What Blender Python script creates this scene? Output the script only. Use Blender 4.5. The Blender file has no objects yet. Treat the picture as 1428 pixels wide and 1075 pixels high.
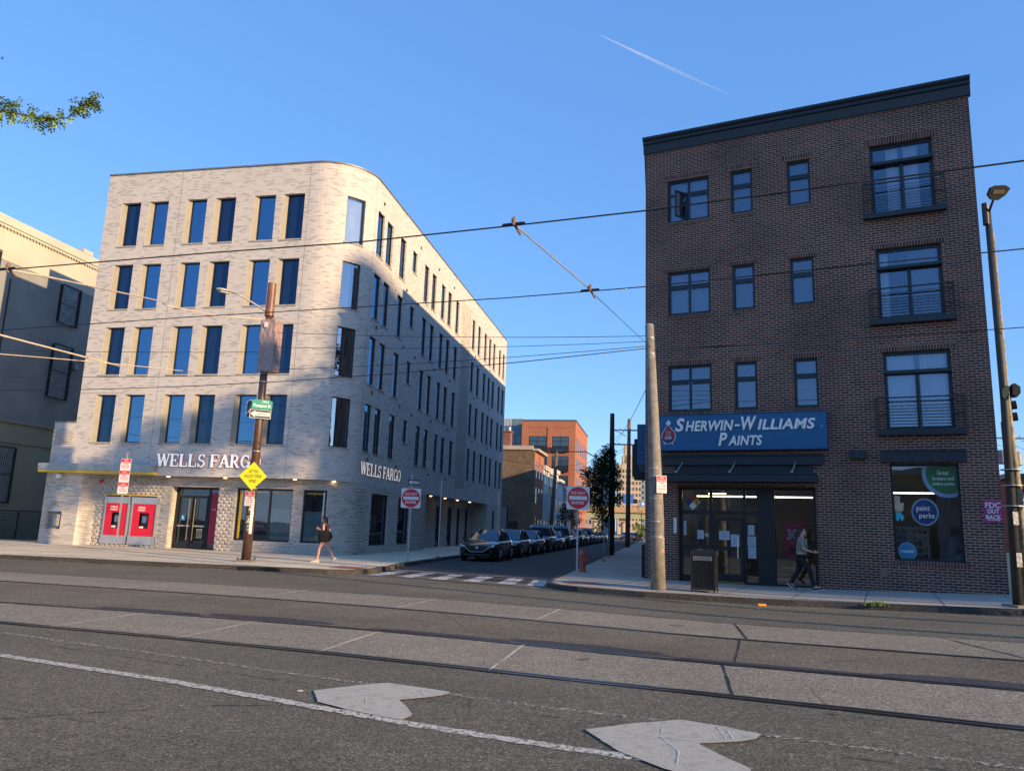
import bpy, bmesh, math, random
from mathutils import Vector, Matrix, noise as mnoise
random.seed(7)
R = math.radians
sc = bpy.context.scene
COL = sc.collection

# ------------------------------------------------------------------ camera
cam_d = bpy.data.cameras.new('camera'); cam = bpy.data.objects.new('camera', cam_d); COL.objects.link(cam)
cam_d.sensor_width = 36.0; cam_d.lens = 26.74; cam_d.clip_end = 12000; cam_d.clip_start = .05
fw = Vector((0, 0.98306517, 0.18325632)); rt = Vector((0.99941117, -0.00628788, 0.03373087)); up = Vector((-0.03431194, -0.18314841, 0.98248631))
cam.matrix_world = Matrix(((rt.x, up.x, -fw.x, 0), (rt.y, up.y, -fw.y, 0), (rt.z, up.z, -fw.z, 1.6), (0, 0, 0, 1)))
sc.camera = cam

# ------------------------------------------------------------------ sky and sun
SUN_H = Vector((.804, -.595, 0)).normalized(); SUN_EL = R(15)
L = (SUN_H * math.cos(SUN_EL) + Vector((0, 0, math.sin(SUN_EL)))).normalized()
w = bpy.data.worlds.new('World'); sc.world = w; w.use_nodes = True
nt = w.node_tree; nt.nodes.clear()
sky = nt.nodes.new('ShaderNodeTexSky'); sky.sky_type = 'NISHITA'; sky.sun_disc = False
sky.sun_elevation = SUN_EL; sky.sun_rotation = math.atan2(L.x, L.y)
sky.air_density = 1.0; sky.dust_density = 0.1; sky.ozone_density = 3.0; sky.altitude = 0
bg = nt.nodes.new('ShaderNodeBackground'); bg.inputs[1].default_value = 0.108
wo = nt.nodes.new('ShaderNodeOutputWorld')
hs = nt.nodes.new('ShaderNodeHueSaturation'); hs.inputs['Saturation'].default_value = 1.06; nt.links.new(sky.outputs[0], hs.inputs['Color']); mxs = nt.nodes.new('ShaderNodeMix'); mxs.data_type = 'RGBA'; mxs.inputs[0].default_value = .52; mxs.inputs[7].default_value = (.55, 1.52, 3.8, 1); nt.links.new(hs.outputs[0], mxs.inputs[6]); nt.links.new(mxs.outputs[2], bg.inputs[0]); nt.links.new(bg.outputs[0], wo.inputs[0])
sd = bpy.data.lights.new('sun', 'SUN'); sd.energy = 3.1; sd.angle = R(.5); sd.color = (1, .70, .375)
so = bpy.data.objects.new('sun', sd); COL.objects.link(so)
so.rotation_euler = L.to_track_quat('Z', 'Y').to_euler(); so.location = (60, -40, 40)
sc.view_settings.view_transform = 'Standard'; sc.view_settings.look = 'None'
sc.view_settings.gamma = 1; sc.view_settings.exposure = 1.35
sc.cycles.max_bounces = 6; sc.cycles.transparent_max_bounces = 12

# ------------------------------------------------------------------ materials
MATS = {}
def _new(name):
    m = bpy.data.materials.new(name); m.use_nodes = True
    n = m.node_tree; b = n.nodes['Principled BSDF']
    MATS[name] = m
    return m, n, b
def setb(b, col=None, rough=None, metal=None, spec=None):
    if col is not None: b.inputs['Base Color'].default_value = (*col, 1)
    if rough is not None: b.inputs['Roughness'].default_value = rough
    if metal is not None: b.inputs['Metallic'].default_value = metal
    if spec is not None: b.inputs['Specular IOR Level'].default_value = spec
def N(n, t, **kw):
    x = n.nodes.new(t)
    for k, v in kw.items(): setattr(x, k, v)
    return x
def ramp(n, src, stops, interp='LINEAR'):
    r = N(n, 'ShaderNodeValToRGB'); r.color_ramp.interpolation = interp
    els = r.color_ramp.elements
    els[0].position = stops[0][0]; els[0].color = (*stops[0][1], 1)
    els[1].position = stops[1][0]; els[1].color = (*stops[1][1], 1)
    for p, c in stops[2:]:
        e = els.new(p); e.color = (*c, 1)
    n.links.new(src, r.inputs[0]); return r.outputs[0]
def mixc(n, a, b, f, mode='MIX'):
    m = N(n, 'ShaderNodeMix', data_type='RGBA', blend_type=mode)
    for s, v in ((m.inputs[6], a), (m.inputs[7], b)):
        if isinstance(v, tuple): s.default_value = (*v, 1) if len(v) == 3 else v
        else: n.links.new(v, s)
    if isinstance(f, (int, float)): m.inputs[0].default_value = f
    else: n.links.new(f, m.inputs[0])
    return m.outputs[2]
def coords(n, kind='Object'):
    return N(n, 'ShaderNodeTexCoord').outputs[kind]
def noise(n, co, scale, detail=3, rough=.55, dist=0):
    t = N(n, 'ShaderNodeTexNoise'); t.inputs['Scale'].default_value = scale; t.inputs['Detail'].default_value = detail
    t.inputs['Roughness'].default_value = rough; t.inputs['Distortion'].default_value = dist
    n.links.new(co, t.inputs['Vector']); return t.outputs['Fac']
def bump(n, b, h, strength=.3, dist=.02):
    u = N(n, 'ShaderNodeBump'); u.inputs['Strength'].default_value = strength; u.inputs['Distance'].default_value = dist
    n.links.new(h, u.inputs['Height']); n.links.new(u.outputs[0], b.inputs['Normal'])
def scaled(n, co, s):
    m = N(n, 'ShaderNodeMapping'); m.inputs['Scale'].default_value = s; n.links.new(co, m.inputs['Vector']); return m.outputs[0]

def plain(name, col, rough=.6, metal=0, spec=.5, var=.15, vscale=3, bmp=0):
    if name in MATS: return MATS[name]
    m, n, b = _new(name); setb(b, col, rough, metal, spec)
    if var:
        f = noise(n, coords(n), vscale, 4)
        lo = tuple(c * (1 - var) for c in col); hi = tuple(min(1, c * (1 + var)) for c in col)
        n.links.new(ramp(n, f, [(.3, lo), (.7, hi)]), b.inputs['Base Color'])
        if bmp: bump(n, b, noise(n, coords(n), vscale * 12, 3), bmp, .01)
    return m
def emit(name, col, s):
    m, n, b = _new(name); setb(b, col, .5); b.inputs['Emission Color'].default_value = (*col, 1); b.inputs['Emission Strength'].default_value = s
    return m

def brick(name, light, mid, dark, mortar, bw, rh, mort, stops=(.55, .85), bmp=.25, rough=.85, blotch=.12, dirt=None):
    m, n, b = _new(name); setb(b, light, rough)
    uv = N(n, 'ShaderNodeUVMap').outputs[0]
    t = N(n, 'ShaderNodeTexBrick'); n.links.new(uv, t.inputs['Vector'])
    t.inputs['Color1'].default_value = (0, 0, 0, 1); t.inputs['Color2'].default_value = (1, 1, 1, 1); t.inputs['Mortar'].default_value = (.3, .3, .3, 1)
    t.inputs['Scale'].default_value = 1; t.inputs['Mortar Size'].default_value = mort; t.inputs['Mortar Smooth'].default_value = .2
    t.inputs['Brick Width'].default_value = bw; t.inputs['Row Height'].default_value = rh; t.offset = .5
    t.inputs['Bias'].default_value = 0
    c = ramp(n, t.outputs['Color'], [(0, light), (stops[0], mid), (stops[1], dark)], 'CONSTANT')
    c2 = mixc(n, c, mortar, t.outputs['Fac'])
    f = noise(n, uv, .45, 4)
    g = ramp(n, f, [(.3, (1 - blotch,) * 3), (.7, (1, 1, 1))])
    c3 = mixc(n, c2, g, 1.0, 'MULTIPLY')
    n.links.new(c3, b.inputs['Base Color'])
    inv = N(n, 'ShaderNodeMath', operation='SUBTRACT'); inv.inputs[0].default_value = 1; n.links.new(t.outputs['Fac'], inv.inputs[1])
    bump(n, b, inv.outputs[0], bmp, .01)
    return m

def glass(name, tint=(.75, .8, .85), refl=(.62, .8, 1.0), mixf=.38, rough=.015, wav=.04, trans=.8, fres=.9):
    m = bpy.data.materials.new(name); m.use_nodes = True; n = m.node_tree; MATS[name] = m
    n.nodes.clear()
    o = N(n, 'ShaderNodeOutputMaterial'); mx = N(n, 'ShaderNodeMixShader')
    tr = N(n, 'ShaderNodeBsdfTransparent'); tr.inputs[0].default_value = (*[c * trans for c in tint], 1)
    gl = N(n, 'ShaderNodeBsdfGlossy'); gl.inputs['Color'].default_value = (*refl, 1); gl.inputs['Roughness'].default_value = rough
    lw = N(n, 'ShaderNodeLayerWeight'); lw.inputs[0].default_value = .25
    ma = N(n, 'ShaderNodeMath', operation='MULTIPLY_ADD'); n.links.new(lw.outputs['Fresnel'], ma.inputs[0]); ma.inputs[1].default_value = fres; ma.inputs[2].default_value = mixf
    ma.use_clamp = True
    n.links.new(ma.outputs[0], mx.inputs[0]); n.links.new(tr.outputs[0], mx.inputs[1]); n.links.new(gl.outputs[0], mx.inputs[2])
    bm_ = N(n, 'ShaderNodeBump'); bm_.inputs['Strength'].default_value = wav; bm_.inputs['Distance'].default_value = .05
    n.links.new(noise(n, coords(n), 1.3, 1), bm_.inputs['Height']); n.links.new(bm_.outputs[0], gl.inputs['Normal'])
    n.links.new(mx.outputs[0], o.inputs[0])
    return m

def asphalt(name, base, speck=.5, patch=.25, scale=1):
    m, n, b = _new(name); setb(b, base, .9, spec=.3)
    co = coords(n)
    f1 = noise(n, co, 38, 5, .95); f2 = noise(n, co, .35, 5, .6); f3 = noise(n, scaled(n, co, (.25, 1.2, 1)), .9, 3)
    d = tuple(c * (1 - speck * .95) for c in base); h = tuple(c * (1 + speck * 1.9) for c in base)
    c = ramp(n, f1, [(.40, d), (.50, base), (.62, h)])
    c = mixc(n, c, ramp(n, f2, [(.32, (1 - patch,) * 3), (.7, (1, 1, 1))]), 1.0, 'MULTIPLY')
    c = mixc(n, c, ramp(n, f3, [(.3, (1 - patch * .6,) * 3), (.75, (1, 1, 1))]), 1.0, 'MULTIPLY')
    for vs, lo, hi in ((120, .45, 1.75), (48, .74, 1.30), (17, .88, 1.13)):
        vg = N(n, 'ShaderNodeTexVoronoi'); vg.inputs['Scale'].default_value = vs; n.links.new(co, vg.inputs['Vector'])
        se = N(n, 'ShaderNodeSeparateColor'); n.links.new(vg.outputs['Color'], se.inputs[0])
        k = min(1, speck * 2.2); l_, h_ = 1 - (1 - lo) * k, 1 + (hi - 1) * k
        c = mixc(n, c, ramp(n, se.outputs[0], [(0, (l_,) * 3), (.6, (1, 1, 1)), (1, (h_,) * 3)]), 1.0, 'MULTIPLY')
    v = N(n, 'ShaderNodeTexVoronoi'); v.feature = 'DISTANCE_TO_EDGE'; v.inputs['Scale'].default_value = .28
    dd = N(n, 'ShaderNodeMixRGB'); n.links.new(co, dd.inputs[1]); dd.inputs[0].default_value = .12
    nz = N(n, 'ShaderNodeTexNoise'); nz.inputs['Scale'].default_value = 2.5; nz.inputs['Detail'].default_value = 5; n.links.new(co, nz.inputs['Vector'])
    n.links.new(nz.outputs['Color'], dd.inputs[2]); n.links.new(dd.outputs[0], v.inputs['Vector'])
    cr = ramp(n, v.outputs['Distance'], [(0, (.55,) * 3), (.004, (1, 1, 1))])
    sel = ramp(n, noise(n, co, .5, 2), [(.5, (0, 0, 0)), (.58, (1, 1, 1))])
    cr2 = mixc(n, (1., 1., 1.), cr, sel)
    c = mixc(n, c, cr2, 1.0, 'MULTIPLY')
    n.links.new(c, b.inputs['Base Color'])
    bump(n, b, f1, .55, .012)
    return m
def worn(name, col, under, amount=.5, sc_=18):
    """paint worn through to what lies beneath"""
    m, n, b = _new(name); setb(b, col, .75)
    co = coords(n)
    f = noise(n, co, sc_, 5, .75)
    f2 = noise(n, co, 90, 2, .7)
    if under[0] < .22:
        al = ramp(n, f, [(max(0, amount - .03), (0, 0, 0)), (amount + .02, (1, 1, 1))]); n.links.new(al, b.inputs['Alpha']); b.inputs['Base Color'].default_value = (*col, 1); c = mixc(n, col, col, 0)
    else: c = ramp(n, f, [(max(0, amount - .06), under), (amount + .03, col)])
    c = mixc(n, c, ramp(n, f2, [(.3, (.66,) * 3), (.6, (1, 1, 1))]), 1.0, 'MULTIPLY')
    n.links.new(c, b.inputs['Base Color']); bump(n, b, f2, .4, .008)
    return m

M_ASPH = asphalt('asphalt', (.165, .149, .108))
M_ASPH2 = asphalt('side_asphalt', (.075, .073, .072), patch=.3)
M_TRACK = asphalt('track_paving', (.29, .255, .188), speck=.42, patch=.2)
M_MID = asphalt('centre_paving', (.205, .176, .124), speck=.6, patch=.35)
M_PATCHA = asphalt('patch_asphalt', (.06, .061, .066), speck=.3)
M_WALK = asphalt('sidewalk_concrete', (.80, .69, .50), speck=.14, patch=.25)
M_WALKR = asphalt('shaded_sidewalk_concrete', (.46, .43, .37), speck=.16, patch=.25)  # right pavement: concrete colour darkened to stand in for its shade
M_KERB = asphalt('kerb_stone', (.085, .08, .072), speck=.6, patch=.5)
M_RAIL = plain('rail_steel', (.022, .021, .024), .45, .3, var=.4, vscale=6)
M_LINE = worn('worn_white_line', (.66, .61, .50), (.17, .158, .128), .46, 26)
M_FADED = worn('faded_white_line', (.50, .46, .37), (.165, .152, .12), .54, 20)
M_PATCH = worn('pale_patch', (.54, .50, .39), (.43, .40, .32), .47, 9)
M_CROSS = worn('crosswalk_white', (.72, .67, .60), (.14, .13, .115), .47, 12)
M_RED = worn('red_tactile', (.36, .12, .085), (.28, .15, .12), .45, 10)
M_JOINT = plain('joint_filler', (.60, .52, .38), .9)
M_DARK = plain('dark_void', (.006, .006, .007), .9, var=0)
M_BLACK = plain('black_metal', (.012, .014, .018), .45, .0, var=.3, vscale=4)
M_FRAMEA = plain('dark_window_frame', (.010, .013, .018), .4, var=.2)
M_CREAM = plain('cream_jamb_panel', (.30, .27, .21), .7, var=.08)
M_COPING = plain('metal_coping', (.20, .20, .20), .5, .4)
M_SILL = plain('stone_sill', (.36, .34, .31), .8)
M_BRA = brick('pale_thin_brick', (.61, .57, .53), (.54, .50, .465), (.39, .37, .35), (.55, .515, .48), .28, .07, .011, (.52, .84), bmp=.3, blotch=.08)
M_BRA2 = brick('pale_projecting_brick', (.62, .575, .52), (.52, .48, .435), (.39, .36, .33), (.43, .40, .365), .33, .075, .014, (.45, .82), bmp=.5)
M_BRB = brick('dark_red_brick', (.140, .046, .034), (.098, .036, .028), (.052, .026, .024), (.46, .32, .25), .235, .075, .0112, (.4, .75), bmp=.4, blotch=.45)
M_SOLDIER = brick('soldier_brick', (.13, .045, .032), (.09, .036, .028), (.05, .028, .026), (.36, .26, .20), .078, .40, .008, (.4, .7), bmp=.4)
M_GLASSA = glass('blue_tinted_glass', mixf=.42, refl=(.30, .56, .86), trans=.55, wav=.10)
M_GLASSA2 = glass('dark_blue_glass', mixf=.12, refl=(.30, .50, .78), trans=.7, wav=.10)
M_GLASSC = glass('curved_glass', mixf=.38, refl=(.70, .82, 1.0), trans=.9)
M_GLASSB = glass('plain_glass', mixf=.16, refl=(.75, .85, 1.0), trans=.85)
M_GLASSB2 = glass('apartment_glass', mixf=.20, refl=(.55, .70, .92), trans=.85)
M_GLASSD = glass('dark_glass', mixf=.12, refl=(.6, .75, .9), trans=.6)
M_CURT = plain('grey_curtain', (.26, .25, .235), .9, var=.1)
M_CURTW = plain('white_curtain', (.80, .82, .82), .9, var=.08)
M_TEAL = plain('frosted_film', (.22, .36, .35), .5, var=.2)
M_ROOM = plain('dim_room', (.030, .034, .040), .9, var=.3, vscale=1)
M_STEEL = plain('brushed_steel', (.55, .55, .55), .35, .7, var=.06)
M_WHITE = plain('white_paint', (.78, .78, .76), .5, var=.04)
M_LETTER = plain('white_letter', (.80, .80, .79), .4, var=.03)
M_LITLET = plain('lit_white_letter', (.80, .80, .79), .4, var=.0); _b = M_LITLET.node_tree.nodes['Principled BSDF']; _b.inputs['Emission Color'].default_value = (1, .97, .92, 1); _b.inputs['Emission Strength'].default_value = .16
M_LETRED = plain('letter_side_red', (.42, .03, .035), .5, var=0)
M_REDP = plain('bank_red', (.62, .010, .035), .35, var=.08)
M_YEL = plain('yellow_trim', (.75, .50, .03), .5, var=.08)
M_SIGNY = plain('lime_yellow_sign', (.72, .72, .02), .35, var=.05)
M_SIGNG = plain('green_street_sign', (.0, .27, .20), .4, var=.05)
M_SIGNR = plain('sign_red', (.56, .014, .035), .35, var=.08)
M_SIGNW = plain('sign_white', (.66, .66, .66), .45, var=.06)
M_BROWNP = plain('brown_painted_steel', (.085, .045, .032), .4, .0, var=.3, vscale=5)
M_CONCP = plain('concrete_pole', (.21, .195, .17), .85, var=.3, vscale=5, bmp=.3)
M_GALV = plain('galvanised_steel', (.36, .36, .36), .5, .4, var=.15)
M_WOOD = plain('weathered_pole_wood', (.135, .105, .08), .9, var=.35, vscale=5, bmp=.4)
M_WIRE = plain('black_wire', (.01, .01, .012), .6, var=0)
M_WIRET = plain('tan_insulated_wire', (.55, .45, .33), .6, var=.2)
M_BLUE = plain('sign_blue', (.004, .095, .235), .35, var=.08)
M_STEELDK = plain('blue_black_steel', (.010, .018, .028), .45, var=.2)
M_TIRE = plain('tyre_rubber', (.012, .012, .013), .85, var=.2)
M_RIM = plain('alloy_rim', (.35, .35, .37), .3, .8, var=.1)
M_PLASTIC = plain('black_plastic', (.012, .012, .013), .5, var=.1)
M_CARGL = glass('car_glass', mixf=.05, refl=(.26, .31, .36), trans=.22, wav=.0, fres=.45)
M_HEAD = plain('headlight_lens', (.62, .65, .68), .12, .3, var=.2, vscale=20)
M_HYD = plain('hydrant_red', (.42, .085, .05), .5, var=.3, vscale=15)
M_SKIN = plain('skin', (.50, .27, .19), .6, var=.08, vscale=10)
M_HAIR = plain('dark_hair', (.018, .010, .008), .6, var=.4, vscale=20)
M_HAIRB = plain('brown_hair', (.10, .045, .025), .6, var=.4, vscale=20)
M_CLBLK = plain('black_cloth', (.011, .011, .013), .9, var=.2)
M_CLGRY = plain('olive_grey_cloth', (.20, .195, .16), .9, var=.15, vscale=8)
M_SHOE = plain('white_shoe', (.70, .66, .60), .6, var=.05)
M_LEAF = {}

# ------------------------------------------------------------------ mesh helpers
class MB:
    def __init__(s): s.v = []; s.f = []; s.mi = []; s.uv = []; s.k = 0
    def quad(s, a, b, c, d, mi=0, uv=None):
        i = len(s.v); s.v += [tuple(a), tuple(b), tuple(c), tuple(d)]; s.f.append((i, i + 1, i + 2, i + 3)); s.mi.append(mi)
        s.uv.append(uv or [(0, 0)] * 4)
    def poly(s, pts, mi=0, uv=None):
        i = len(s.v); s.v += [tuple(p) for p in pts]; s.f.append(tuple(range(i, i + len(pts)))); s.mi.append(mi); s.uv.append(uv or [(p[0], p[1]) for p in pts])
    def frame_box(s, o, ax, ay, az, x0, x1, y0, y1, z0, z1, mi=0, skip=''):
        P = lambda x, y, z: o + ax * x + ay * y + az * z
        c = [P(x, y, z) for z in (z0, z1) for y in (y0, y1) for x in (x0, x1)]
        F = {'b': (0, 2, 3, 1), 't': (4, 5, 7, 6), 'f': (0, 1, 5, 4), 'k': (2, 6, 7, 3), 'l': (0, 4, 6, 2), 'r': (1, 3, 7, 5)}
        dx, dy, dz = x1 - x0, y1 - y0, z1 - z0
        for k, q in F.items():
            if k in skip: continue
            if k in 'bt': U = [(x0, y0), (x1, y0), (x1, y1), (x0, y1)]
            elif k in 'fk': U = [(x0, z0), (x1, z0), (x1, z1), (x0, z1)]
            else: U = [(y0, z0), (y1, z0), (y1, z1), (y0, z1)]
            pts = [c[j] for j in q]
            # uv by position
            uv = []
            for j in q:
                x = (x0, x1)[j & 1]; y = (y0, y1)[(j >> 1) & 1]; z = (z0, z1)[(j >> 2) & 1]
                uv.append((x, y) if k in 'bt' else (x, z) if k in 'fk' else (y, z))
            s.quad(*pts, mi=mi, uv=uv)
    def box(s, x0, x1, y0, y1, z0, z1, mi=0, skip=''):
        s.frame_box(Vector((0, 0, 0)), Vector((1, 0, 0)), Vector((0, 1, 0)), Vector((0, 0, 1)), x0, x1, y0, y1, z0, z1, mi, skip)
    def tube(s, pts, r, n=8, mi=0, caps=True, r1=None, flat=None):
        pts = [Vector(p) for p in pts]
        if not isinstance(r, (list, tuple)):
            r = [r + ((r1 if r1 is not None else r) - r) * i / (len(pts) - 1) for i in range(len(pts))]
        base = len(s.v); prev = None
        for i, p in enumerate(pts):
            d = (pts[min(i + 1, len(pts) - 1)] - pts[max(i - 1, 0)]).normalized()
            if prev is None:
                a = Vector((0, 0, 1)) if abs(d.z) < .9 else Vector((1, 0, 0))
                u = d.cross(a).normalized()
            else:
                u = (prev - d * prev.dot(d)).normalized()
            prev = u; v = d.cross(u)
            for j in range(n):
                t = 2 * math.pi * j / n; s.v.append(tuple(p + (u * math.cos(t) + v * math.sin(t)) * r[i]))
        for i in range(len(pts) - 1):
            for j in range(n):
                a = base + i * n + j; b = base + i * n + (j + 1) % n
                s.f.append((a, b, b + n, a + n)); s.mi.append(mi); s.uv.append([(j / n, i), ((j + 1) / n, i), ((j + 1) / n, i + 1), (j / n, i + 1)])
        if caps:
            for k in (0, len(pts) - 1):
                ids = [base + k * n + j for j in range(n)]
                if k == 0: ids = ids[::-1]
                s.f.append(tuple(ids)); s.mi.append(mi); s.uv.append([(0, 0)] * n)
    def lathe(s, prof, o=(0, 0, 0), n=16, mi=0, ax=None):
        o = Vector(o); base = len(s.v)
        for r, z in prof:
            for j in range(n):
                t = 2 * math.pi * j / n; s.v.append((o.x + r * math.cos(t), o.y + r * math.sin(t), o.z + z))
        for i in range(len(prof) - 1):
            for j in range(n):
                a = base + i * n + j; b = base + i * n + (j + 1) % n
                s.f.append((a, b, b + n, a + n)); s.mi.append(mi); s.uv.append([(0, 0)] * 4)
        s.f.append(tuple(base + j for j in range(n))[::-1]); s.mi.append(mi); s.uv.append([(0, 0)] * n)
        s.f.append(tuple(base + (len(prof) - 1) * n + j for j in range(n))); s.mi.append(mi); s.uv.append([(0, 0)] * n)
    def prism(s, poly, o, ax, ay, az, d0, d1, mi=0):
        """polygon in (ax,ay), extruded along az from d0 to d1"""
        a = [o + ax * p[0] + ay * p[1] + az * d0 for p in poly]; b = [o + ax * p[0] + ay * p[1] + az * d1 for p in poly]
        n = len(poly)
        s.poly(a[::-1], mi); s.poly(b, mi)
        for i in range(n):
            j = (i + 1) % n; s.quad(a[i], a[j], b[j], b[i], mi)
    def mesh(s, name, mats, smooth=False, weld=False):
        me = bpy.data.meshes.new(name); me.from_pydata(s.v, [], s.f)
        for m in (mats if isinstance(mats, (list, tuple)) else [mats]): me.materials.append(m)
        me.polygons.foreach_set('material_index', s.mi)
        ul = me.uv_layers.new(name='UVMap'); fl = []
        for u in s.uv:
            for a in u: fl += [a[0], a[1]]
        if len(fl) == 2 * len(me.loops): ul.data.foreach_set('uv', fl)
        if weld:
            bm = bmesh.new(); bm.from_mesh(me); bmesh.ops.remove_doubles(bm, verts=bm.verts, dist=.0005); bmesh.ops.recalc_face_normals(bm, faces=bm.faces); bm.to_mesh(me); bm.free()
        if smooth: me.polygons.foreach_set('use_smooth', [True] * len(me.polygons))
        me.update(); return me
    def obj(s, name, mats, parent=None, smooth=False, weld=False):
        return link(name, s.mesh(name, mats, smooth, weld), parent)
def link(name, me, parent=None):
    o = bpy.data.objects.new(name, me); COL.objects.link(o)
    if parent is not None: o.parent = parent
    return o
def tag(o, label=None, cat=None, group=None, kind=None):
    if label: o['label'] = label
    if cat: o['category'] = cat
    if group: o['group'] = group
    if kind: o['kind'] = kind
    return o
def thing(name, label, cat, loc=(0, 0, 0), rz=0, group=None):
    o = bpy.data.objects.new(name, None); COL.objects.link(o); o.location = loc; o.rotation_euler = (0, 0, rz); o.empty_display_size = .2
    return tag(o, label, cat, group)
def struct(o): o['kind'] = 'structure'; return o
def dup(root, loc, rz, label, group=None):
    r = root.copy(); COL.objects.link(r); r.location = loc; r.rotation_euler = (0, 0, rz); r['label'] = label
    if group: r['group'] = group
    def rec(src, dst):
        for ch in src.children:
            c = ch.copy(); COL.objects.link(c); c.parent = dst; rec(ch, c)
    rec(root, r); return r
X_, Y_, Z_ = Vector((1, 0, 0)), Vector((0, 1, 0)), Vector((0, 0, 1))

_tc = {}
def text_polys(txt, size=1, bold=.0, shear=0, spacing=1, depth=.01, align='CENTER'):
    """a mesh of the text in its own xz plane facing -y"""
    cu = bpy.data.curves.new('t', 'FONT'); cu.body = txt; cu.size = size; cu.offset = bold * size; cu.shear = shear; cu.space_character = spacing
    cu.extrude = depth; cu.align_x = align; cu.align_y = 'CENTER'; cu.resolution_u = 3
    ob = bpy.data.objects.new('t', cu); COL.objects.link(ob)
    bpy.context.view_layer.update()
    me = bpy.data.meshes.new_from_object(ob.evaluated_get(bpy.context.evaluated_depsgraph_get()))
    bpy.data.objects.remove(ob); bpy.data.curves.remove(cu)
    me.transform(Matrix.Rotation(R(90), 4, 'X'))
    return me
def text(name, txt, mat, parent, x, y, z, w_=None, h=.2, rz=0, rx=0, ry=0, **kw):
    me = text_polys(txt, 1, **kw)
    xs = [v.co.x for v in me.vertices]; zs = [v.co.z for v in me.vertices]
    if not xs: return None
    cx_, cz_ = (min(xs) + max(xs)) / 2, (min(zs) + max(zs)) / 2
    sz = h / (max(zs) - min(zs)); sx = (w_ / (max(xs) - min(xs))) if w_ else sz
    me.transform(Matrix.Translation((-cx_, 0, -cz_))); me.transform(Matrix.Diagonal((sx, 1, sz, 1)))
    if ry: me.transform(Matrix.Rotation(ry, 4, 'Y'))
    me.transform(Matrix.Translation((x, y, z)) @ Matrix.Rotation(rz, 4, 'Z'))
    me.materials.clear(); me.materials.append(mat)
    return link(name, me, parent)

# ------------------------------------------------------------------ ground shape
def gz(x, y):
    s = (x - 4.46) * .8988 - (y - 25) * .4384
    u = max(0, min(s, 40) - 3.5); return .034 * u * u / (u + 2)
def resample(pl, step):
    out = [Vector(pl[0][:2])]
    for a, b in zip(pl, pl[1:]):
        a, b = Vector(a[:2]), Vector(b[:2]); n = max(1, int((b - a).length / step))
        for i in range(1, n + 1): out.append(a.lerp(b, i / n))
    return out
def smoothline(pl, it=2):
    pts = [Vector(p[:2]) for p in pl]
    for _ in range(it):
        q = [pts[0]]
        for a, b in zip(pts, pts[1:]): q += [a.lerp(b, .25), a.lerp(b, .75)]
        q.append(pts[-1]); pts = q
    return pts
def ribbon(mb, pl, wd, dz, side=0, step=.6, jag=0, mi=0):
    """strip draped on the ground, wd wide, side -1 left / 0 centred / 1 right of the line"""
    p = resample(pl, step); n = len(p); nr = []
    for i in range(n):
        d = (p[min(i + 1, n - 1)] - p[max(i - 1, 0)]).normalized(); nr.append(Vector((-d.y, d.x)))
    L_, R_ = [], []
    for i in range(n):
        a, b = (.5, -.5) if side == 0 else ((1, 0) if side < 0 else (0, -1))
        j1 = random.uniform(-jag, jag); j2 = random.uniform(-jag, jag)
        l = p[i] + nr[i] * (wd * a + j1); r = p[i] + nr[i] * (wd * b + j2)
        L_.append((l.x, l.y, gz(*l) + dz)); R_.append((r.x, r.y, gz(*r) + dz))
    for i in range(n - 1): mb.quad(R_[i], R_[i + 1], L_[i + 1], L_[i], mi)
def loft(mb, A, B, dz, m=6, mi=0, dzb=None):
    """ground surface between two lines with the same number of points"""
    for i in range(len(A) - 1):
        for k in range(m):
            q = []
            for (ii, kk) in ((i, k), (i + 1, k), (i + 1, k + 1), (i, k + 1)):
                v = Vector(A[ii]).lerp(Vector(B[ii]), kk / m); q.append((v.x, v.y, gz(v.x, v.y) + dz))
            mb.quad(*q, mi=mi)
def flat_poly(mb, pts, dz, mi=0):
    mb.poly([(x, y, gz(x, y) + dz) for x, y in pts], mi)

# ================================================================== GROUND
DA = Vector((-.97949, .20148)); DB = Vector((.89876, -.43844)); DD = Vector((.19176, .98144))
def v2(a): return Vector((a[0], a[1]))
mb = MB()
xs = [-1500, -700, -300, -150, -90] + [-60 + 2 * i for i in range(66)] + [90, 150, 300, 700, 1500]
ys = [-300, -120, -60, -30] + [-16 + 2 * i for i in range(60)] + [120, 160, 220, 320, 600, 1200, 3000]
for i in range(len(xs) - 1):
    for j in range(len(ys) - 1):
        q = [(xs[a], ys[b_], gz(xs[a], ys[b_])) for a, b_ in ((i, j), (i + 1, j), (i + 1, j + 1), (i, j + 1))]
        mb.quad(*q)
struct(mb.obj('road', M_ASPH, weld=True))

KL = [(-90, 41.1), (-40, 30.8), (-16.85, 26.05), (-14.3, 25.6), (-11.5, 25.05), (-9.0, 24.6), (-6.8, 24.3), (-5.5, 24.15)]
CL = [(-5.5, 24.15), (-4.7, 24.45), (-4.25, 25.5), (-4.0, 27.5), (-3.82, 30.2), (-3.27, 33.7), (-2.58, 38.1)]
SL = [(-2.58, 38.1), tuple(v2((-2.58, 38.1)) + DD * 60), tuple(v2((-2.58, 38.1)) + DD * 200)]
CR = [(1.55, 24.49), (1.22, 22.9), (1.15, 21.9), (1.35, 21.1), (1.9, 20.5), (3.46, 19.5)]
SR = [tuple(v2((1.55, 24.49)) + DD * 210), tuple(v2((1.55, 24.49)) + DD * 70), tuple(v2((1.55, 24.49)) + DD * 20.8), (1.55, 24.49)]
KR = [(3.46, 19.5), (5.11, 18.92), (7.34, 18.03), (9.24, 17.05), (10.77, 16.3), tuple(v2((10.77, 16.3)) + DB * 12), tuple(v2((10.77, 16.3)) + DB * 80)]
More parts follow.
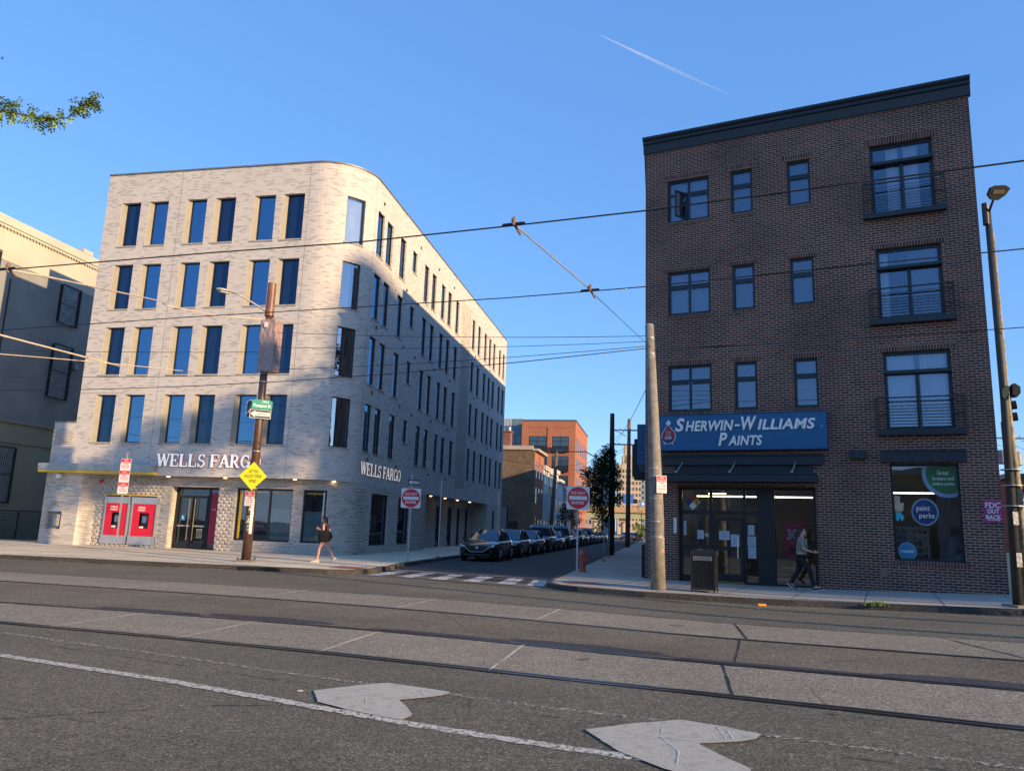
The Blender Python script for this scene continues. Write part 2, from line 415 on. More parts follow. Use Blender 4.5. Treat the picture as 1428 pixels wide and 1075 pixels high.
def side_walk(name, K, I, step=1.0, m=8):
    A, B = [], []
    for (a, b, c, d) in zip(K, K[1:], I, I[1:]):
        n = max(1, int((v2(b) - v2(a)).length / step)); n = min(n, 40)
        for i in range(n):
            A.append(v2(a).lerp(v2(b), i / n)); B.append(v2(c).lerp(v2(d), i / n))
    A.append(v2(K[-1])); B.append(v2(I[-1]))
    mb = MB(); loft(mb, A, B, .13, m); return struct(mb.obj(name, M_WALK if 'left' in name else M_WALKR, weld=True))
IL = [(-90, 52), (-40, 42), (-17, 38), (-15, 37.8), (-12, 37.2), (-10, 37), (-9.5, 37), (-9.5, 37)]
def inner_left(p): return tuple(v2(p) - Vector((DD.y, -DD.x)) * 8)
ICL = [(-9.5, 37)] * 4 + [(-9.6, 38), (-9.4, 39), (-8.6, 41)]
ISL = [(-8.6, 41), inner_left(SL[1]), inner_left(SL[2])]
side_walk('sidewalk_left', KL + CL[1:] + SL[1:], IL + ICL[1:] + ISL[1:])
def inner_right(p, k=5): return tuple(v2(p) + Vector((DD.y, -DD.x)) * k)
ISR = [inner_right(p) for p in SR[:3]] + [(6.5, 27)]
ICR = [(6.5, 27)] * 5 + [(8, 25.5)]
IKR = [(8, 25.5), (8.6, 25.2), (10.6, 24.2), (12.4, 23.3), (14.5, 22.2), (27, 20), (90, -8)]
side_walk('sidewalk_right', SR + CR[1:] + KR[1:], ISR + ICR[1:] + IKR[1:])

def kerb(name, pl):
    mb = MB(); p = resample(pl, .8); n = len(p); nr = []
    for i in range(n):
        d = (p[min(i + 1, n - 1)] - p[max(i - 1, 0)]).normalized(); nr.append(Vector((-d.y, d.x)))
    for i in range(n - 1):
        q = []
        for k in (i, i + 1):
            z = gz(*p[k]); dz_ = .135 + .006 * mnoise.noise((p[k].x * 1.3, p[k].y, 0))
            o = p[k] - nr[k] * (-.0); inn = p[k] + nr[k] * .17; out = p[k] - nr[k] * .02
            q.append([(out.x, out.y, z - .05), (o.x, o.y, z + dz_ - .015), (inn.x - nr[k].x * .15, inn.y - nr[k].y * .15, z + dz_ + .004), (inn.x, inn.y, z + dz_ + .004), (inn.x, inn.y, z)])
        for c in range(4): mb.quad(q[0][c], q[1][c], q[1][c + 1], q[0][c + 1])
    return struct(mb.obj(name, M_KERB, smooth=False, weld=True))
kerb('kerb_left', [(p[0], p[1]) for p in KL + CL[1:] + SL[1:]])
kerb('kerb_right', [(p[0], p[1]) for p in SR + CR[1:] + KR[1:]])

# sidewalk flag joints
mb = MB()
for t in range(24):
    a = v2((-27 + t * 1.9, 0)); 
    if a.x > -6: continue
    y0 = 26.2 - (a.x + 16.85) * .2 + (.0 if a.x > -16.8 else 0); y0 = max(y0, 24.6)
    ribbon(mb, [(a.x, y0), (a.x + 2.0, y0 + 9.5)], .02, .134)
for k in range(3): ribbon(mb, [(-30, 32.0 + k * 2.1), (-6.5 + k * .2, 27.2 + k * 2.1)], .02, .134)
for k in range(13):
    p = v2((2.4, 20.6)) + DB * (k * 1.6); ribbon(mb, [tuple(p), tuple(p + Vector((.438, .899)) * 5)], .022, .134)
for k in range(14):
    p = v2((1.9, 25.0)) + DD * (k * 1.8); ribbon(mb, [tuple(p), tuple(p + Vector((.98, -.19)) * 3)], .022, .134)
for k in range(12):
    p = v2((-4.1, 30.5)) + DD * (k * 1.8); ribbon(mb, [tuple(p), tuple(p + Vector((-.98, .19)) * 3)], .022, .134)
struct(mb.obj('sidewalk_joints', plain('dark_joint', (.10, .095, .09), .95)))  # flag joints in a plain dark colour

# side street paving, a little bluer and smoother than the avenue
mb = MB()
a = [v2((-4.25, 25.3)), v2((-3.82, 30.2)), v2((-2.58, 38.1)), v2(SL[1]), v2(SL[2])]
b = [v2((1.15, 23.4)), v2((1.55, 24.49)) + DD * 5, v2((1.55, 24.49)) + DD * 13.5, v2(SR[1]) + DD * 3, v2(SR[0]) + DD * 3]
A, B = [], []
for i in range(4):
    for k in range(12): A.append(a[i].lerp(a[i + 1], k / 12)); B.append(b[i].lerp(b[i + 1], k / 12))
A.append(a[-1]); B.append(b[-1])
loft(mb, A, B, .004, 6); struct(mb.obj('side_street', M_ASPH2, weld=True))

# tram track paving and rails
ra1 = [(-7.28, 11.48), (-4.87, 10.77), (-2.72, 10.05), (-.42, 9.18), (1.49, 8.34), (2.99, 7.50), (4.28, 6.72)]
ra2 = [(-8.86, 13.9), (-6.59, 13.39), (-4.29, 12.73), (-2.21, 12.09), (-.02, 11.25), (1.86, 10.35), (3.75, 9.3), (5.3, 8.4)]
ra3 = [(-11.56, 18.01), (-6.42, 16.63), (-2.85, 15.44), (-.04, 14.23), (2.33, 13.0), (4.69, 11.62), (6.59, 10.4)]
ra4 = [(-13.32, 20.69), (-7.38, 19.08), (-3.35, 18.0), (-.05, 16.7), (2.76, 15.25), (5.54, 13.6), (7.68, 12.25)]
def ext(pl):
    p = [v2(q) for q in pl]
    l = p[0] + Vector((-.972, .235)) * 70; r = p[-1] + Vector((.875, -.484)) * 90
    return [tuple(l)] + [tuple(q) for q in smoothline(pl, 2)] + [tuple(r)]
RA = [ext(q) for q in (ra1, ra2, ra3, ra4)]
def even(pl, n):
    p = resample(pl, .5); cum = [0]
    for a, b in zip(p, p[1:]): cum.append(cum[-1] + (b - a).length)
    out = []; j = 0
    for i in range(n + 1):
        t = cum[-1] * i / n
        while j < len(cum) - 2 and cum[j + 1] < t: j += 1
        f = (t - cum[j]) / (cum[j + 1] - cum[j]); out.append(p[j].lerp(p[j + 1], min(1, f)))
    return out
E4 = [even(q, 260) for q in RA]
for nm, a, b, m_ in (('near_track_slab', 0, 1, M_TRACK), ('centre_paving', 1, 2, M_MID), ('far_track_slab', 2, 3, M_TRACK)):
    mb = MB(); loft(mb, E4[a], E4[b], .004 if nm != 'centre_paving' else .004, 3); struct(mb.obj(nm, m_, weld=True))
def shift(pl, d):
    p = [v2(q) for q in pl]; out = []
    for i, q in enumerate(p):
        t = (p[min(i + 1, len(p) - 1)] - p[max(0, i - 1)]).normalized(); out.append(tuple(q + Vector((-t.y, t.x)) * d))
    return out
for k, (pl, gap, wd) in enumerate(zip(RA[:3], (.07, .05, .05), (.075, .062, .055))):
    mb = MB()
    ribbon(mb, pl, wd * 2.6, .008, jag=.010, step=.25, mi=0)
    ribbon(mb, shift(pl, -wd * .62), wd * .8, .013, step=.8, mi=1)
    ribbon(mb, shift(pl, wd * .62), wd * .5, .013, step=.8, mi=1)
    struct(mb.obj('tram_rail', [M_DARK, plain('worn_rail_head', (.085, .08, .082), .35, .5, var=.3, vscale=2)]))
mb = MB(); ribbon(mb, RA[3], .035, .008, jag=.015, step=.3); 
mb2 = MB()
def joint(p, q, wd=.03, m=mb2, jag=.012): ribbon(m, [p, q], wd, .0085, jag=jag, step=.25)
for f in [.30 + .0225 * i for i in range(14)]:
    i = int(f * 260)
struct(mb.obj('slab_edge', M_RAIL))
def at_x(pl, x):
    for a, b in zip(pl, pl[1:]):
        if a[0] <= x <= b[0]:
            f = (x - a[0]) / (b[0] - a[0]); return (x, a[1] + f * (b[1] - a[1]))
dk = MB()
for x in (-9.0, -6.4, -4.35, -2.3, -.15):
    joint(at_x(RA[0], x), at_x(RA[1], x + .45), .028, mb2 if x < 2 else dk)
for x in (-12, -8.5, -5.2, -2.1, .55): joint(at_x(RA[2], x), at_x(RA[3], x + .6), .03, mb2)
joint(at_x(RA[0], 2.28), at_x(RA[1], 2.72), .022, dk, .006)
joint(at_x(RA[1], 2.85), at_x(RA[2], 3.65), .014, dk, .010)
joint(at_x(RA[2], 3.75), at_x(RA[3], 4.2), .03, dk)
joint(at_x(RA[2], 6.9), at_x(RA[3], 7.0), .03, dk)
joint(at_x(RA[0], 4.9), at_x(RA[1], 5.8), .014, dk)
struct(mb2.obj('slab_joints', M_JOINT)); struct(dk.obj('slab_cracks', M_DARK))
# darker asphalt patches beside the second rail
def blob(mb, cx, cy, ax, lx, ly, dz, n=40, rg=.25):
    pts = []
    for i in range(n):
        t = 2 * math.pi * i / n; r = 1 + rg * mnoise.noise((cx + math.cos(t) * 2, cy + math.sin(t) * 2, 3.3))
        e = Vector((math.cos(t) * lx * r, math.sin(t) * ly * r)); e.rotate(Matrix.Rotation(ax, 2)); pts.append((cx + e.x, cy + e.y))
    flat_poly(mb, pts, dz)
mb = MB()
for f, ly in ((-6.1, .16), (-3.9, .24), (-1.0, .12), (1.1, .26), (3.2, .10), (5.2, .22)):
    p = at_x(RA[1], f); q = at_x(RA[1], f + .5); ang = math.atan2(q[1] - p[1], q[0] - p[0])
    blob(mb, p[0] + .05, p[1] + ly * 1.0 + .05, ang, 1.15, ly, .0075)
struct(mb.obj('asphalt_patches', M_PATCHA))

# painted markings
mb = MB()
wl = [(-14, 12.2), (-9, 10.4), (-5.62, 8.95), (-3.32, 7.93), (-1.51, 6.99), (-.79, 6.62), (.02, 6.22), (.94, 5.76), (3.2, 4.6), (9, 1.6), (40, -13.5)]
ribbon(mb, wl, .13, .008, jag=.014, step=.05); struct(mb.obj('white_lane_line', M_LINE))
mb = MB()
fl = [(-14, 13.1), (-9, 11.6), (-5.67, 10.10), (-3.83, 9.27), (-2.26, 8.49), (-.5, 7.75), (1.25, 6.93), (2.06, 6.45), (3.59, 5.56), (10, 2.2), (40, -12.5)]
ribbon(mb, fl, .085, .008, jag=.01, step=.1); struct(mb.obj('faded_lane_line', M_FADED))
mb = MB(); ribbon(mb, shift(fl, -.33), .005, .008, jag=.008, step=.1)
for pl in ([(-4.5, 6.0), (-3.3, 6.6), (-2.4, 7.0), (-1.9, 7.05)], [(-1.6, 4.9), (-.9, 5.3), (-.2, 5.2)], [(2.9, 7.2), (3.3, 6.95)]):
    ribbon(mb, pl, .006, .008, jag=.014, step=.07)
struct(mb.obj('road_cracks', M_DARK))
def rough_poly(pts, amp=.012, step=.09, rot=0):
    out = []
    pts = [v2(p) for p in pts]
    for a, b in zip(pts, pts[1:] + pts[:1]):
        n = max(1, int((b - a).length / step))
        for i in range(n):
            p = a.lerp(b, i / n); out.append((p.x + amp * mnoise.noise((p.x * 9, p.y * 9, 1)), p.y + amp * mnoise.noise((p.x * 9, p.y * 9, 7))))
    return out
P1 = [(-1.79, 7.68), (-1.42, 7.99), (-1.16, 8.15), (-.8, 7.98), (-.5, 7.82), (-.56, 7.66), (-.7, 7.54), (-.94, 7.40), (-.82, 7.1), (-.74, 6.85), (-.82, 6.68), (-1.25, 6.92), (-1.64, 7.22)]
P2 = [(.68, 6.51), (1.1, 6.74), (1.54, 6.89), (1.85, 6.66), (2.07, 6.41), (1.98, 6.28), (1.83, 6.20), (1.50, 6.13), (1.58, 5.82), (1.70, 5.5), (1.62, 5.25), (1.36, 5.2), (1.1, 5.5), (.86, 5.9)]
for P, cr in ((P1, [[(-1.74, 7.42), (-1.28, 7.56), (-.95, 7.42)], [(-1.28, 7.56), (-1.2, 7.2), (-1.3, 6.98)], [(-1.28, 7.56), (-1.1, 7.9)], [(-.78, 7.85), (-.72, 7.62)]]),
              (P2, [[(.84, 6.2), (1.25, 6.3), (1.5, 6.16)], [(1.25, 6.3), (1.3, 5.9), (1.2, 5.5)], [(1.25, 6.3), (1.35, 6.7)], [(1.78, 6.62), (1.74, 6.25)], [(1.84, 6.62), (1.8, 6.25)]])):
    mb = MB(); flat_poly(mb, rough_poly(P), .0125); o = struct(mb.obj('pale_road_patch', M_PATCH))
    mb = MB()
    for c in cr: ribbon(mb, c, .008, .0165, jag=.008, step=.07)
    struct(mb.obj('patch_seams', plain('pale_seam', (.60, .57, .49), .8)))
# crosswalk across the side street
mb = MB()
A0_, A1_ = v2((-4.55, 24.4)), v2((1.15, 21.95)); B0_, B1_ = v2((-4.05, 26.9)), v2((1.35, 24.55))
for f in (.04, .215, .395, .575, .755, .90):
    g_ = f + .085
    q = [A0_.lerp(A1_, f), A0_.lerp(A1_, g_), B0_.lerp(B1_, g_ + .02), B0_.lerp(B1_, f + .02)]
    flat_poly(mb, rough_poly([tuple(p) for p in q], .02), .009)
ribbon(mb, [(-4.15, 27.55), (1.5, 25.1)], .14, .009, jag=.012, step=.15)
struct(mb.obj('crosswalk', M_CROSS))
mb = MB(); ribbon(mb, [(-4.6, 24.15), (1.1, 21.6)], .07, .0085, jag=.02, step=.2); ribbon(mb, [(-4.0, 27.15), (1.45, 24.75)], .05, .0085, jag=.02, step=.2)
struct(mb.obj('street_seam', plain('seam_tar', (.02, .02, .022), .8)))
mb = MB(); flat_poly(mb, [(-5.75, 25.2), (-4.75, 24.9), (-4.5, 26.1), (-5.55, 26.4)], .136); flat_poly(mb, [(1.55, 22.4), (1.75, 21.5), (2.8, 21.7), (2.6, 22.55)], .136)
struct(mb.obj('red_tactile_paving', M_RED))
mb = MB(); ribbon(mb, [(4.8, 18.35), (8.2, 16.85), (13, 14.5), (20, 11.0)], .07, .0085, jag=.015, step=.15)
struct(mb.obj('faded_edge_line', M_FADED))
# storm inlet in the left kerb
mb = MB(); mb.frame_box(Vector((-8.35, 24.50, 0)), Vector((.99, -.13, 0)), Vector((.13, .99, 0)), Z_, 0, 1.35, -.035, .02, .0, .115)
o = tag(mb.obj('storm_drain', M_DARK), 'black slot of a storm drain cut in the kerb below the brown pole', 'storm drain')
# gutter litter and dry leaves
mb = MB()
for i in range(420):
    x = random.uniform(-26, -5); y = 24.15 + max(0, (-x - 5.5)) * .165 - random.random() ** 2 * .45 - .05
    s_ = random.uniform(.012, .035); t = random.uniform(0, 6.3); z = gz(x, y) + .012
    mb.quad(*[(x + s_ * math.cos(t + k * 1.57) * (1.5 if k % 2 else 1), y + s_ * math.sin(t + k * 1.57), z + random.uniform(0, .012)) for k in range(4)])
for i in range(260):
    x = random.gauss(-15.6, 1.1); y = 26.4 + abs(random.gauss(0, .28)) + .0; s_ = random.uniform(.012, .03); t = random.uniform(0, 6.3)
    mb.quad(*[(x + s_ * math.cos(t + k * 1.57), y + s_ * math.sin(t + k * 1.57), .145 + random.uniform(0, .012)) for k in range(4)])
for i in range(160):
    t_ = random.random() * 12; p = v2((3.5, 19.45)) + DB * t_; y = p.y - .08 - random.random() ** 2 * .3; s_ = random.uniform(.008, .022); t = random.uniform(0, 6.3); x = p.x
    mb.quad(*[(x + s_ * math.cos(t + k * 1.57), y + s_ * math.sin(t + k * 1.57), gz(x, y) + .012 + random.uniform(0, .01)) for k in range(4)])
tag(mb.obj('dry_leaf_litter', plain('dry_leaf', (.38, .30, .20), .9, var=.4, vscale=9)), kind='stuff')
def weed(name, x, y, z, label, n=60, r=.22, col=(.05, .10, .02)):
    mb = MB()
    for i in range(n):
        a = random.uniform(0, 6.3); d = random.random() * r; px, py = x + math.cos(a) * d * 1.6, y + math.sin(a) * d * .5; h = random.uniform(.03, .12); tx = random.uniform(-.05, .05); w_ = .012
        mb.quad((px - w_, py, z), (px + w_, py, z), (px + tx + w_ * .6, py - .02, z + h), (px + tx - w_, py - .02, z + h))
    tag(mb.obj(name, plain('weed_green', col, .8, var=.3, vscale=15)), label, 'weeds')
weed('weeds', 8.3, 17.45, gz(8.3, 17.4) + .09, 'small tuft of green weeds growing on the kerb below the poster window')
weed('weeds', 11.3, 16.15, gz(11.3, 16.2) + .12, 'green weeds growing round the foot of the rightmost street lamp pole', 70, .3)

# ================================================================== BUILDINGS: helpers
class Path:
    """a wall line in plan; positions run along it, outward normal to the right of travel"""
    def __init__(s, pts, s0=0):
        s.p = [v2(q) for q in pts]; s.c = [s0]
        for a, b in zip(s.p, s.p[1:]): s.c.append(s.c[-1] + (b - a).length)
        s.n = []
        for i in range(len(s.p)):
            ns = []
            if i > 0: d = (s.p[i] - s.p[i - 1]).normalized(); ns.append(Vector((d.y, -d.x)))
            if i < len(s.p) - 1: d = (s.p[i + 1] - s.p[i]).normalized(); ns.append(Vector((d.y, -d.x)))
            s.n.append(sum(ns, Vector((0, 0))).normalized())
    def at(s, t, d=0):
        """point at t, d metres behind the wall face"""
        j = 0
        while j < len(s.c) - 2 and s.c[j + 1] < t - 1e-9: j += 1
        f = (t - s.c[j]) / (s.c[j + 1] - s.c[j]); p = s.p[j].lerp(s.p[j + 1], f); n = s.n[j].lerp(s.n[j + 1], f).normalized()
        return p - n * d
    def P(s, t, z, d=0): q = s.at(t, d); return (q.x, q.y, z)
    def cuts(s, a, b): return [a] + [c for c in s.c if a + 1e-4 < c < b - 1e-4] + [b]
def wall(mb, path, t0, t1, z0, z1, ops, mi=0, uvo=0):
    """ops: (t0, t1, z0, z1, depth)"""
    ts = set([round(t0, 4), round(t1, 4)] + [round(c, 4) for c in path.c if t0 < c < t1]); zs = {z0, z1}
    for o in ops: ts |= {round(o[0], 4), round(o[1], 4)}; zs |= {o[2], o[3]}
    ts = sorted(t for t in ts if t0 - 1e-3 <= t <= t1 + 1e-3); zs = sorted(z for z in zs if z0 <= z <= z1)
    for a, b in zip(ts, ts[1:]):
        if b - a < 1e-4: continue
        run = None
        for c, d in zip(zs, zs[1:]):
            m, n = (a + b) / 2, (c + d) / 2
            hole = any(o[0] < m < o[1] and o[2] < n < o[3] for o in ops)
            if hole:
                if run: q = run; mb.quad(path.P(a, q[0]), path.P(b, q[0]), path.P(b, q[1]), path.P(a, q[1]), mi, [(a + uvo, q[0]), (b + uvo, q[0]), (b + uvo, q[1]), (a + uvo, q[1])]); run = None
            else: run = (run[0], d) if run else (c, d)
        if run: q = run; mb.quad(path.P(a, q[0]), path.P(b, q[0]), path.P(b, q[1]), path.P(a, q[1]), mi, [(a + uvo, q[0]), (b + uvo, q[0]), (b + uvo, q[1]), (a + uvo, q[1])])
    for o in ops:
        a, b, c, d, dep = o[:5]
        for t, fl in ((a, 1), (b, 0)):
            q = [path.P(t, c), path.P(t, c, dep), path.P(t, d, dep), path.P(t, d)]
            uv = [(0, c), (dep, c), (dep, d), (0, d)]
            mb.quad(*(q if fl else q[::-1]), mi, uv if fl else uv[::-1])
        cu = path.cuts(a, b)
        for e, f in zip(cu, cu[1:]):
            mb.quad(path.P(e, d), path.P(f, d), path.P(f, d, dep), path.P(e, d, dep), mi, [(e, 0), (f, 0), (f, dep), (e, dep)])
            mb.quad(path.P(f, c), path.P(e, c), path.P(e, c, dep), path.P(f, c, dep), mi, [(f, 0), (e, 0), (e, dep), (f, dep)])
def bar(mb, path, t0, t1, z0, z1, d0, d1, mi=0):
    """a box following the wall, from depth d0 (front) to d1 (back)"""
    cu = path.cuts(t0, t1)
    for a, b in zip(cu, cu[1:]):
        A, B = path.P(a, z0, d0), path.P(b, z0, d0); C, D = path.P(b, z1, d0), path.P(a, z1, d0)
        E_, F_ = path.P(a, z0, d1), path.P(b, z0, d1); G, H_ = path.P(b, z1, d1), path.P(a, z1, d1)
        mb.quad(A, B, C, D, mi, [(a, z0), (b, z0), (b, z1), (a, z1)]); mb.quad(F_, E_, H_, G, mi, [(b, z0), (a, z0), (a, z1), (b, z1)])
        mb.quad(D, C, G, H_, mi, [(a, 0), (b, 0), (b, .2), (a, .2)]); mb.quad(E_, F_, B, A, mi, [(a, 0), (b, 0), (b, .2), (a, .2)])
        if a == cu[0]: mb.quad(E_, A, D, H_, mi, [(0, z0), (.2, z0), (.2, z1), (0, z1)])
        if b == cu[-1]: mb.quad(B, F_, G, C, mi, [(0, z0), (.2, z0), (.2, z1), (0, z1)])
def pane(mb, path, t0, t1, z0, z1, d, mi=0):
    cu = path.cuts(t0, t1)
    for a, b in zip(cu, cu[1:]): mb.quad(path.P(a, z0, d), path.P(b, z0, d), path.P(b, z1, d), path.P(a, z1, d), mi)
def window(path, t0, t1, z0, z1, dep, parent, frame, gl, fw_=.045, curtain=None, mull=(), trans=(), sill=None, room=.5, name='window', roommat=None):
    mb = MB()
    bar(mb, path, t0, t0 + fw_, z0, z1, dep - .03, dep + .05); bar(mb, path, t1 - fw_, t1, z0, z1, dep - .03, dep + .05)
    bar(mb, path, t0 + fw_, t1 - fw_, z1 - fw_, z1, dep - .028, dep + .05); bar(mb, path, t0 + fw_, t1 - fw_, z0, z0 + fw_, dep - .028, dep + .05)
    for m in mull: bar(mb, path, m - fw_ / 2, m + fw_ / 2, z0 + fw_, z1 - fw_, dep - .024, dep + .045)
    for t in trans: bar(mb, path, t0 + fw_, t1 - fw_, t - fw_ / 2, t + fw_ / 2, dep - .021, dep + .045)
    f = mb.obj(name, frame, parent)
    mb = MB(); pane(mb, path, t0 + fw_ * .5, t1 - fw_ * .5, z0 + fw_ * .5, z1 - fw_ * .5, dep + .01); mb.obj('pane', gl, f)
    if room:
        mb = MB(); r = room
        pane(mb, path, t0 - .02, t1 + .02, z0 - .02, z1 + .02, dep + r)
        for t in (t0 - .02, t1 + .02): mb.quad(path.P(t, z0, dep + .05), path.P(t, z0, dep + r), path.P(t, z1, dep + r), path.P(t, z1, dep + .05))
        for z in (z0, z1): mb.quad(path.P(t0, z, dep + .05), path.P(t1, z, dep + .05), path.P(t1, z, dep + r), path.P(t0, z, dep + r))
        mb.obj('interior', roommat or M_ROOM, f)
    if curtain:
        for (a, b, m) in curtain:
            mb = MB(); n = max(4, int((b - a) / .05))
            for i in range(n):
                p, q = a + (b - a) * i / n, a + (b - a) * (i + 1) / n
                e = lambda k: dep + .10 + .025 * (k % 2)
                mb.quad(path.P(p, z0 + .05, e(i)), path.P(q, z0 + .05, e(i + 1)), path.P(q, z1 - .04, e(i + 1)), path.P(p, z1 - .04, e(i)))
            mb.obj('curtain', m, f)
    if sill:
        mb = MB(); bar(mb, path, t0 - sill[0], t1 + .04, z0 - .075, z0 - .003, -.035, dep - .04); mb.obj('sill', M_SILL, f)
    return f
def serif_letter(ch):
    """slab-serif capitals as strokes on a unit cell: (x0,z0,x1,z1,width)"""
    T, t = .22, .12
    S = lambda x, z, w_=.30: (x - w_ / 2, z, x + w_ / 2, z, .085)
    def arc(cx, cz, rx, rz_, a0, a1, w_, n=9):
        o = []; 
        for i in range(n):
            p, q = R(a0 + (a1 - a0) * i / n), R(a0 + (a1 - a0) * (i + 1.08) / n)
            o.append((cx + rx * math.cos(p), cz + rz_ * math.sin(p), cx + rx * math.cos(q), cz + rz_ * math.sin(q), w_ * (.55 + .45 * abs(math.cos((p + q) / 2)))))
        return o
    G = {'W': ([(.12, .95, .36, .04, T), (.36, .04, .60, .95, t), (.60, .95, .84, .04, T), (.84, .04, 1.08, .95, t), S(.12, .955), S(.60, .955, .26), S(1.08, .955)], 1.2),
         'E': ([(.2, .0, .2, 1, T), (.05, .955, .72, .955, .09), (.05, .045, .76, .045, .09), (.2, .5, .55, .5, .09), (.72, 1, .72, .74, .09), (.76, 0, .76, .28, .09), (.55, .62, .55, .38, .08)], .84),
         'L': ([(.2, 0, .2, 1, T), S(.2, .955, .36), (.05, .045, .74, .045, .09), (.74, 0, .74, .32, .09)], .82),
         'S': (arc(.4, .72, .24, .235, 20, 270, .15) + arc(.4, .27, .26, .235, 90, -165, .17) + [(.66, 1, .66, .72, .08), (.10, 0, .10, .30, .08)], .78),
         'F': ([(.2, 0, .2, 1, T), (.05, .955, .72, .955, .09), (.2, .5, .55, .5, .09), (.72, 1, .72, .72, .09), (.55, .62, .55, .38, .08), S(.2, .045, .38)], .80),
         'A': ([(.14, .03, .46, 1, t), (.46, 1, .80, .03, T), (.22, .34, .68, .34, .085), S(.14, .045, .28), S(.82, .045, .32)], .96),
         'R': ([(.2, 0, .2, 1, T), (.05, .955, .45, .955, .09), (.2, .48, .45, .48, .09), S(.2, .045, .34)] + arc(.44, .72, .22, .235, 90, -90, .17) + [(.44, .48, .74, .04, .17), S(.80, .045, .22)], .92),
         'G': (arc(.46, .5, .34, .455, 50, 330, .17, 14) + [(.78, 0.04, .78, .42, .15), S(.74, .43, .34), (.72, .98, .72, .70, .08)], .94),
         'O': (arc(.46, .5, .34, .455, 0, 360, .18, 18), .94), ' ': ([], .38)}
    return G[ch]
def slab_sign(parent, word, o, ax, w_, h, front, side, depth=.10):
    tot = sum(serif_letter(c)[1] for c in word); k = 0; x = 0; nrm = Vector((ax.y, -ax.x, 0))
    for c in word:
        st, adv = serif_letter(c)
        if st:
            mb = MB()
            for (x0, z0, x1, z1, wd) in st:
                k += 1
                p = Vector((x0, z0)); q = Vector((x1, z1)); sx = w_ / tot
                p = Vector((p.x * sx, p.y * h)); q = Vector((q.x * sx, q.y * h)); wd *= (sx + h) / 2
                d = (q - p).normalized() * .0; e = (q - p).normalized(); nn = Vector((-e.y, e.x)) * wd / 2
                off = Vector((x / tot * w_, 0)); poly = [p - nn + off, q - nn + off, q + nn + off, p + nn + off]
                dd = depth + (k % 23) * .0009
                A = [o + ax * v.x + Z_ * v.y + nrm * dd for v in poly]; B = [o + ax * v.x + Z_ * v.y for v in poly]
                mb.quad(*A, mi=0)
                for i in range(4): j = (i + 1) % 4; mb.quad(B[i], B[j], A[j], A[i], 1)
            mb.obj('letter', [front, side], parent)
        x += adv

# ================================================================== THE PALE CORNER BUILDING
K = .98
AO = Vector((-7.3929, 33.3952, 0)); ARZ = math.atan2(-.2015, .9795)
bank = thing('apartment_building', 'five storey pale brick corner building with a rounded corner, left of the side street', 'building', AO, ARZ)
def zz(z): return 1.6 + (z - 1.6) * K
def fx(s): return -(s + .203) * K
def arcpts(cx, cy, rx, ry, a0, a1, n): return [(cx + rx * math.sin(R(a0 + (a1 - a0) * i / n)), cy - ry * math.cos(R(a0 + (a1 - a0) * i / n))) for i in range(n + 1)]
FARY = 35.4
pU = Path([(-13.6, 0)] + arcpts(-2.35, 2.35, 2.35, 2.35, 0, 90, 18) + [(-.01 * FARY, FARY)], -13.6)
sideP = lambda y: y - 2.35 + (-2.35 + 2.35 * math.pi / 2)
ROOF = zz(18.76)
cols = [(12.54, 11.66), (10.97, 10.08), (8.83, 7.93), (7.25, 6.34), (5.13, 4.19), (3.58, 2.66)]
rows = [(4.97, 7.28), (8.27, 10.65), (11.59, 13.89), (14.88, 17.20)]
scol = [2.38, 3.74, 5.9, 8.07, 10.4, 12.02, 14.16, 15.79, 17.85]; ecol = [22.81, 24.74, 27.0, 28.75, 30.45, 32.87, 34.6]
ops, wins = [], []
SPL = .215
for r_, (za, zb) in enumerate(rows):
    za, zb = zz(za), zz(zb)
    for c_, (a, b) in enumerate(cols):
        ops.append((fx(a) - SPL, fx(b), za, zb, .18)); wins.append(('f', fx(a), fx(b), za, zb, r_, c_))
    t0, t1 = -2.35 + 2.35 * R(39), -2.35 + 2.35 * R(63)
    ops.append((t0, t1, za, zb, .12)); wins.append(('c', t0, t1, za, zb, r_, 0))
    for c_, y in enumerate(scol + ecol):
        a = sideP(y * K); b = a + (.92 if y not in (8.07,) else .80); z0 = za
        if y == 8.07: z0 = zb - 1.22
        if y in (34.6,): b = a + .9
        ops.append((a, b, z0, zb, .12)); wins.append(('s', a, b, z0, zb, r_, c_))
mb = MB()
SOF = zz(3.42)
wall(mb, pU, -13.6, pU.c[-1], SOF, ROOF, ops)
# left flank, end and back walls, roof
mb.quad((-13.6, 34, 0), (-13.6, 0, SOF), (-13.6, 0, ROOF), (-13.6, 34, ROOF), 0, [(0, 0), (34, 3), (34, 18), (0, 18)])
mb.quad((-.35, FARY, 0), (-13.6, FARY, 0), (-13.6, FARY, ROOF), (-.35, FARY, ROOF), 0, [(0, 0), (13, 0), (13, 18), (0, 18)])
body = mb.obj('wall', M_BRA, bank)
mb = MB(); mb.poly([(-13.6, FARY, ROOF - .4)] + [(-13.6, 0, ROOF - .4)] + [(p.x, p.y, ROOF - .4) for p in pU.p[1:]]); mb.obj('roof', plain('roof_membrane', (.2, .2, .2)), bank)
mb = MB(); mb.box(-13.55, -9, 3.0, 22, ROOF - .4, 19.7); mb.obj('roof_shade_block', M_BRA, bank)  # unseen roof box, added to lift the shadow on the grey building
mb = MB(); bar(mb, pU, -13.62, pU.c[-1], ROOF, ROOF + .07, -.05, .35); mb.obj('parapet_cap', M_COPING, bank)
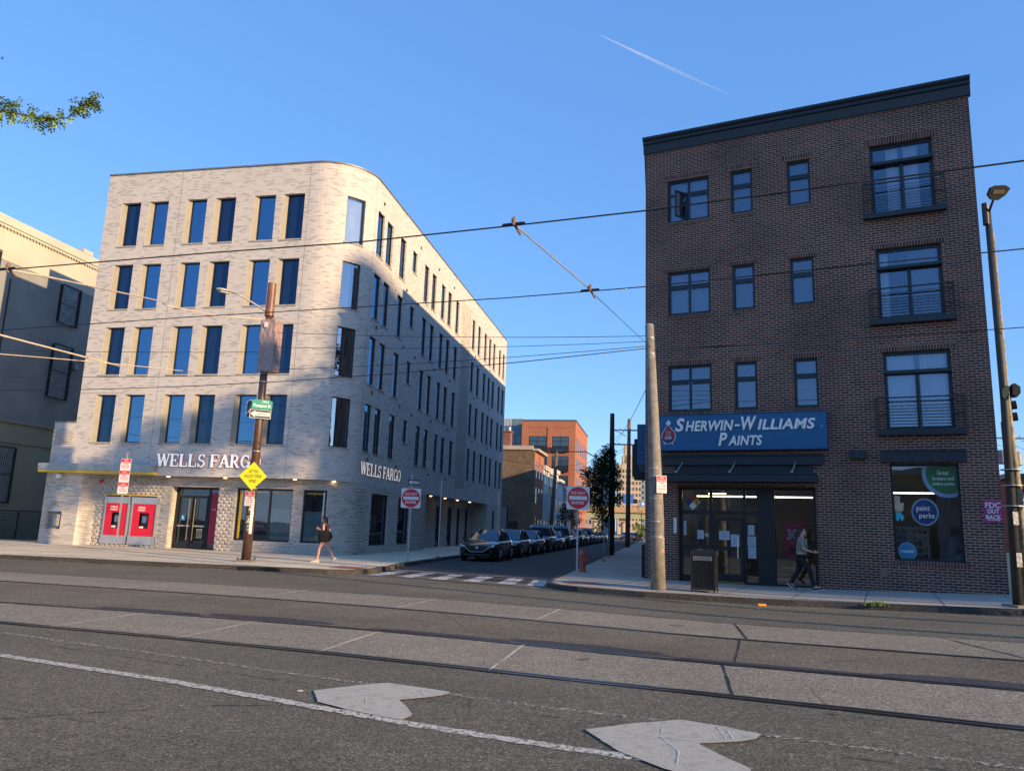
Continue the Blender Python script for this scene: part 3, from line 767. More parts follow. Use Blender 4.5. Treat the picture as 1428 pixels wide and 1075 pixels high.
# splayed cream jamb panels and window units
for kind, a, b, z0, z1, r_, c_ in wins:
    if kind == 'f':
        cu = None
        if c_ in (0, 3, 5): cu = [(a + .06, a + (b - a) * random.uniform(.42, .5), M_CURT)]
        elif random.random() < .4: cu = [(b - .16, b - .05, M_CURT)]
        f = window(pU, a, b, z0, z1, .18, bank, M_FRAMEA, M_GLASSA2 if c_ in (0, 3, 5) else M_GLASSA, .05, cu, sill=(SPL, 0), room=.6)
        mb = MB()
        mb.quad(pU.P(a - SPL, z0, .012), pU.P(a, z0, .17), pU.P(a, z1, .17), pU.P(a - SPL, z1, .012))
        mb.quad(pU.P(a - SPL, z0 + .003, .0), pU.P(a, z0 + .003, .0), pU.P(a, z0 + .003, .17), pU.P(a - SPL, z0 + .003, .01))
        zm = (z0 + z1) / 2 + .15
        mb.quad(pU.P(a - SPL, zm, .010), pU.P(a, zm, .167), pU.P(a, zm + .012, .167), pU.P(a - SPL, zm + .012, .010), 1)
        mb.obj('jamb_panel', [M_CREAM, M_SILL], f)
    elif kind == 'c':
        cu = [(a + (b - a) * (.42 if r_ != 3 else .08), b - .05, plain('dark_green_curtain', (.10, .14, .125), .9) if r_ != 3 else M_CURTW)]
        window(pU, a, b, z0, z1, .12, bank, M_FRAMEA, M_GLASSC, .045, cu, sill=(.04, 0), room=.6)
    else:
        window(pU, a, b, z0, z1, .12, bank, M_FRAMEA, M_GLASSB2 if c_ % 3 else M_GLASSA, .035, [(a + .08, a + .35, M_CURT)] if random.random() < .4 else None, sill=(.02, 0), room=.5)
# through-wall vents
for r_, (za, zb) in enumerate(rows):
    for y in (3.0, 7.2, 9.3, 13.2, 17.0, 24.0, 29.3):
        t = sideP(y * K); z = zz(za) - .42 if y != 9.3 else zz(zb) + .38
        if r_ == 3 and y in (3.0, 9.3, 13.2, 17.0): z = zz(zb) + .55
        mb = MB(); bar(mb, pU, t, t + .14, z, z + .14, -.05, .02); mb.obj('wall_vent', plain('vent_brown', (.10, .07, .05)), bank)
# saw-tooth brick panel on the side wall
mb = MB(); ta, tb = sideP(19.45 * K), sideP(22.3 * K); zc = zz(4.3)
n = int((ROOF - .9 - zc) / .15); m = 11
for i in range(n):
    z = zc + i * .15
    for k in range(m):
        t = ta + (tb - ta) * (k + (i % 2) * .5) / (m + .5); u = t + (tb - ta) / (m + .5)
        A, B, C = pU.P(t, z, 0), pU.P(u - .03, z, 0), pU.P(u - .03, z, -.065)
        A2, B2, C2 = pU.P(t, z + .072, 0), pU.P(u - .03, z + .072, 0), pU.P(u - .03, z + .072, -.065)
        mb.quad(A, C, C2, A2, 0, [(t, z), (u, z), (u, z + .07), (t, z + .07)]); mb.quad(C, B, B2, C2, 0, [(0, z), (.1, z), (.1, z + .07), (0, z + .07)]); mb.poly([A2, C2, B2], 0); mb.poly([A, B, C], 0)
mb.obj('sawtooth_brick_panel', M_BRA, bank)
# vertical movement joints
mb = MB()
for t in (fx(9.45), fx(2.45), 1.0): mb = MB(); bar(mb, pU, t, t + .018, SOF, ROOF, -.003, .0); mb.obj('movement_joint', plain('joint_grey', (.2, .19, .18)), bank)

# low wing on the left of it
WT = zz(5.9)
pW = Path([(-15.2, 2.0), (-15.32, 1.2)] + arcpts(-14.8, .6, -.55, .6, 90, 0, 6)[1:] + [(-13.6, 0)], 0)
pW = Path([(-15.05, 6.0), (-15.05, .55), (-15.0, .30), (-14.87, .10), (-14.6, 0), (-13.6, 0)], 0)
mb = MB(); wall(mb, pW, 0, pW.c[-1], SOF, WT, []); mb.poly([(-15.05, 6, WT)] + [(p.x, p.y, WT) for p in pW.p[1:]] + [(-13.6, 6, WT)])
mb.quad((-15.05, 6, 0), (-13.6, 6, 0), (-13.6, 6, WT), (-15.05, 6, WT))
mbw = mb
mb = MB(); bar(mb, pW, 0, pW.c[-1], WT, WT + .06, -.03, .2); mb.obj('wing_parapet_cap', M_COPING, bank)
mb = mbw
for i in range(7):
    for k in range(10):
        x = -14.75 + k * .115 + (i % 2) * .067; z = WT - .42 - i * .1
        mb.box(x, x + .055, -.045, .0, z, z + .05)
mb.obj('wing_wall', M_BRA, bank)

# recessed ground floor
pG = Path([(-12.5, .65), (-9.4, .65)] + arcpts(-2.35, 2.35, 2.35, 1.70, 0, 90, 14) + [(-.01 * 12.85, 12.85)], 0)
g0 = 12.5           # path position of local x = 0 on the straight front
gx = lambda x: g0 + x
gside = lambda y: pG.c[-1] - (12.85 - y)
fg = lambda s: gx(-s - .08)
gops = [(fg(8.48), fg(6.04), 0.10, 2.95, .45), (fg(5.17), fg(2.38), .62, 2.96, .16), (fg(1.88), fg(.82), .62, 2.95, .16),
        (gside(4.03 * K), gside(6.63 * K), .50, 3.0, .16), (gside(8.12 * K), gside(10.25 * K), .50, 3.0, .16),
        (fg(11.90), fg(10.52), .24, 2.46, .10), (fg(10.44), fg(9.04), .24, 2.46, .10)]
mbG = MB(); wall(mbG, pG, 0, pG.c[-1], -.05, SOF, gops)
pL = Path([(-15.08, 6.0), (-15.08, .55), (-15.03, .30), (-14.9, .10), (-14.62, .004), (-12.9, .004), (-12.5, .65)], 0)
lx = lambda x: pL.c[4] + x + 14.62
wall(mbG, pL, 0, pL.c[-1], -.05, SOF, [(lx(-14.55), lx(-13.72), .82, 1.62, .22)])
# soffit between the upper wall and the recessed wall
mb = MB(); so_ = [(-12.9, .9), (-12.9, 0)] + [(p.x, p.y) for p in pU.p[1:-1]] + [(-.1, 3), (-2.0, 3.0), (-2.35, 1.5), (-9, .9)]
mb.poly([(x, y, SOF) for x, y in so_][::-1]); mb.obj('soffit', plain('soffit_grey', (.18, .165, .15)), bank)
# projecting header bricks
mb = mbG
def clear(t, z):
    for a, b, c, d, _ in gops:
        if a - .12 < t < b + .06 and c - .05 < z < d + .06: return False
    return True
def headers(t0, t1, z0, z1, dt, dz_, w_=.09, h=.06, out=.04):
    i = 0; z = z0
    while z < z1:
        t = t0 + (i % 2) * dt * .5
        while t < t1:
            if clear(t, z): bar(mb, pG, t, t + w_, z, z + h, -out, .0)
            t += dt
        z += dz_; i += 1
headers(gx(-12.45), fg(8.75), .15, 3.25, .26, .15, .13, .085, .05)
headers(fg(5.95), fg(5.25), .15, 3.1, .26, .15, .13, .085, .05)
headers(fg(2.30), fg(1.95), .2, 3.2, .30, .15)
headers(fg(.75), gside(3.3), .15, 3.25, .30, .15, .20, .07, .03)
headers(fg(5.1), fg(.9), .15, .55, .30, .15, .20, .07, .03)
headers(gside(10.6), gside(12.8), .2, 3.2, .26, .15, .12, .08, .05)
mb.obj('ground_floor_wall', M_BRA2, bank)
# side entrance recess
pE = Path([(-.01 * 12.85, 12.85), (-1.3, 12.851)], 0); pE2 = Path([(-1.3, 12.85), (-1.5, 29.65)], 0); pE3 = Path([(-1.5, 29.65), (-.3, 29.66)], 0); pE4 = Path([(-.3, 29.65), (-.01 * FARY, FARY)], 0)
e2 = lambda y: (y * K - 12.85)
eops = [(e2(y), e2(y + w_), .13, 2.9, .1) for y, w_ in ((19.6, 1.3), (22.6, 1.3), (25.3, 1.0), (27.9, 1.0))]
mb = MB(); wall(mb, pE, 0, pE.c[-1], -.05, SOF, []); wall(mb, pE2, 0, pE2.c[-1], -.05, SOF, eops); wall(mb, pE3, 0, pE3.c[-1], -.05, SOF, []); wall(mb, pE4, 0, pE4.c[-1], -.05, SOF, [(2.2, 3.2, .5, 2.9, .12)])
mbe = mb
mb = MB(); mb.quad((0, 12.85, SOF), (-1.3, 12.85, SOF), (-1.5, 29.65, SOF), (-.28, 29.65, SOF)); mb.obj('soffit', plain('soffit_grey', (.18, .165, .15)), bank)
window(pE4, 2.2, 3.2, .5, 2.9, .12, bank, M_FRAMEA, M_GLASSD)
for i, o_ in enumerate(eops):
    f = window(pE2, o_[0], o_[1], o_[2], o_[3], .1, bank, M_FRAMEA, M_GLASSD, .07, name='entrance_door' if i < 2 else 'window', mull=())
mb = mbe
for i in range(20):
    for k in range(11):
        t = .2 + k * .6 + (i % 2) * .3; z = .2 + i * .155
        if t < 6.2: bar(mb, pE2, t, t + .2, z, z + .08, -.06, 0)
mb.obj('entrance_wall', M_BRA2, bank)
# soffit lamps (lit)
M_LAMP = emit('warm_downlight', (1, .62, .28), 4)
for x in (-8.55, -5.65, -2.25, -.7):
    t = Vector((x, .28 if x < -2.4 else .33 if x < -2 else 1.05)); mb = MB(); mb.lathe([(.07, 0), (.07, -.03), (.05, -.035)], (t.x, t.y, SOF + .002), 10); mb.obj('soffit_lamp', M_LAMP, bank)
for y in (15.2, 18.4, 21.5, 25): mb = MB(); mb.lathe([(.08, 0), (.08, -.03), (.05, -.035)], (-.55, y, SOF + .002), 10); mb.obj('soffit_lamp', M_LAMP, bank)

# canopy over the cash machines: grey metal with a yellow underside
mb = MB(); mb.box(-15.12, -8.95, -.28, .0, zz(3.58), zz(3.90)); mb.box(-15.12, -15.06, 0, 1.0, zz(3.58), zz(3.90)); cano = mb.obj('canopy', plain('canopy_metal', (.38, .38, .37), .4, .5), bank)
mb = MB(); mb.box(-15.10, -8.97, -.26, .0, zz(3.47), zz(3.575)); mb.box(-9.1, -8.92, -.24, -.05, zz(3.45), zz(3.56)); mb.obj('yellow_underside', M_YEL, cano)
# cash machines
def atm(x0, x1):
    y = .65
    mb = MB(); mb.box(x0, x1, y - .10, y + .10, .24, .62); mb.box(x0, x1, y - .10, y + .10, 2.10, 2.40); mb.box(x0 + .04, x0 + .12, y - .09, y + .1, .62, 2.1); mb.box(x1 - .07, x1, y - .12, y + .1, .24, 2.46)
    a = mb.obj('cash_machine', M_STEEL, bank)
    mb = MB(); 
    cx_ = (x0 + x1) / 2 + .05; w_, zc_ = .24, 1.35
    X0, X1 = x0 + .12, x1 - .07
    for (p, q, r_, s_) in ((X0, cx_ - w_, .62, 2.1), (cx_ + w_, X1, .62, 2.1), (cx_ - w_, cx_ + w_, .62, zc_ - .38), (cx_ - w_, cx_ + w_, zc_ + .33, 2.1)):
        mb.quad((p, y - .085, r_), (q, y - .085, r_), (q, y - .085, s_), (p, y - .085, s_))
    mb.obj('red_panel', M_REDP, a)
    mb = MB(); mb.box(cx_ - w_ + .001, cx_ + w_ - .001, y + .02, y + .09, zc_ - .38, zc_ + .33); mb.box(cx_ - w_ + .02, cx_ + w_ - .02, y - .06, y + .02, zc_ - .37, zc_ - .25); mb.obj('keypad_bay', M_BLACK, a)
    mb = MB(); mb.box(cx_ - .16, cx_ + .12, y - .0, y + .015, zc_ - .12, zc_ + .18); mb.obj('screen', plain('screen_glass', (.10, .16, .24), .15), a)
    mb = MB(); mb.box(cx_ - .2, cx_ - .02, y - .10, y - .06, zc_ - .36, zc_ - .28); mb.obj('card_slot', M_WHITE, a)
    mb = MB(); mb.box(x0 - .02, x1 + .02, y - .13, y + .05, 2.46, 2.50); mb.obj('yellow_trim', M_YEL, a)
    text('lettering', 'WELLS', M_LETTER, a, cx_ - .18, y - .09, 1.93, .38, .085, bold=.02, shear=.1, depth=.003)
    text('lettering', 'FARGO', M_LETTER, a, cx_ - .18, y - .09, 1.81, .38, .085, bold=.02, shear=.1, depth=.003)
atm(-11.97, -10.60); atm(-10.52, -9.12)
# night deposit box
mb = MB(); x0, x1 = -14.54, -13.73; mb.box(x0 + .3, x1 + .02, -.07, .21, 1.62, 1.74); d_ = mb.obj('deposit_box', M_STEEL, bank)
mb = MB(); mb.box(x0, x1, .15, .215, .82, 1.62); mb.obj('back_panel', plain('panel_grey', (.22, .23, .24), .4), d_)
mb = MB(); mb.box(x0 + .38, x1 - .12, .01, .15, .95, 1.5); mb.box(x0 + .46, x1 - .18, -.03, .01, 1.2, 1.45); mb.box(x0 + .46, x1 - .18, -.03, .01, 1.0, 1.12); mb.obj('drawer', plain('drawer_grey', (.34, .34, .31), .4), d_)
mb = MB(); mb.box(-14.2, -14.0, -.12, .0, 2.0, 2.12); mb.obj('wall_lamp', M_GALV, bank)
mb = MB(); mb.lathe([(.11, 0), (.13, -.08), (.09, -.17), (.0, -.19)], (-14.0, -.18, 3.32), 12); mb.box(-14.06, -13.94, -.18, .0, 3.22, 3.34); mb.obj('security_camera', M_WHITE, bank)
mb = MB(); mb.box(-12.4, -12.24, .58, .65, 3.02, 3.18); mb.lathe([(.06, 0), (.05, -.02)], (-12.32, .57, 3.1), 10); mb.obj('fire_alarm', M_REDP, bank)
# glazed doors
X0, X1 = -8.56, -6.12; YD = .65 + .45
fr = window(pG, fg(8.48), fg(6.04), .10, 2.95, .45, bank, M_FRAMEA, M_GLASSD, .10, name='door_frame', room=2.2, roommat=M_ROOM, mull=(fg(6.75),))
xm = -7.62
mb = MB()
for a, b in ((X0 + .12, xm - .02), (xm + .02, -6.88)):
    mb.box(a, a + .06, YD - .05, YD - .01, .36, 2.55); mb.box(b - .06, b, YD - .05, YD - .01, .36, 2.55); mb.box(a + .06, b - .06, YD - .048, YD - .01, .16, .42); mb.box(a + .06, b - .06, YD - .048, YD - .01, 2.45, 2.56)
dr = mb.obj('door', M_FRAMEA, bank)
mb = MB(); mb.box(X0 + .2, xm - .1, YD - .045, YD - .012, 1.14, 1.20); mb.box(xm + .1, -6.95, YD - .045, YD - .012, 1.14, 1.20); mb.obj('push_rail', M_GALV, dr)
for x in (xm - .14, xm + .15):
    mb = MB(); mb.tube([(x, YD - .14, .52), (x, YD - .14, 2.42)], .022, 8)
    for z in (.62, 1.5, 2.32): mb.tube([(x, YD - .14, z), (x, YD - .03, z)], .012, 6)
    mb.obj('handle', plain('brass_pull', (.75, .62, .38), .25, .9, var=.05), dr)
mb = MB(); mb.box(-6.74, -6.32, YD - .02, YD - .008, .40, 2.70); rp = mb.obj('red_door_panel', plain('deep_red', (.36, .008, .05), .4), bank)
text('lettering', '554', M_LETTER, rp, -6.55, YD - .025, 1.95, .16, .07, depth=.002)
mb = MB(); mb.box(X0 + .36, X0 + .58, YD - .03, YD - .015, 1.42, 1.66); st = mb.obj('access_sticker', plain('access_blue', (.02, .25, .62), .4), dr)
mb = MB(); mb.lathe([(.03, 0), (.03, .004)], (0, 0, 0), 10); o = mb.obj('wheelchair_symbol', M_LETTER, st); o.location = (X0 + .44, YD - .033, 1.58); o.rotation_euler = (R(90), 0, 0)
mb = MB(); mb.tube([(X0 + .44, YD - .034, 1.56), (X0 + .44, YD - .034, 1.50), (X0 + .51, YD - .034, 1.50), (X0 + .53, YD - .034, 1.45)], .009, 6); mb.obj('wheelchair_symbol', M_LETTER, st)
for k in range(5): text('lettering', ['LOBBY HOURS', 'Mon-Fri 9-5', 'Sat 9-2', 'Sun Closed', 'ATM 24 hours'][k], M_LETTER, dr, -7.2, YD - .015, 1.02 - k * .09, .32, .045, depth=.001)
# ground floor windows with frosted film
def shopwin(t0, t1, z0, z1, mull, yellow=(), film=None, poster=False):
    f = window(pG, t0, t1, z0, z1, .16, bank, M_FRAMEA, M_GLASSB, .085, mull=mull, room=1.6)
    for (a, b) in yellow:
        mb = MB(); bar(mb, pG, a, b, z1 - .19, z1 - .13, .17, .19); mb.obj('yellow_strip', M_YEL, f)
    if film:
        for a, b, zt in film: mb = MB(); pane(mb, pG, a, b, z0 + .06, zt, .185); mb.obj('frosted_film', M_TEAL, f)
    return f
a, b = fg(5.17), fg(2.38)
f = shopwin(a, b, .62, 2.96, (a + 1.65,), ((a + .1, b - .05),), [(a + 1.70, b - .08, 2.05)])
mb = MB(); bar(mb, pG, a + .12, a + .24, .70, 2.82, .17, .19); mb.obj('yellow_strip', M_YEL, f)
mb = MB(); pane(mb, pG, a + .62, a + 1.48, 1.45, 2.34, .30); po = mb.obj('poster', plain('poster_blue_grey', (.10, .15, .20), .5, var=.5, vscale=2.5), f)
mb = MB(); pane(mb, pG, a + .62, a + 1.15, 1.40, 1.62, .29); mb.obj('poster_band', plain('poster_red', (.22, .03, .03)), po)
t = pG.P(a + 1.0, 0, .26); text('lettering', 'WELLS FARGO', M_LETTER, f, t[0], t[1], 1.28, .75, .07, bold=.01, depth=.001)
a, b = fg(1.88), fg(.82); shopwin(a, b, .62, 2.95, (), ((a + .1, b - .1),), [(a + .08, b - .08, 2.0)])
a, b = gside(4.03 * K), gside(6.63 * K); shopwin(a, b, .5, 3.0, ((a + b) / 2 + .15,), (), [(a + .08, (a + b) / 2 + .1, 2.0)])
a, b = gside(8.12 * K), gside(10.25 * K); shopwin(a, b, .5, 3.0, (b - .62,), (), [(a + .08, b - .66, 2.0)])
# lettering over the entrances
s1 = thing('wall_sign', 'large white letters with red edges on the front wall above the glass doors', 'sign', AO, ARZ)
slab_sign(s1, 'WELLS FARGO', Vector((fx(8.98), -.02, zz(3.86))), Vector((1, 0, 0)), (8.98 - 3.60) * K, .58, M_LITLET, M_LETRED, .045)
s2 = thing('wall_sign', 'white letters on the shaded side wall beside the rounded corner', 'sign', AO, ARZ)
slab_sign(s2, 'WELLS FARGO', Vector((.0, 2.28 * K, zz(3.84))), Vector((-.0099, 1, 0)).normalized(), 5.78 * K, .60, M_LITLET, M_LETRED, .035)

# ================================================================== THE DARK BRICK BUILDING
BO = Vector((4.45960657, 24.99394047, 0)); BRZ = math.atan2(-.43844, .89876)
br = thing('brick_building', 'four storey dark brick corner building with small balconies, right of the side street', 'building', BO, BRZ)
BWD = 9.86
pB = Path([(0, 0), (BWD, 0)], 0)
sing = [(.78, 2.19), (2.91, 3.60), (4.69, 5.39)]
rz_ = [(5.48, 7.02), (8.74, 10.27), (12.04, 13.57)]
bal = [(7.17, 8.92, 4.73, 7.05), (7.14, 8.87, 8.02, 10.25), (7.12, 8.83, 11.35, 13.62)]
ops = []
for z0, z1 in rz_:
    for a, b in sing: ops.append((a, b, z0, z1, .12))
for o_ in bal: ops.append((*o_, .15))
ops += [(1.05, 5.18, .02, 3.08, .30), (7.19, 8.92, 1.06, 3.76, .18)]
mb = MB(); wall(mb, pB, 0, BWD, -.3, 14.75, ops)
# side street flank: follows the street, its doors and pilasters are seen edge-on
sx, sy = (Vector((.19176, .98144)).dot(Vector((.89876, -.43844))), Vector((.19176, .98144)).dot(Vector((.43844, .89876))))
FL = Vector((sx, sy)) * 34
mb.quad((FL.x, FL.y, -.3), (0, 0, -.3), (0, 0, 14.75), (FL.x, FL.y, 14.75), 0, [(34, 0), (0, 0), (0, 15), (34, 15)])
mb.quad((BWD, 0, -.3), (BWD + FL.x * .0, 20, -.3), (BWD, 20, 14.75), (BWD, 0, 14.75), 0, [(0, 0), (20, 0), (20, 15), (0, 15)])
mb.quad((BWD, 20, -.3), (FL.x, FL.y, -.3), (FL.x, FL.y, 14.75), (BWD, 20, 14.75), 0, [(0, 0), (16, 0), (16, 15), (0, 15)])
mb.obj('wall', M_BRB, br)
mb = MB(); mb.poly([(0, 0, 14.9), (BWD, 0, 14.9), (BWD, 20, 14.9), (FL.x, FL.y, 14.9)]); mb.obj('roof', plain('roof_membrane', (.2, .2, .2)), br)
mb = MB(); mb.prism([(-.06, 14.72), (-.10, 15.02), (-.16, 15.05), (-.16, 15.14), (-.24, 15.20), (-.24, 15.28), (.1, 15.28), (.1, 14.72)], Vector((-.06, 0, 0)), Y_, Z_, X_, 0, BWD + .12)
mb.obj('cornice', M_STEELDK, br)
e = Vector((sx, sy, 0)); nn = Vector((sy, -sx, 0))
mb = MB(); mb.frame_box(Vector((0, 0, 0)), e, -nn, Z_, .02, 34, .0, .05, 14.72, 15.2); mb.obj('side_cornice', M_STEELDK, br)
# unseen storey added behind the front, raises the shadow on the pale building
mb = MB(); mb.frame_box(Vector((0, 0, 0)), Vector((sx, sy, 0)), Vector((-sy, sx, 0)), Z_, 6.2, 34, -6, -.02, 14.9, 18.1); mb.obj('shade_storey', M_BRB, br)
mb = MB(); mb.frame_box(Vector((0, 0, 0)), Vector((sx, sy, 0)), Vector((-sy, sx, 0)), Z_, 34.01, 39.2, -6, -.02, -.3, 18.1); mb.obj('rear_shade_block', M_BRB, br)  # unseen block, added to close the sunlit gap past the flank
# soldier courses over the windows, brick sills
for z0, z1 in rz_:
    for a, b in sing:
        mb = MB(); mb.box(a - .12, b + .12, -.012, .0, z1 + .003, z1 + .21); mb.obj('soldier_course', M_SOLDIER, br)
        mb = MB(); mb.box(a - .03, b + .03, -.03, .02, z0 - .10, z0 - .003); mb.obj('brick_sill', M_SOLDIER, br)
for a, b, z0, z1 in bal: mb = MB(); mb.box(a - .12, b + .12, -.012, 0, z1 + .003, z1 + .21); mb.obj('soldier_course', M_SOLDIER, br)
mb = MB(); mb.box(7.12, 9.0, -.03, .02, .93, 1.055); mb.obj('brick_sill', M_SOLDIER, br)
M_BLIND = plain('blue_grey_blind', (.34, .40, .44), .8, var=.05)
for r_, (z0, z1) in enumerate(rz_):
    for c_, (a, b) in enumerate(sing):
        mid = (a + b) / 2; zt = z1 - .50
        bl = [(a + .05, b - .05, M_BLIND)] 
        f = window(pB, a, b, z0, z1, .12, br, M_STEELDK, M_GLASSB2, .075, bl, mull=(mid,) if c_ == 0 else (), trans=(zt,), room=.45)
        for (p, q) in (((a, mid), (mid, b)) if c_ == 0 else ((a, b),)):
            if r_ == 2 and c_ == 0 and p == a: continue
            mb = MB()
            mb.box(p + .07, q - .07, .095, .125, z0 + .04, z0 + .10); mb.obj('lower_rail', M_STEELDK, f); mb = MB(); mb.box(p + .07, q - .07, .095, .125, zt - .12, zt - .04); mb.obj('upper_rail', M_STEELDK, f)
        # slats of the blind
        if r_ == 0 or c_ > 0:
            mb = MB(); z = z0 + .08
            while z < z1 - .08:
                mb.quad((a + .07, .195, z), (b - .07, .195, z), (b - .07, .18, z + .02), (a + .07, .18, z + .02)); z += .05
            mb.obj('blind_slats', M_CURT, f)
# the open casement of the top left window
mb = MB(); ang = R(58); o_ = Vector((.85, .09, 0)); ax = Vector((math.cos(ang), -math.sin(ang), 0)); ay = Vector((math.sin(ang), math.cos(ang), 0))
o_ = Vector((1.44, .07, 0)); ax = Vector((-math.cos(ang), -math.sin(ang), 0)); ay = Vector((-math.sin(ang), math.cos(ang), 0))
for (a, b, c, d) in ((0, .06, 12.1, 13.05), (.50, .56, 12.1, 13.05), (.06, .50, 12.1, 12.16), (.06, .50, 12.99, 13.05)): mb.frame_box(o_, ax, ay, Z_, a, b, 0, .04, c, d)
cs = mb.obj('open_casement', M_STEELDK, br)
mb = MB(); P = lambda x, z: o_ + ax * x + ay * .02 + Z_ * z
mb.quad(P(.05, 12.15), P(.51, 12.15), P(.51, 13.0), P(.05, 13.0)); mb.obj('pane', M_GLASSB2, cs)
# balconies
for k, (a, b, z0, z1) in enumerate(bal):
    zt = z1 - .52
    cu = {0: [(a + .12, (a + b) / 2 - .06, M_CURTW), ((a + b) / 2 + .08, b - .12, M_CURTW)], 1: [(a + .1, a + .32, M_CURTW), ((a + b) / 2, b - .1, M_CURT)], 2: [(a + .45, (a + b) / 2 - .08, M_CURTW), ((a + b) / 2 + .08, a + 1.32, M_CURTW)]}[k]
    f = window(pB, a, b, z0 + .02, z1, .15, br, M_STEELDK, M_GLASSB2, .095, cu, mull=(), trans=(), room=.6, name='balcony_door')
    mb = MB(); mb.box(a + .095, b - .095, .10, .2, zt - .16, zt - .02); mb.box((a + b) / 2 - .05, (a + b) / 2 + .05, .11, .19, z0 + .1, zt - .16); mb.box(a + .02, b - .02, -.03, .10, zt - .14, zt - .05)
    mb.obj('door_rail', M_STEELDK, f)
    x0, x1 = a - .25, b + .25; Dp = .22
    mb = MB(); mb.box(x0, x1, -Dp, .0, z0 - .16, z0 - .01); s_ = mb.obj('balcony', M_STEELDK, br)
    mb = MB(); h = z0 + 1.02 - .12
    for x in (x0 + .02, (a + b) / 2, x1 - .02): mb.box(x - .02, x + .02, -Dp, -Dp + .035, z0 - .01, h)
    mb.box(x0, x1, -Dp - .004, -Dp + .04, h, h + .035)
    for x in (x0 + .01, x1 - .045): mb.box(x, x + .03, -Dp + .04, .0, h + .001, h + .033)
    n = 9
    for i in range(n):
        z = z0 + .06 + i * (h - z0 - .1) / n
        mb.tube([(x0 + .02, -Dp + .016, z), (x1 - .02, -Dp + .016, z)], .008, 4)
        for x in (x0 + .025, x1 - .025): mb.tube([(x, -Dp + .03, z), (x, 0, z)], .008, 4)
    mb.obj('railing', M_STEELDK, s_)
# blank lamp box, header, utility cover
mb = MB(); mb.box(6.17, 6.60, -.22, .0, 3.92, 4.14); mb.box(6.2, 6.57, -.2, -.02, 3.90, 3.92); mb.obj('wall_lamp', M_STEELDK, br)
mb = MB(); mb.box(6.98, 9.10, -.14, .0, 3.80, 4.10); mb.box(6.98, 9.10, -.17, .0, 4.10, 4.14); mb.obj('window_header', M_STEELDK, br)
mb = MB(); mb.box(6.80, 6.98, -.02, 0, .62, .80); mb.obj('wall_cover_plate', plain('cover_plate', (.20, .14, .11)), br)
# steel channel awning over the shopfront
mb = MB(); mb.box(.62, 5.42, -.16, .0, 3.74, 4.02); mb.box(.62, 5.42, -.24, .0, 4.02, 4.06)
mb.box(.70, 5.30, -.95, -.85, 3.18, 3.40); mb.box(.70, 5.30, -1.0, -.85, 3.40, 3.43); mb.box(.72, 5.28, -.86, -.0, 3.20, 3.24); mb.box(.72, .80, -.86, -.0, 3.24, 3.4); mb.box(5.2, 5.28, -.86, 0, 3.24, 3.4)
mb.box(.95, 5.15, -.03, .0, 3.24, 3.74)
aw = mb.obj('awning', M_STEELDK, br)
mb = MB()
for x in (1.22, 2.85, 4.62): mb.tube([(x, -.88, 3.42), (x + .05, -.1, 3.85)], .018, 6); mb.tube([(x, -.88, 3.42), (x, -.88, 3.50)], .03, 6)
mb.obj('tie_rod', M_GALV, aw)
# shopfront
M_DKFR = plain('shop_frame', (.010, .011, .014), .4, var=.2)
D = .30
mb = MB()
def fb(x0, x1, z0, z1, y0=D - .06, y1=D + .06): mb.box(x0, x1, y0, y1, z0, z1)
fb(1.05, 1.15, .1, 3.08); fb(5.08, 5.18, .0, 3.08); fb(1.15, 5.08, 2.98, 3.08, D - .058, D + .058)
fb(3.46, 3.98, .1, 2.98, D - .09, D + .055)
fb(1.15, 3.46, 2.22, 2.34, D - .055, D + .05); fb(2.02, 2.10, 2.34, 2.98, D - .052); fb(3.04, 3.12, .1, 2.98, D - .050, D + .05)
fb(2.02, 2.14, .1, 2.22, D - .056, D + .052); fb(1.15, 2.02, .1, .34, D - .053, D + .05); fb(1.15, 2.02, 1.16, 1.26, D - .053); fb(3.12, 3.46, .1, .2, D - .045, D + .05); fb(3.98, 5.08, .05, .2, D - .053, D + .05)
sf = mb.obj('shopfront_frame', M_DKFR, br)
mb = MB(); fb(2.14, 2.24, .2, 2.14, D - .10, D - .02); fb(2.94, 3.04, .2, 2.14, D - .10, D - .02); fb(2.24, 2.94, .2, .42, D - .098, D - .02); fb(2.24, 2.94, 2.02, 2.14, D - .098, D - .02); fb(2.24, 2.94, 1.14, 1.24, D - .098, D - .02)
door = mb.obj('shop_door', M_DKFR, br)
mb = MB(); mb.quad((2.24, D - .05, .42), (2.94, D - .05, .42), (2.94, D - .05, 2.02), (2.24, D - .05, 2.02)); mb.obj('pane', M_GLASSB, door)
mb = MB(); mb.tube([(2.88, D - .16, .9), (2.88, D - .16, 1.5)], .015, 6); mb.tube([(2.88, D - .16, .95), (2.88, D - .09, .95)], .01, 5); mb.tube([(2.88, D - .16, 1.45), (2.88, D - .09, 1.45)], .01, 5); mb.obj('handle', M_STEEL, door)
mb = MB(); P = [(1.15, 2.02, .34, 2.22), (1.15, 2.02, 2.34, 2.98), (2.10, 3.04, 2.34, 2.98), (3.12, 3.46, .2, 2.98), (3.98, 5.08, .2, 2.98)]
for a, b, c, d in P: mb.quad((a, D, c), (b, D, c), (b, D, d), (a, D, d))
mb.obj('shopfront_glass', M_GLASSB, br)
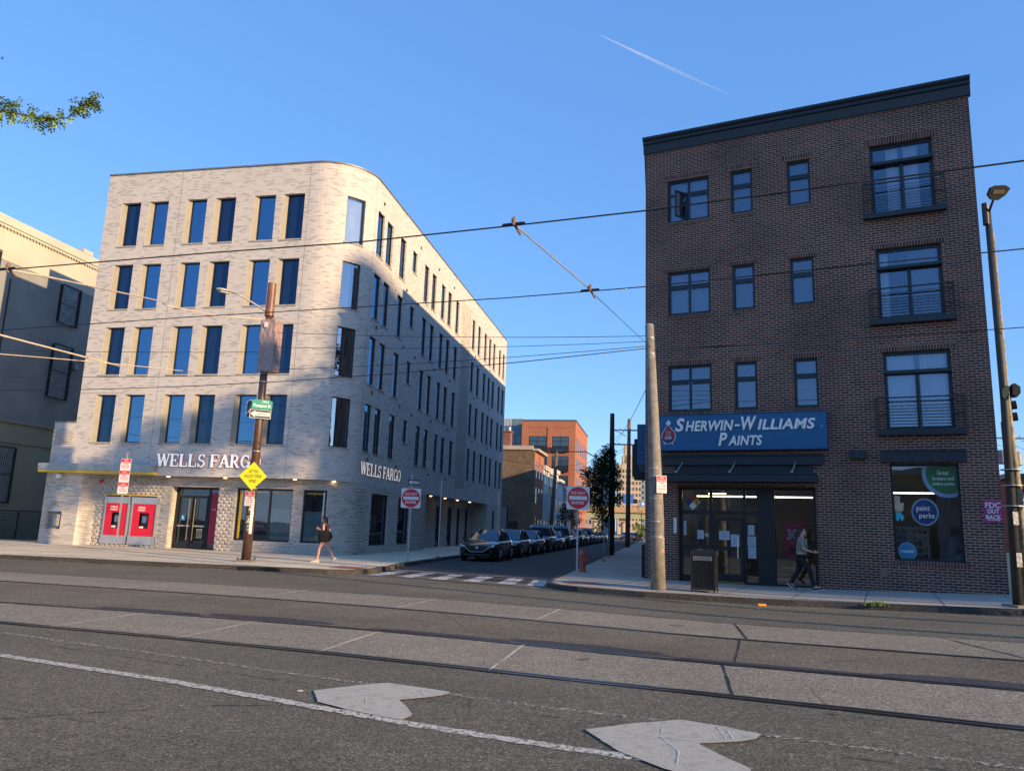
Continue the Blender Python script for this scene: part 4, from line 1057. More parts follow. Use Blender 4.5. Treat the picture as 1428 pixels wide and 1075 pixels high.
# shop interior behind the glass
M_SHOP = plain('shop_wall', (.19, .195, .175), .9, var=.25, vscale=1.2)
mb = MB()
for (a, b, dep) in ((.9, 5.3, 4.2), (7.05, 9.05, 3.0)):
    y0 = D + .07 if a < 2 else .26
    mb.quad((a, y0 + dep, 0), (b, y0 + dep, 0), (b, y0 + dep, 4.0), (a, y0 + dep, 4.0)); mb.quad((a, y0, 0), (a, y0 + dep, 0), (a, y0 + dep, 4), (a, y0, 4)); mb.quad((b, y0, 0), (b, y0 + dep, 0), (b, y0 + dep, 4), (b, y0, 4))
    mb.quad((a, y0, .02), (b, y0, .02), (b, y0 + dep, .02), (a, y0 + dep, .02)); mb.quad((a, y0, 4), (b, y0, 4), (b, y0 + dep, 4), (a, y0 + dep, 4))
mb.obj('shop_interior', M_SHOP, br)
M_TUBE = emit('lit_ceiling_tube', (1, .86, .55), 3)
mb = MB(); mb.box(1.2, 5.0, 2.2, 2.26, 2.86, 2.90); mb.box(1.4, 2.0, 3.2, 3.26, 3.0, 3.04); mb.box(7.2, 8.4, 1.9, 1.96, 3.02, 3.06); mb.obj('ceiling_light', M_TUBE, br)
M_STUFF = [plain('paint_tin_grey', (.32, .32, .30)), plain('carton_brown', (.26, .19, .12)), plain('display_cream', (.42, .38, .28)), plain('display_green', (.08, .14, .09)), plain('display_dark', (.04, .045, .05))]
for x0 in (1.2, 2.7, 4.1):
    mb = MB()
    for z in (.5, 1.0, 1.5, 2.0): mb.box(x0, x0 + 1.0, 2.4, 2.8, z - .03, z)
    mb.box(x0, x0 + .04, 2.4, 2.8, .05, 2.0); mb.box(x0 + .96, x0 + 1.0, 2.4, 2.8, .05, 2.0)
    sh = thing('shop_shelf', {1.2: 'stocked shelf inside the shop behind the left glass panel', 2.7: 'stocked shelf inside the shop behind the glass door', 4.1: 'stocked shelf inside the shop behind the red sale poster'}[x0], 'shelf', BO, BRZ, 'shelves inside the shop')
    mb.obj('frame', M_STUFF[4], sh)
    for mi in range(3):
        mb = MB()
        for z in (.5, 1.0, 1.5):
            for i in range(4):
                if (i + mi + int(z * 2)) % 3 == 0: xx = x0 + .08 + i * .22; mb.lathe([(.085, 0), (.085, .2)], (xx + .08, 2.5, z), 10)
        mb.obj('tins', M_STUFF[mi], sh)
# things stuck to the glass
def sheet(x0, x1, z0, z1, y, mat, parent=sf, name='paper_notice'):
    mb = MB(); mb.box(x0, x1, y - .004, y, z0, z1); return mb.obj(name, mat, parent)
M_PAPER = plain('notice_paper', (.42, .50, .56), .8, var=.12, vscale=18)
for (a, b, c, d) in ((1.62, 1.82, 1.45, 1.72), (2.3, 2.62, 1.45, 1.72), (2.66, 2.92, 1.25, 1.62), (3.17, 3.36, 1.62, 1.92), (3.15, 3.40, 1.30, 1.58), (3.16, 3.4, .92, 1.28), (1.86, 1.96, 1.52, 1.62), (1.18, 1.27, 1.55, 2.0)):
    s_ = sheet(a, b, c, d, D - .012 if not 2.14 < a < 2.94 else D - .056, M_PAPER)
    mb = MB()
    for i in range(5): z = d - .05 - i * (d - c - .06) / 5; mb.box(a + .02, b - .03 - .03 * (i % 3), -.0, .001, z, z + .012)
    o = mb.obj('print_line', plain('print_grey', (.10, .14, .2)), s_); o.location = (0, (D - .018 if not 2.14 < a < 2.94 else D - .062), 0)
sheet(.93, 1.03, 1.60, 2.08, -.012, M_SIGNW, br, 'wall_notice')
# hazard diamond on the transom
hd = thing('hazard_diamond', 'four coloured hazard diamond stuck inside the glass above the shop door', 'sticker', BO, BRZ)
cx_, cz_, s_ = 1.48, 2.60, .26
for nm, mt, off in (('blue_quarter', plain('haz_blue', (.02, .05, .22)), (-.5, 0)), ('red_quarter', plain('haz_red', (.33, .03, .03)), (0, .5)), ('yellow_quarter', plain('haz_yellow', (.50, .33, .10)), (.5, 0)), ('white_quarter', M_SIGNW, (0, -.5))):
    h = s_ / 2 * .96; ox, oz = cx_ + off[0] * s_, cz_ + off[1] * s_
    mb = MB(); mb.prism([(ox - h, oz), (ox, oz - h), (ox + h, oz), (ox, oz + h)], Vector((0, D - .01, 0)), X_, Z_, -Y_, 0, .004); mb.obj(nm, mt, hd)
text('digit', '2', M_BLACK, hd, cx_ + .5 * s_, D - .017, cz_, .07, .12, depth=.001, bold=.02)
# red sale poster
sp = thing('sale_poster', 'red poster reading 30 percent hanging inside the shop glass behind the walking person', 'poster', BO, BRZ)
mb = MB(); mb.box(4.24, 4.84, D + .05, D + .06, .95, 2.04); mb.obj('poster_sheet', M_SIGNR, sp)
text('number', '30', M_SIGNW, sp, 4.46, D + .04, 1.68, .33, .33, bold=.03, depth=.002); text('percent', '%', M_SIGNW, sp, 4.68, D + .04, 1.76, .10, .11, bold=.01, depth=.002)
text('words', 'PAINTS & STAINS', M_SIGNW, sp, 4.5, D + .04, 1.94, .30, .035, depth=.001); text('words', 'SALE ENDS SOON', M_SIGNW, sp, 4.5, D + .04, 1.46, .32, .03, depth=.001)
text('words', 'SEE STORE', M_SIGNW, sp, 4.5, D + .04, 1.40, .24, .03, depth=.001)
mb = MB(); mb.box(4.36, 4.66, D + .035, D + .05, 1.1, 1.3); mb.obj('poster_box', M_BLACK, sp)
# the poster window
PW = (7.19, 8.92, 1.06, 3.76)
f = window(pB, *PW, .18, br, M_STEELDK, M_GLASSB, .06, room=0, name='shop_window')
def disc(name, cx, cz, rx, rz2, y, mat, parent, clip=None):
    pts = [(cx + rx * math.cos(R(t)), cz + rz2 * math.sin(R(t))) for t in range(0, 360, 8)]
    if clip: pts = [(min(x, clip[0]), min(z, clip[1])) for x, z in pts]
    mb = MB(); mb.prism(pts, Vector((0, y, 0)), X_, Z_, -Y_, 0, .006); return mb.obj(name, mat, parent)
M_LBL = plain('decal_light_blue', (.16, .26, .36), .6); M_DBL = plain('decal_navy', (.012, .03, .11), .5); M_GRN = plain('decal_green', (.02, .11, .035), .5); M_SKY = plain('decal_sky', (.02, .17, .30), .5)
wd = thing('window_decal', 'large green circle decal with pale blue rim in the top right of the shop window', 'decal', BO, BRZ, 'round decals in the shop window')
disc('rim', 8.62, 3.48, .62, .66, .165, M_LBL, wd, (8.85, 3.69)); disc('face', 8.64, 3.50, .54, .57, .158, M_GRN, wd, (8.849, 3.689))
for i, (t_, h_) in enumerate((('Great', .12), ('in-store and', .10), ('online perks', .11))): text('words', t_, M_SIGNW, wd, 8.52 + .0 * i, .149, 3.52 - i * .16, [.28, .52, .54][i], h_, depth=.001)
wd = thing('window_decal', 'navy oval decal reading paint perks in the middle of the shop window', 'decal', BO, BRZ, 'round decals in the shop window')
disc('rim', 8.02, 2.42, .34, .38, .165, M_LBL, wd); disc('face', 8.02, 2.42, .295, .335, .158, M_DBL, wd)
text('words', 'paint', M_SIGNW, wd, 7.98, .149, 2.50, .34, .19, depth=.001, bold=.01); text('words', 'perks', M_SIGNW, wd, 8.06, .149, 2.30, .38, .19, depth=.001, bold=.01)
wd = thing('window_decal', 'small sky blue round decal reading rental in the bottom left of the shop window', 'decal', BO, BRZ, 'round decals in the shop window')
disc('rim', 7.52, 1.32, .235, .25, .165, M_LBL, wd); disc('face', 7.52, 1.32, .205, .22, .158, M_SKY, wd); text('words', 'rental', M_SIGNW, wd, 7.52, .149, 1.33, .32, .10, depth=.001, bold=.01)
# displays seen through it
pd = thing('paint_display', 'cream colour card display board standing inside the shop window', 'display', BO, BRZ)
mb = MB(); mb.box(7.26, 8.10, .55, .62, .3, 2.02); mb.obj('board', M_STUFF[2], pd)
mb = MB()
random.seed(11)
cards = [[], [], []]
for i in range(6):
    for k in range(9):
        x = 7.30 + i * .13; z = .42 + k * .175; cards[random.randrange(3)].append((x, z))
for q, mt in zip(cards, (M_STUFF[1], M_STUFF[4], plain('card_pink', (.40, .30, .24)))):
    mb = MB()
    for x, z in q: mb.box(x, x + .10, .535, .549, z, z + random.uniform(.08, .15))
    mb.obj('colour_cards', mt, pd)
pd = thing('paint_display', 'tilted pale grey sample panels leaning inside the shop window on the right', 'display', BO, BRZ)
for k, z in enumerate((.75, 1.28)):
    mb = MB(); ax = Vector((.97, 0, .22)); az = Vector((.22, .0, .97)); mb.frame_box(Vector((8.42 + k * .1, .5, z)), ax.normalized(), Y_, az.normalized(), 0, .42, 0, .03, 0, .5); mb.obj('panel', plain('sample_grey', (.22, .24, .24), .6, var=.5, vscale=6), pd)
pd = thing('paper_tag', 'cream and cyan paper tag hanging at the left edge of the shop window', 'tag', BO, BRZ)
mb = MB(); mb.prism([(7.26, 2.86), (7.41, 2.86), (7.41, 2.66), (7.50, 2.66), (7.48, 2.45), (7.40, 2.40), (7.27, 2.44)], Vector((0, .165, 0)), X_, Z_, -Y_, 0, .006); mb.obj('upper_part', plain('tag_cream', (.55, .42, .26)), pd)
mb = MB(); mb.prism([(7.28, 2.42), (7.42, 2.38), (7.50, 2.26), (7.43, 2.14), (7.38, 2.24), (7.33, 2.13), (7.28, 2.2)], Vector((0, .163, 0)), X_, Z_, -Y_, 0, .004); mb.obj('lower_part', plain('tag_cyan', (.06, .48, .58)), pd)

# big blue sign board
sb = thing('shop_sign', 'long blue sign board with white lettering above the awning of the brick building', 'sign', BO, BRZ)
mb = MB(); mb.box(.50, 5.58, -.22, -.0, 4.22, 5.32); mb.obj('board', M_BLUE, sb)
mb = MB(); mb.box(.48, 5.60, -.235, .0, 4.19, 4.219); mb.box(.48, 5.60, -.235, 0, 5.321, 5.35); mb.box(.48, .499, -.235, 0, 4.22, 5.32); mb.box(5.581, 5.60, -.235, 0, 4.22, 5.32); mb.obj('edge_trim', plain('sign_edge', (.006, .04, .12)), sb)
def caps_line(parts, x, z, y):
    for t_, h_, w_ in parts:
        text('lettering', t_, M_LETTER, sb, x + w_ / 2, y, z + h_ / 2 + (.13 if t_ == '-' else 0), w_, h_, shear=.22, bold=.028, spacing=1.06, depth=.02); x += w_ + .03
caps_line([('S', .43, .30), ('HERWIN', .33, 1.50), ('-', .06, .17), ('W', .43, .46), ('ILLIAMS', .33, 1.66)], 1.06, 4.80, -.245)
caps_line([('P', .41, .27), ('AINTS', .31, 1.02)], 2.42, 4.33, -.245)
disc('registered_mark', 5.44, 4.88, .035, .035, -.222, M_LBL, sb)
# emblem: a tilted tin pouring over a globe
disc('emblem_globe', .83, 4.66, .20, .22, -.222, plain('emblem_red', (.36, .02, .05), .4), sb)
mb = MB(); mb.prism([(.65, 4.56), (1.01, 4.56), (.97, 4.48), (.83, 4.43), (.69, 4.48)], Vector((0, -.229, 0)), X_, Z_, -Y_, 0, .004); mb.obj('emblem_lower', M_DBL, sb)
mb = MB(); mb.prism([(.70, 4.86), (.97, 4.86), (.90, 4.96), (.77, 4.96)], Vector((0, -.229, 0)), X_, Z_, -Y_, 0, .006); mb.obj('emblem_drip', plain('emblem_red', (.36, .02, .05), .4), sb)
mb = MB(); mb.prism([(.74, 5.08), (.83, 4.98), (.92, 5.09), (.83, 5.20)], Vector((0, -.229, 0)), X_, Z_, -Y_, 0, .006); mb.obj('emblem_tin', M_SIGNW, sb)
mb = MB(); pl = [(.83 + .235 * math.cos(R(t)), -.236, 4.67 + .25 * math.sin(R(t))) for t in range(-140, 60, 14)]; mb.tube(pl, .012, 5); mb.tube([(.61, -.236, 4.6), (.63, -.236, 4.75), (.72, -.236, 4.88), (.75, -.236, 4.97)], .012, 5); mb.tube([(.95, -.236, 4.86), (.9, -.236, 4.97)], .012, 5)
for x in (.70, .96): mb.lathe([(.03, 0), (.03, .01)], (x, -.24, 4.42), 8); mb.tube([(x, -.236, 4.48), (x + .02, -.236, 4.38)], .012, 5)
mb.obj('emblem_outline', M_SIGNW, sb)
for i, t_ in enumerate(('COVER', 'THE', 'EARTH')): text('emblem_words', t_, M_SIGNW, sb, .83, -.236, 4.80 - i * .055, .16, .035, depth=.001)
text('emblem_words', 'SWP', M_SIGNW, sb, .83, -.240, 4.60, .22, .10, bold=.02, depth=.001)
# dark boxes on the flank, seen edge-on from the avenue
bs = thing('projecting_sign', 'dark blue box sign sticking out from the side wall above the side street', 'sign', BO, BRZ)
o_ = Vector((sx, sy, 0)); mb = MB(); mb.frame_box(Vector((0, 0, 0)), o_, -nn, Z_, 1.4, 5.2, .01, .30, 3.9, 5.3); mb.obj('box', M_BLUE, bs)
mb = MB(); mb.frame_box(Vector((0, 0, 0)), o_, -nn, Z_, 6.2, 6.9, .01, .55, 3.7, 5.35); mb.obj('side_lamp', M_BLACK, bs); mb = MB(); mb.frame_box(Vector((0, 0, 0)), o_, -nn, Z_, 8.2, 8.9, .01, .7, 4.0, 5.3); mb.obj('side_lamp', M_BLACK, bs)
mb = MB(); mb.frame_box(Vector((0, 0, 0)), o_, -nn, Z_, .6, 1.0, .002, .12, .05, 1.2); mb.obj('downpipe_guard', M_BLACK, br)
for k in range(5):
    for z in (5.5, 8.7, 12.0): mb = MB(); mb.frame_box(Vector((0, 0, 0)), o_, -nn, Z_, 3 + k * 6, 4.6 + k * 6, .0, .04, z, z + 1.5); mb.obj('side_window', M_BLACK, br)
# pink sign at the right end of the wall
fd = thing('wall_sign', 'magenta sign reading FDC OUT BACK at the right end of the dark brick wall', 'sign', BO, BRZ)
mb = MB(); mb.box(9.42, 9.86, -.03, -.0, 2.18, 2.76); mb.obj('board', plain('magenta', (.36, .02, .14), .5, var=.05), fd)
for i, (t_, w_) in enumerate((('FDC', .36), ('OUT', .28), ('BACK', .36))): text('lettering', t_, M_SIGNW, fd, 9.64, -.035, 2.63 - i * .16, w_, .12 if i else .15, bold=.03, depth=.002)
mb = MB(); mb.box(9.50, 9.74, -.034, -.031, 2.225, 2.24); mb.prism([(9.74, 2.205), (9.79, 2.2325), (9.74, 2.26)], Vector((0, -.031, 0)), X_, Z_, -Y_, 0, .004); mb.obj('arrow', M_SIGNW, fd)

# ================================================================== STREET FURNITURE
random.seed(21)
def flatsign(parent, name, mat, cx, y, cz, w_, h, t=.006, rot=0, tilt=0):
    mb = MB(); mb.box(-w_ / 2, w_ / 2, -t, 0, -h / 2, h / 2); o = mb.obj(name, mat, parent); o.location = (cx, y, cz); o.rotation_euler = (0, tilt, rot); return o
def parking_sign(label, loc, rz, w_=.30, h=.46, n=1, tilt=0, group=None, z0=0):
    s_ = thing('parking_sign', label, 'sign', loc, rz, group)
    for k in range(n):
        z = -k * (h + .01)
        f = flatsign(s_, 'plate', M_SIGNW, 0, 0, z, w_, h, tilt=tilt)
        if k == 0 or n > 2:
            mb = MB(); mb.box(-w_ / 2 + .012, w_ / 2 - .012, -.009, -.006, h / 2 - h * .36, h / 2 - .012); mb.obj('red_band', M_SIGNR, f)
            text('lettering', 'NO', M_SIGNW, f, 0, -.0115, h * .36, w_ * .4, h * .10, bold=.02, depth=.001)
            text('lettering', 'PARKING', M_SIGNW, f, 0, -.0115, h * .22, w_ * .8, h * .08, bold=.02, depth=.001)
        for i, t_ in enumerate(('8 AM', 'TO 6 PM', 'MON-FRI') if n < 3 else (('2 HR', '8AM-6PM', 'EXCEPT'), ('PERMIT', 'PARKING', 'ZONE'), ('TOW', 'AWAY', 'ZONE'))[k]):
            text('lettering', t_, M_SIGNR, f, 0, -.008, h * .06 - i * h * .16, w_ * (.4, .75, .7)[i], h * .10, bold=.015, depth=.001)
        if n < 3: mb = MB(); mb.box(-w_ * .3, w_ * .3, -.008, -.006, -h * .43, -h * .40); mb.prism([(-w_ * .3, -h * .385), (-w_ * .42, -h * .415), (-w_ * .3, -h * .445)], Vector((0, -.006, 0)), X_, Z_, -Y_, 0, .002); mb.obj('arrow', M_SIGNR, f)
    return s_

# --- brown steel pole by the bank with lamp
PB = Vector((-8.98, 27.0, .13))
pole = thing('street_lamp', 'tall brown steel street lamp pole on the left pavement before the pale building', 'street lamp', PB, 0)
mb = MB(); mb.tube([(0, 0, .05), (0, 0, 5), (0, 0, 10.0)], [.165, .14, .115], 14); mb.obj('pole', M_BROWNP, pole, smooth=True)
mb = MB(); mb.tube([(0, 0, 8.78), (0, 0, 10.02)], [.155, .15], 14); mb.tube([(0, 0, 8.76), (0, 0, 8.84)], .17, 14); mb.obj('pole_sleeve', plain('rust_brown', (.17, .075, .05), .5, var=.35, vscale=4), pole, smooth=False)
mb = MB(); mb.box(-.28, .28, -.28, .28, 0, .07); b_ = mb.obj('base_plate', plain('base_grey', (.16, .14, .13), .8), pole)
for sx_ in (-1, 1):
    for sy_ in (-1, 1): mb = MB(); mb.tube([(sx_ * .22, sy_ * .22, .07), (sx_ * .22, sy_ * .22, .17)], .02, 6); mb.tube([(sx_ * .22, sy_ * .22, .07), (sx_ * .22, sy_ * .22, .11)], .035, 6); mb.obj('bolt', M_RAIL, b_)
mb = MB(); mb.tube([(-.1, 0, 8.92), (-.42, -.30, 9.10), (-.80, -.68, 9.28), (-1.0, -.9, 9.33)], .032, 8); mb.obj('arm', M_GALV, pole, smooth=True)
def cobra(parent, p, ang, s=1):
    mb = MB(); c, s_ = math.cos(ang), math.sin(ang); ax, ay = Vector((c, s_, 0)), Vector((-s_, c, 0))
    pr_ = [(0, .045, .04), (.12, .07, .055), (.3, .13, .08), (.5, .14, .08), (.64, .10, .06), (.70, .03, .03)]
    base = len(mb.v)
    for (x, w_, h) in pr_:
        for k in range(10):
            t = 2 * math.pi * k / 10; q = Vector(p) + ax * x * s + ay * math.cos(t) * w_ * s + Z_ * (math.sin(t) * h * s * (1 if math.sin(t) > 0 else .55)); mb.v.append(tuple(q))
    for i in range(len(pr_) - 1):
        for k in range(10):
            a = i * 10 + k; b = i * 10 + (k + 1) % 10; mb.f.append((a, b, b + 10, a + 10)); mb.mi.append(0); mb.uv.append([(0, 0)] * 4)
    mb.f.append(tuple(range(10))[::-1]); mb.mi.append(0); mb.uv.append([(0, 0)] * 10)
    h = mb.obj('lamp_head', M_GALV if s < 1.2 else M_BLACK, parent, smooth=True)
    mb = MB(); mb.frame_box(Vector(p) - Z_ * .06 * s, ax, ay, Z_, .2 * s, .56 * s, -.09 * s, .09 * s, -.015, .0); mb.obj('lens', plain('lamp_lens', (.55, .52, .45), .25), h)
cobra(pole, (-.98, -.88, 9.33), math.atan2(-.66, -.74))
mb = MB()
for z, a, w_, h in ((1.95, -.11, .13, .24), (1.65, -.02, .16, .3), (1.3, -.10, .14, .26), (1.52, .06, .12, .22), (1.05, -.03, .15, .2), (2.15, .04, .1, .16)):
    for k in range(3):
        t0 = -math.pi / 2 + a * 5 + k * w_ / .17 / 3; t1 = t0 + w_ / .17 / 3; r = .1685
        mb.quad((r * math.cos(t0), r * math.sin(t0), z), (r * math.cos(t1), r * math.sin(t1), z), (r * math.cos(t1), r * math.sin(t1), z + h), (r * math.cos(t0), r * math.sin(t0), z + h))
mb.obj('torn_stickers', worn('sticker_white', (.62, .62, .60), (.12, .16, .25), .5, 16), pole)
# graffiti strip
mb = MB(); r = .172
for k in range(2):
    t0 = -1.25 + k * .3; t1 = t0 + .3; mb.quad((r * math.cos(t0), r * math.sin(t0), .95), (r * math.cos(t1), r * math.sin(t1), .95), (r * math.cos(t1), r * math.sin(t1), 2.15), (r * math.cos(t0), r * math.sin(t0), 2.15))
mb.obj('sticker_strip', worn('sticker_strip', (.70, .70, .68), (.30, .30, .30), .42, 22), pole)
for z in (6.6, 6.3, 9.2, 3.8, 2.5): mb = MB(); mb.tube([(0, 0, z), (0, 0, z + .03)], .155 if z < 5 else .14, 14); mb.obj('clamp_band', M_GALV, pole)
# wrapped box on the pole
wb = thing('wrapped_box', 'pink grey box wrapped in wrinkled plastic strapped high on the brown pole', 'box', PB + Vector((.16, -.05, 6.66)), R(-14))
mb = MB()
nx, nzb = 9, 16
def wr(x, y, z): 
    n_ = mnoise.noise(Vector((x * 7, y * 7, z * 5))) * .022 + mnoise.noise(Vector((x * 19, y * 19, z * 15))) * .008
    return n_
def face(o, u, v, nu, nv):
    o, u, v = Vector(o), Vector(u), Vector(v); nn_ = u.cross(v).normalized(); G = []
    for j in range(nv + 1):
        row = []
        for i in range(nu + 1):
            p = o + u * (i / nu) + v * (j / nv); ed = 1 if 0 < i < nu and 0 < j < nv else 0
            row.append(p + nn_ * (wr(*p) * 1.2 * ed + .006 * ed))
        G.append(row)
    for j in range(nv):
        for i in range(nu): mb.quad(G[j][i], G[j][i + 1], G[j + 1][i + 1], G[j + 1][i])
face((-.30, -.26, 0), (.60, 0, 0), (0, 0, 1.92), 14, 44); face((.30, -.26, 0), (0, .5, 0), (0, 0, 1.92), 12, 44); face((-.30, .24, 0), (0, -.5, 0), (0, 0, 1.92), 8, 20)
face((-.30, .24, 0), (.60, 0, 0), (0, -.5, 0), 4, 4); face((-.30, -.26, 1.92), (.60, 0, 0), (0, .5, 0), 4, 4); face((.3, .24, 0), (-.6, 0, 0), (0, 0, 1.92), 4, 8)
mb.obj('plastic_wrap', plain('wrap_pink', (.36, .25, .23), .28, var=.18, vscale=5), wb)
mb = MB(); mb.box(-.14, .0, -.30, -.285, 1.62, 1.80); mb.obj('paper_label', M_WHITE, wb)
mb = MB(); mb.box(-.33, -.302, -.22, .2, .05, 1.86); mb.obj('dark_back', M_BLACK, wb)
# street name, one way, pedestrian signal
sn = thing('street_name_sign', 'green street name sign high on the brown pole above the one way arrow', 'sign', PB + Vector((.10, -.18, 5.42)), R(24))
mb = MB(); pts = [(-.34, -.12), (.36, -.12), (.36, .16), (.28, .22), (-.26, .22), (-.34, .16)]; mb.prism(pts, Vector((0, 0, 0)), X_, Z_, -Y_, 0, .01); mb.obj('blade', M_SIGNG, sn)
text('lettering', 'Thompson St', M_LETTER, sn, 0.0, -.0115, -.01, .60, .15, bold=.012, depth=.001); text('lettering', '100 E', M_LETTER, sn, .12, -.0115, .15, .22, .07, bold=.01, depth=.001)
ow = thing('one_way_sign', 'black and white one way arrow sign under the green street name sign', 'sign', PB + Vector((.08, -.20, 5.12)), R(24))
mb = MB(); mb.box(-.36, .36, -.01, 0, -.155, .155); mb.obj('plate', M_BLACK, ow)
mb = MB(); mb.prism([(-.33, 0), (-.18, -.125), (-.18, -.07), (.32, -.07), (.32, .07), (-.18, .07), (-.18, .125)], Vector((0, -.01, 0)), X_, Z_, -Y_, 0, .003); mb.obj('arrow', M_SIGNW, ow)
text('lettering', 'ONE WAY', M_BLACK, ow, .06, -.0145, 0, .40, .075, bold=.02, depth=.001)
mb = MB()
for (a, b, c, d) in ((-.36, .36, -.155, -.14), (-.36, .36, .14, .155), (-.36, -.345, -.14, .14), (.345, .36, -.14, .14)): mb.box(a, b, -.0135, -.01, c, d)
mb.obj('border', M_SIGNW, ow)
ps = thing('signal_housing', 'arched brown signal housing with pale rim on the left side of the pole', 'signal', PB + Vector((-.33, -.1, 5.05)), R(-35))
arc_ = [(.19 * math.cos(R(t)), .42 + .15 * math.sin(R(t))) for t in range(0, 181, 20)]
mb = MB(); mb.prism([(-.17, 0), (.17, 0)] + [(x * .9, z) for x, z in arc_], Vector((0, 0, 0)), X_, Z_, Y_, 0, .22); mb.obj('housing', plain('housing_brown', (.075, .05, .045), .5), ps)
mb = MB(); mb.tube([(-.19, -.03, 0)] + [(x * -1, -.03, z) for x, z in arc_[::-1]][::-1][::-1], .02, 6); mb.tube([(-.19, -.03, 0), (-.19, -.03, .42)], .02, 6); mb.obj('pale_rim', M_WHITE, ps)
mb = MB(); mb.tube([(0.1, .1, .3), (.33, .1, .3)], .03, 6); mb.obj('bracket', M_BLACK, ps)
# diamond sign
dm = thing('warning_sign', 'yellow diamond warning sign with small black letters on the brown pole', 'sign', PB + Vector((.03, -.2, 2.93)), R(-3))
rr = .50; mb = MB(); mb.prism([(-rr, 0), (0, -rr), (rr, 0), (0, rr)], Vector((0, 0, 0)), X_, Z_, -Y_, 0, .008); mb.obj('plate', M_SIGNY, dm)
for i, (t_, w_) in enumerate((('ATTN', .32), ('VALLEY TRNS', .62), ('WIND', .28))): text('lettering', t_, M_BLACK, dm, 0, -.0095, .16 - i * .165, w_, .11, bold=.0, depth=.001)
parking_sign('small red and white parking sign under the yellow diamond sign', PB + Vector((-.02, -.19, 2.15)), R(-3), .32, .50)
# left kerb sign post
pl = thing('sign_post', 'thin pale steel sign post on the left pavement before the red cash machines', 'post', (-14.15, 28.26, .13), 0)
mb = MB(); mb.box(-.028, .028, -.018, .018, 0, 3.72); mb.obj('post', M_GALV, pl); mb = MB(); mb.box(-.07, .07, -.07, .07, 0, .03); mb.obj('foot', M_GALV, pl)
parking_sign('stack of three red and white parking plates on the thin post before the cash machines', (-14.15, 28.235, 3.40), 0, .38, .42, 3)
# do not enter signs
def dne(label, loc, hpost, zc, rz, s_, nm):
    p = thing('sign_post', {1: 'galvanised post carrying the left no entry sign', 2: 'galvanised post carrying the right no entry sign beside the hydrant'}[nm], 'post', loc, 0, 'posts of the no entry signs')
    mb = MB(); mb.box(-.03, .03, -.02, .02, 0, hpost); mb.obj('post', M_GALV, p)
    d = thing('no_entry_sign', label, 'sign', (loc[0], loc[1] - .03, zc), rz, 'no entry signs')
    h = s_ / 2; mb = MB(); r_ = .05; c = []
    for cx_, cz_, a0 in ((h - r_, h - r_, 0), (-h + r_, h - r_, 90), (-h + r_, -h + r_, 180), (h - r_, -h + r_, 270)): c += [(cx_ + r_ * math.cos(R(a0 + k * 30)), cz_ + r_ * math.sin(R(a0 + k * 30))) for k in range(4)]
    mb.prism(c, Vector((0, 0, 0)), X_, Z_, -Y_, 0, .008); mb.obj('plate', M_SIGNW, d)
    mb = MB(); mb.prism([(h * .94 * math.cos(R(t)), h * .94 * math.sin(R(t))) for t in range(0, 360, 8)], Vector((0, -.008, 0)), X_, Z_, -Y_, 0, .002); mb.obj('red_disc', M_SIGNR, d)
    mb = MB(); mb.box(-h * .78, h * .78, -.0135, -.010, -h * .16, h * .16); mb.obj('white_bar', M_SIGNW, d)
    text('lettering', 'DO NOT', M_SIGNW, d, 0, -.0125, h * .42, s_ * .62, s_ * .12, bold=.02, depth=.001); text('lettering', 'ENTER', M_SIGNW, d, 0, -.0125, -h * .42, s_ * .56, s_ * .12, bold=.02, depth=.001)
dne('red and white no entry sign on the left pavement before the pale side wall', (-3.9, 30.92, .13), 3.45, 2.62, R(6), .78, 1)
dne('red and white no entry sign on the right kerb corner beside the hydrant', (2.37, 26.07, .13), 2.95, 2.66, R(2), .78, 2)
ow = thing('one_way_sign', 'small one way arrow sign above the left no entry sign', 'sign', (-3.82, 30.86, 3.25), R(25))
mb = MB(); mb.box(-.24, .24, -.01, 0, -.11, .11); mb.obj('plate', M_BLACK, ow)
mb = MB(); mb.prism([(-.21, 0), (-.11, -.09), (-.11, -.05), (.21, -.05), (.21, .05), (-.11, .05), (-.11, .09)], Vector((0, -.01, 0)), X_, Z_, -Y_, 0, .003); mb.obj('arrow', M_SIGNW, ow); text('lettering', 'ONE WAY', M_BLACK, ow, .04, -.0145, 0, .26, .05, bold=.02, depth=.001)
for loc, h, lab, g_ in (((-3.14, 35.98, .13), 3.5, 'bare thin post by the shaded side wall in front of the first parked car', None), ((4.82, 38.46, .13), 1.9, 'nearer of the two thin posts on the right kerb by the vine covered pole', None), ((5.78, 43.86, .13), 2.3, 'farther of the two thin posts on the right kerb by the vine covered pole', None)):
    p = thing('sign_post', lab, 'post', loc); mb = MB(); mb.box(-.028, .028, -.018, .018, 0, h); mb.obj('post', M_GALV, p); mb = MB(); mb.lathe([(.16, 0), (.10, .03), (.03, .05)], (0, 0, 0), 10); mb.obj('foot', M_BLACK, p)
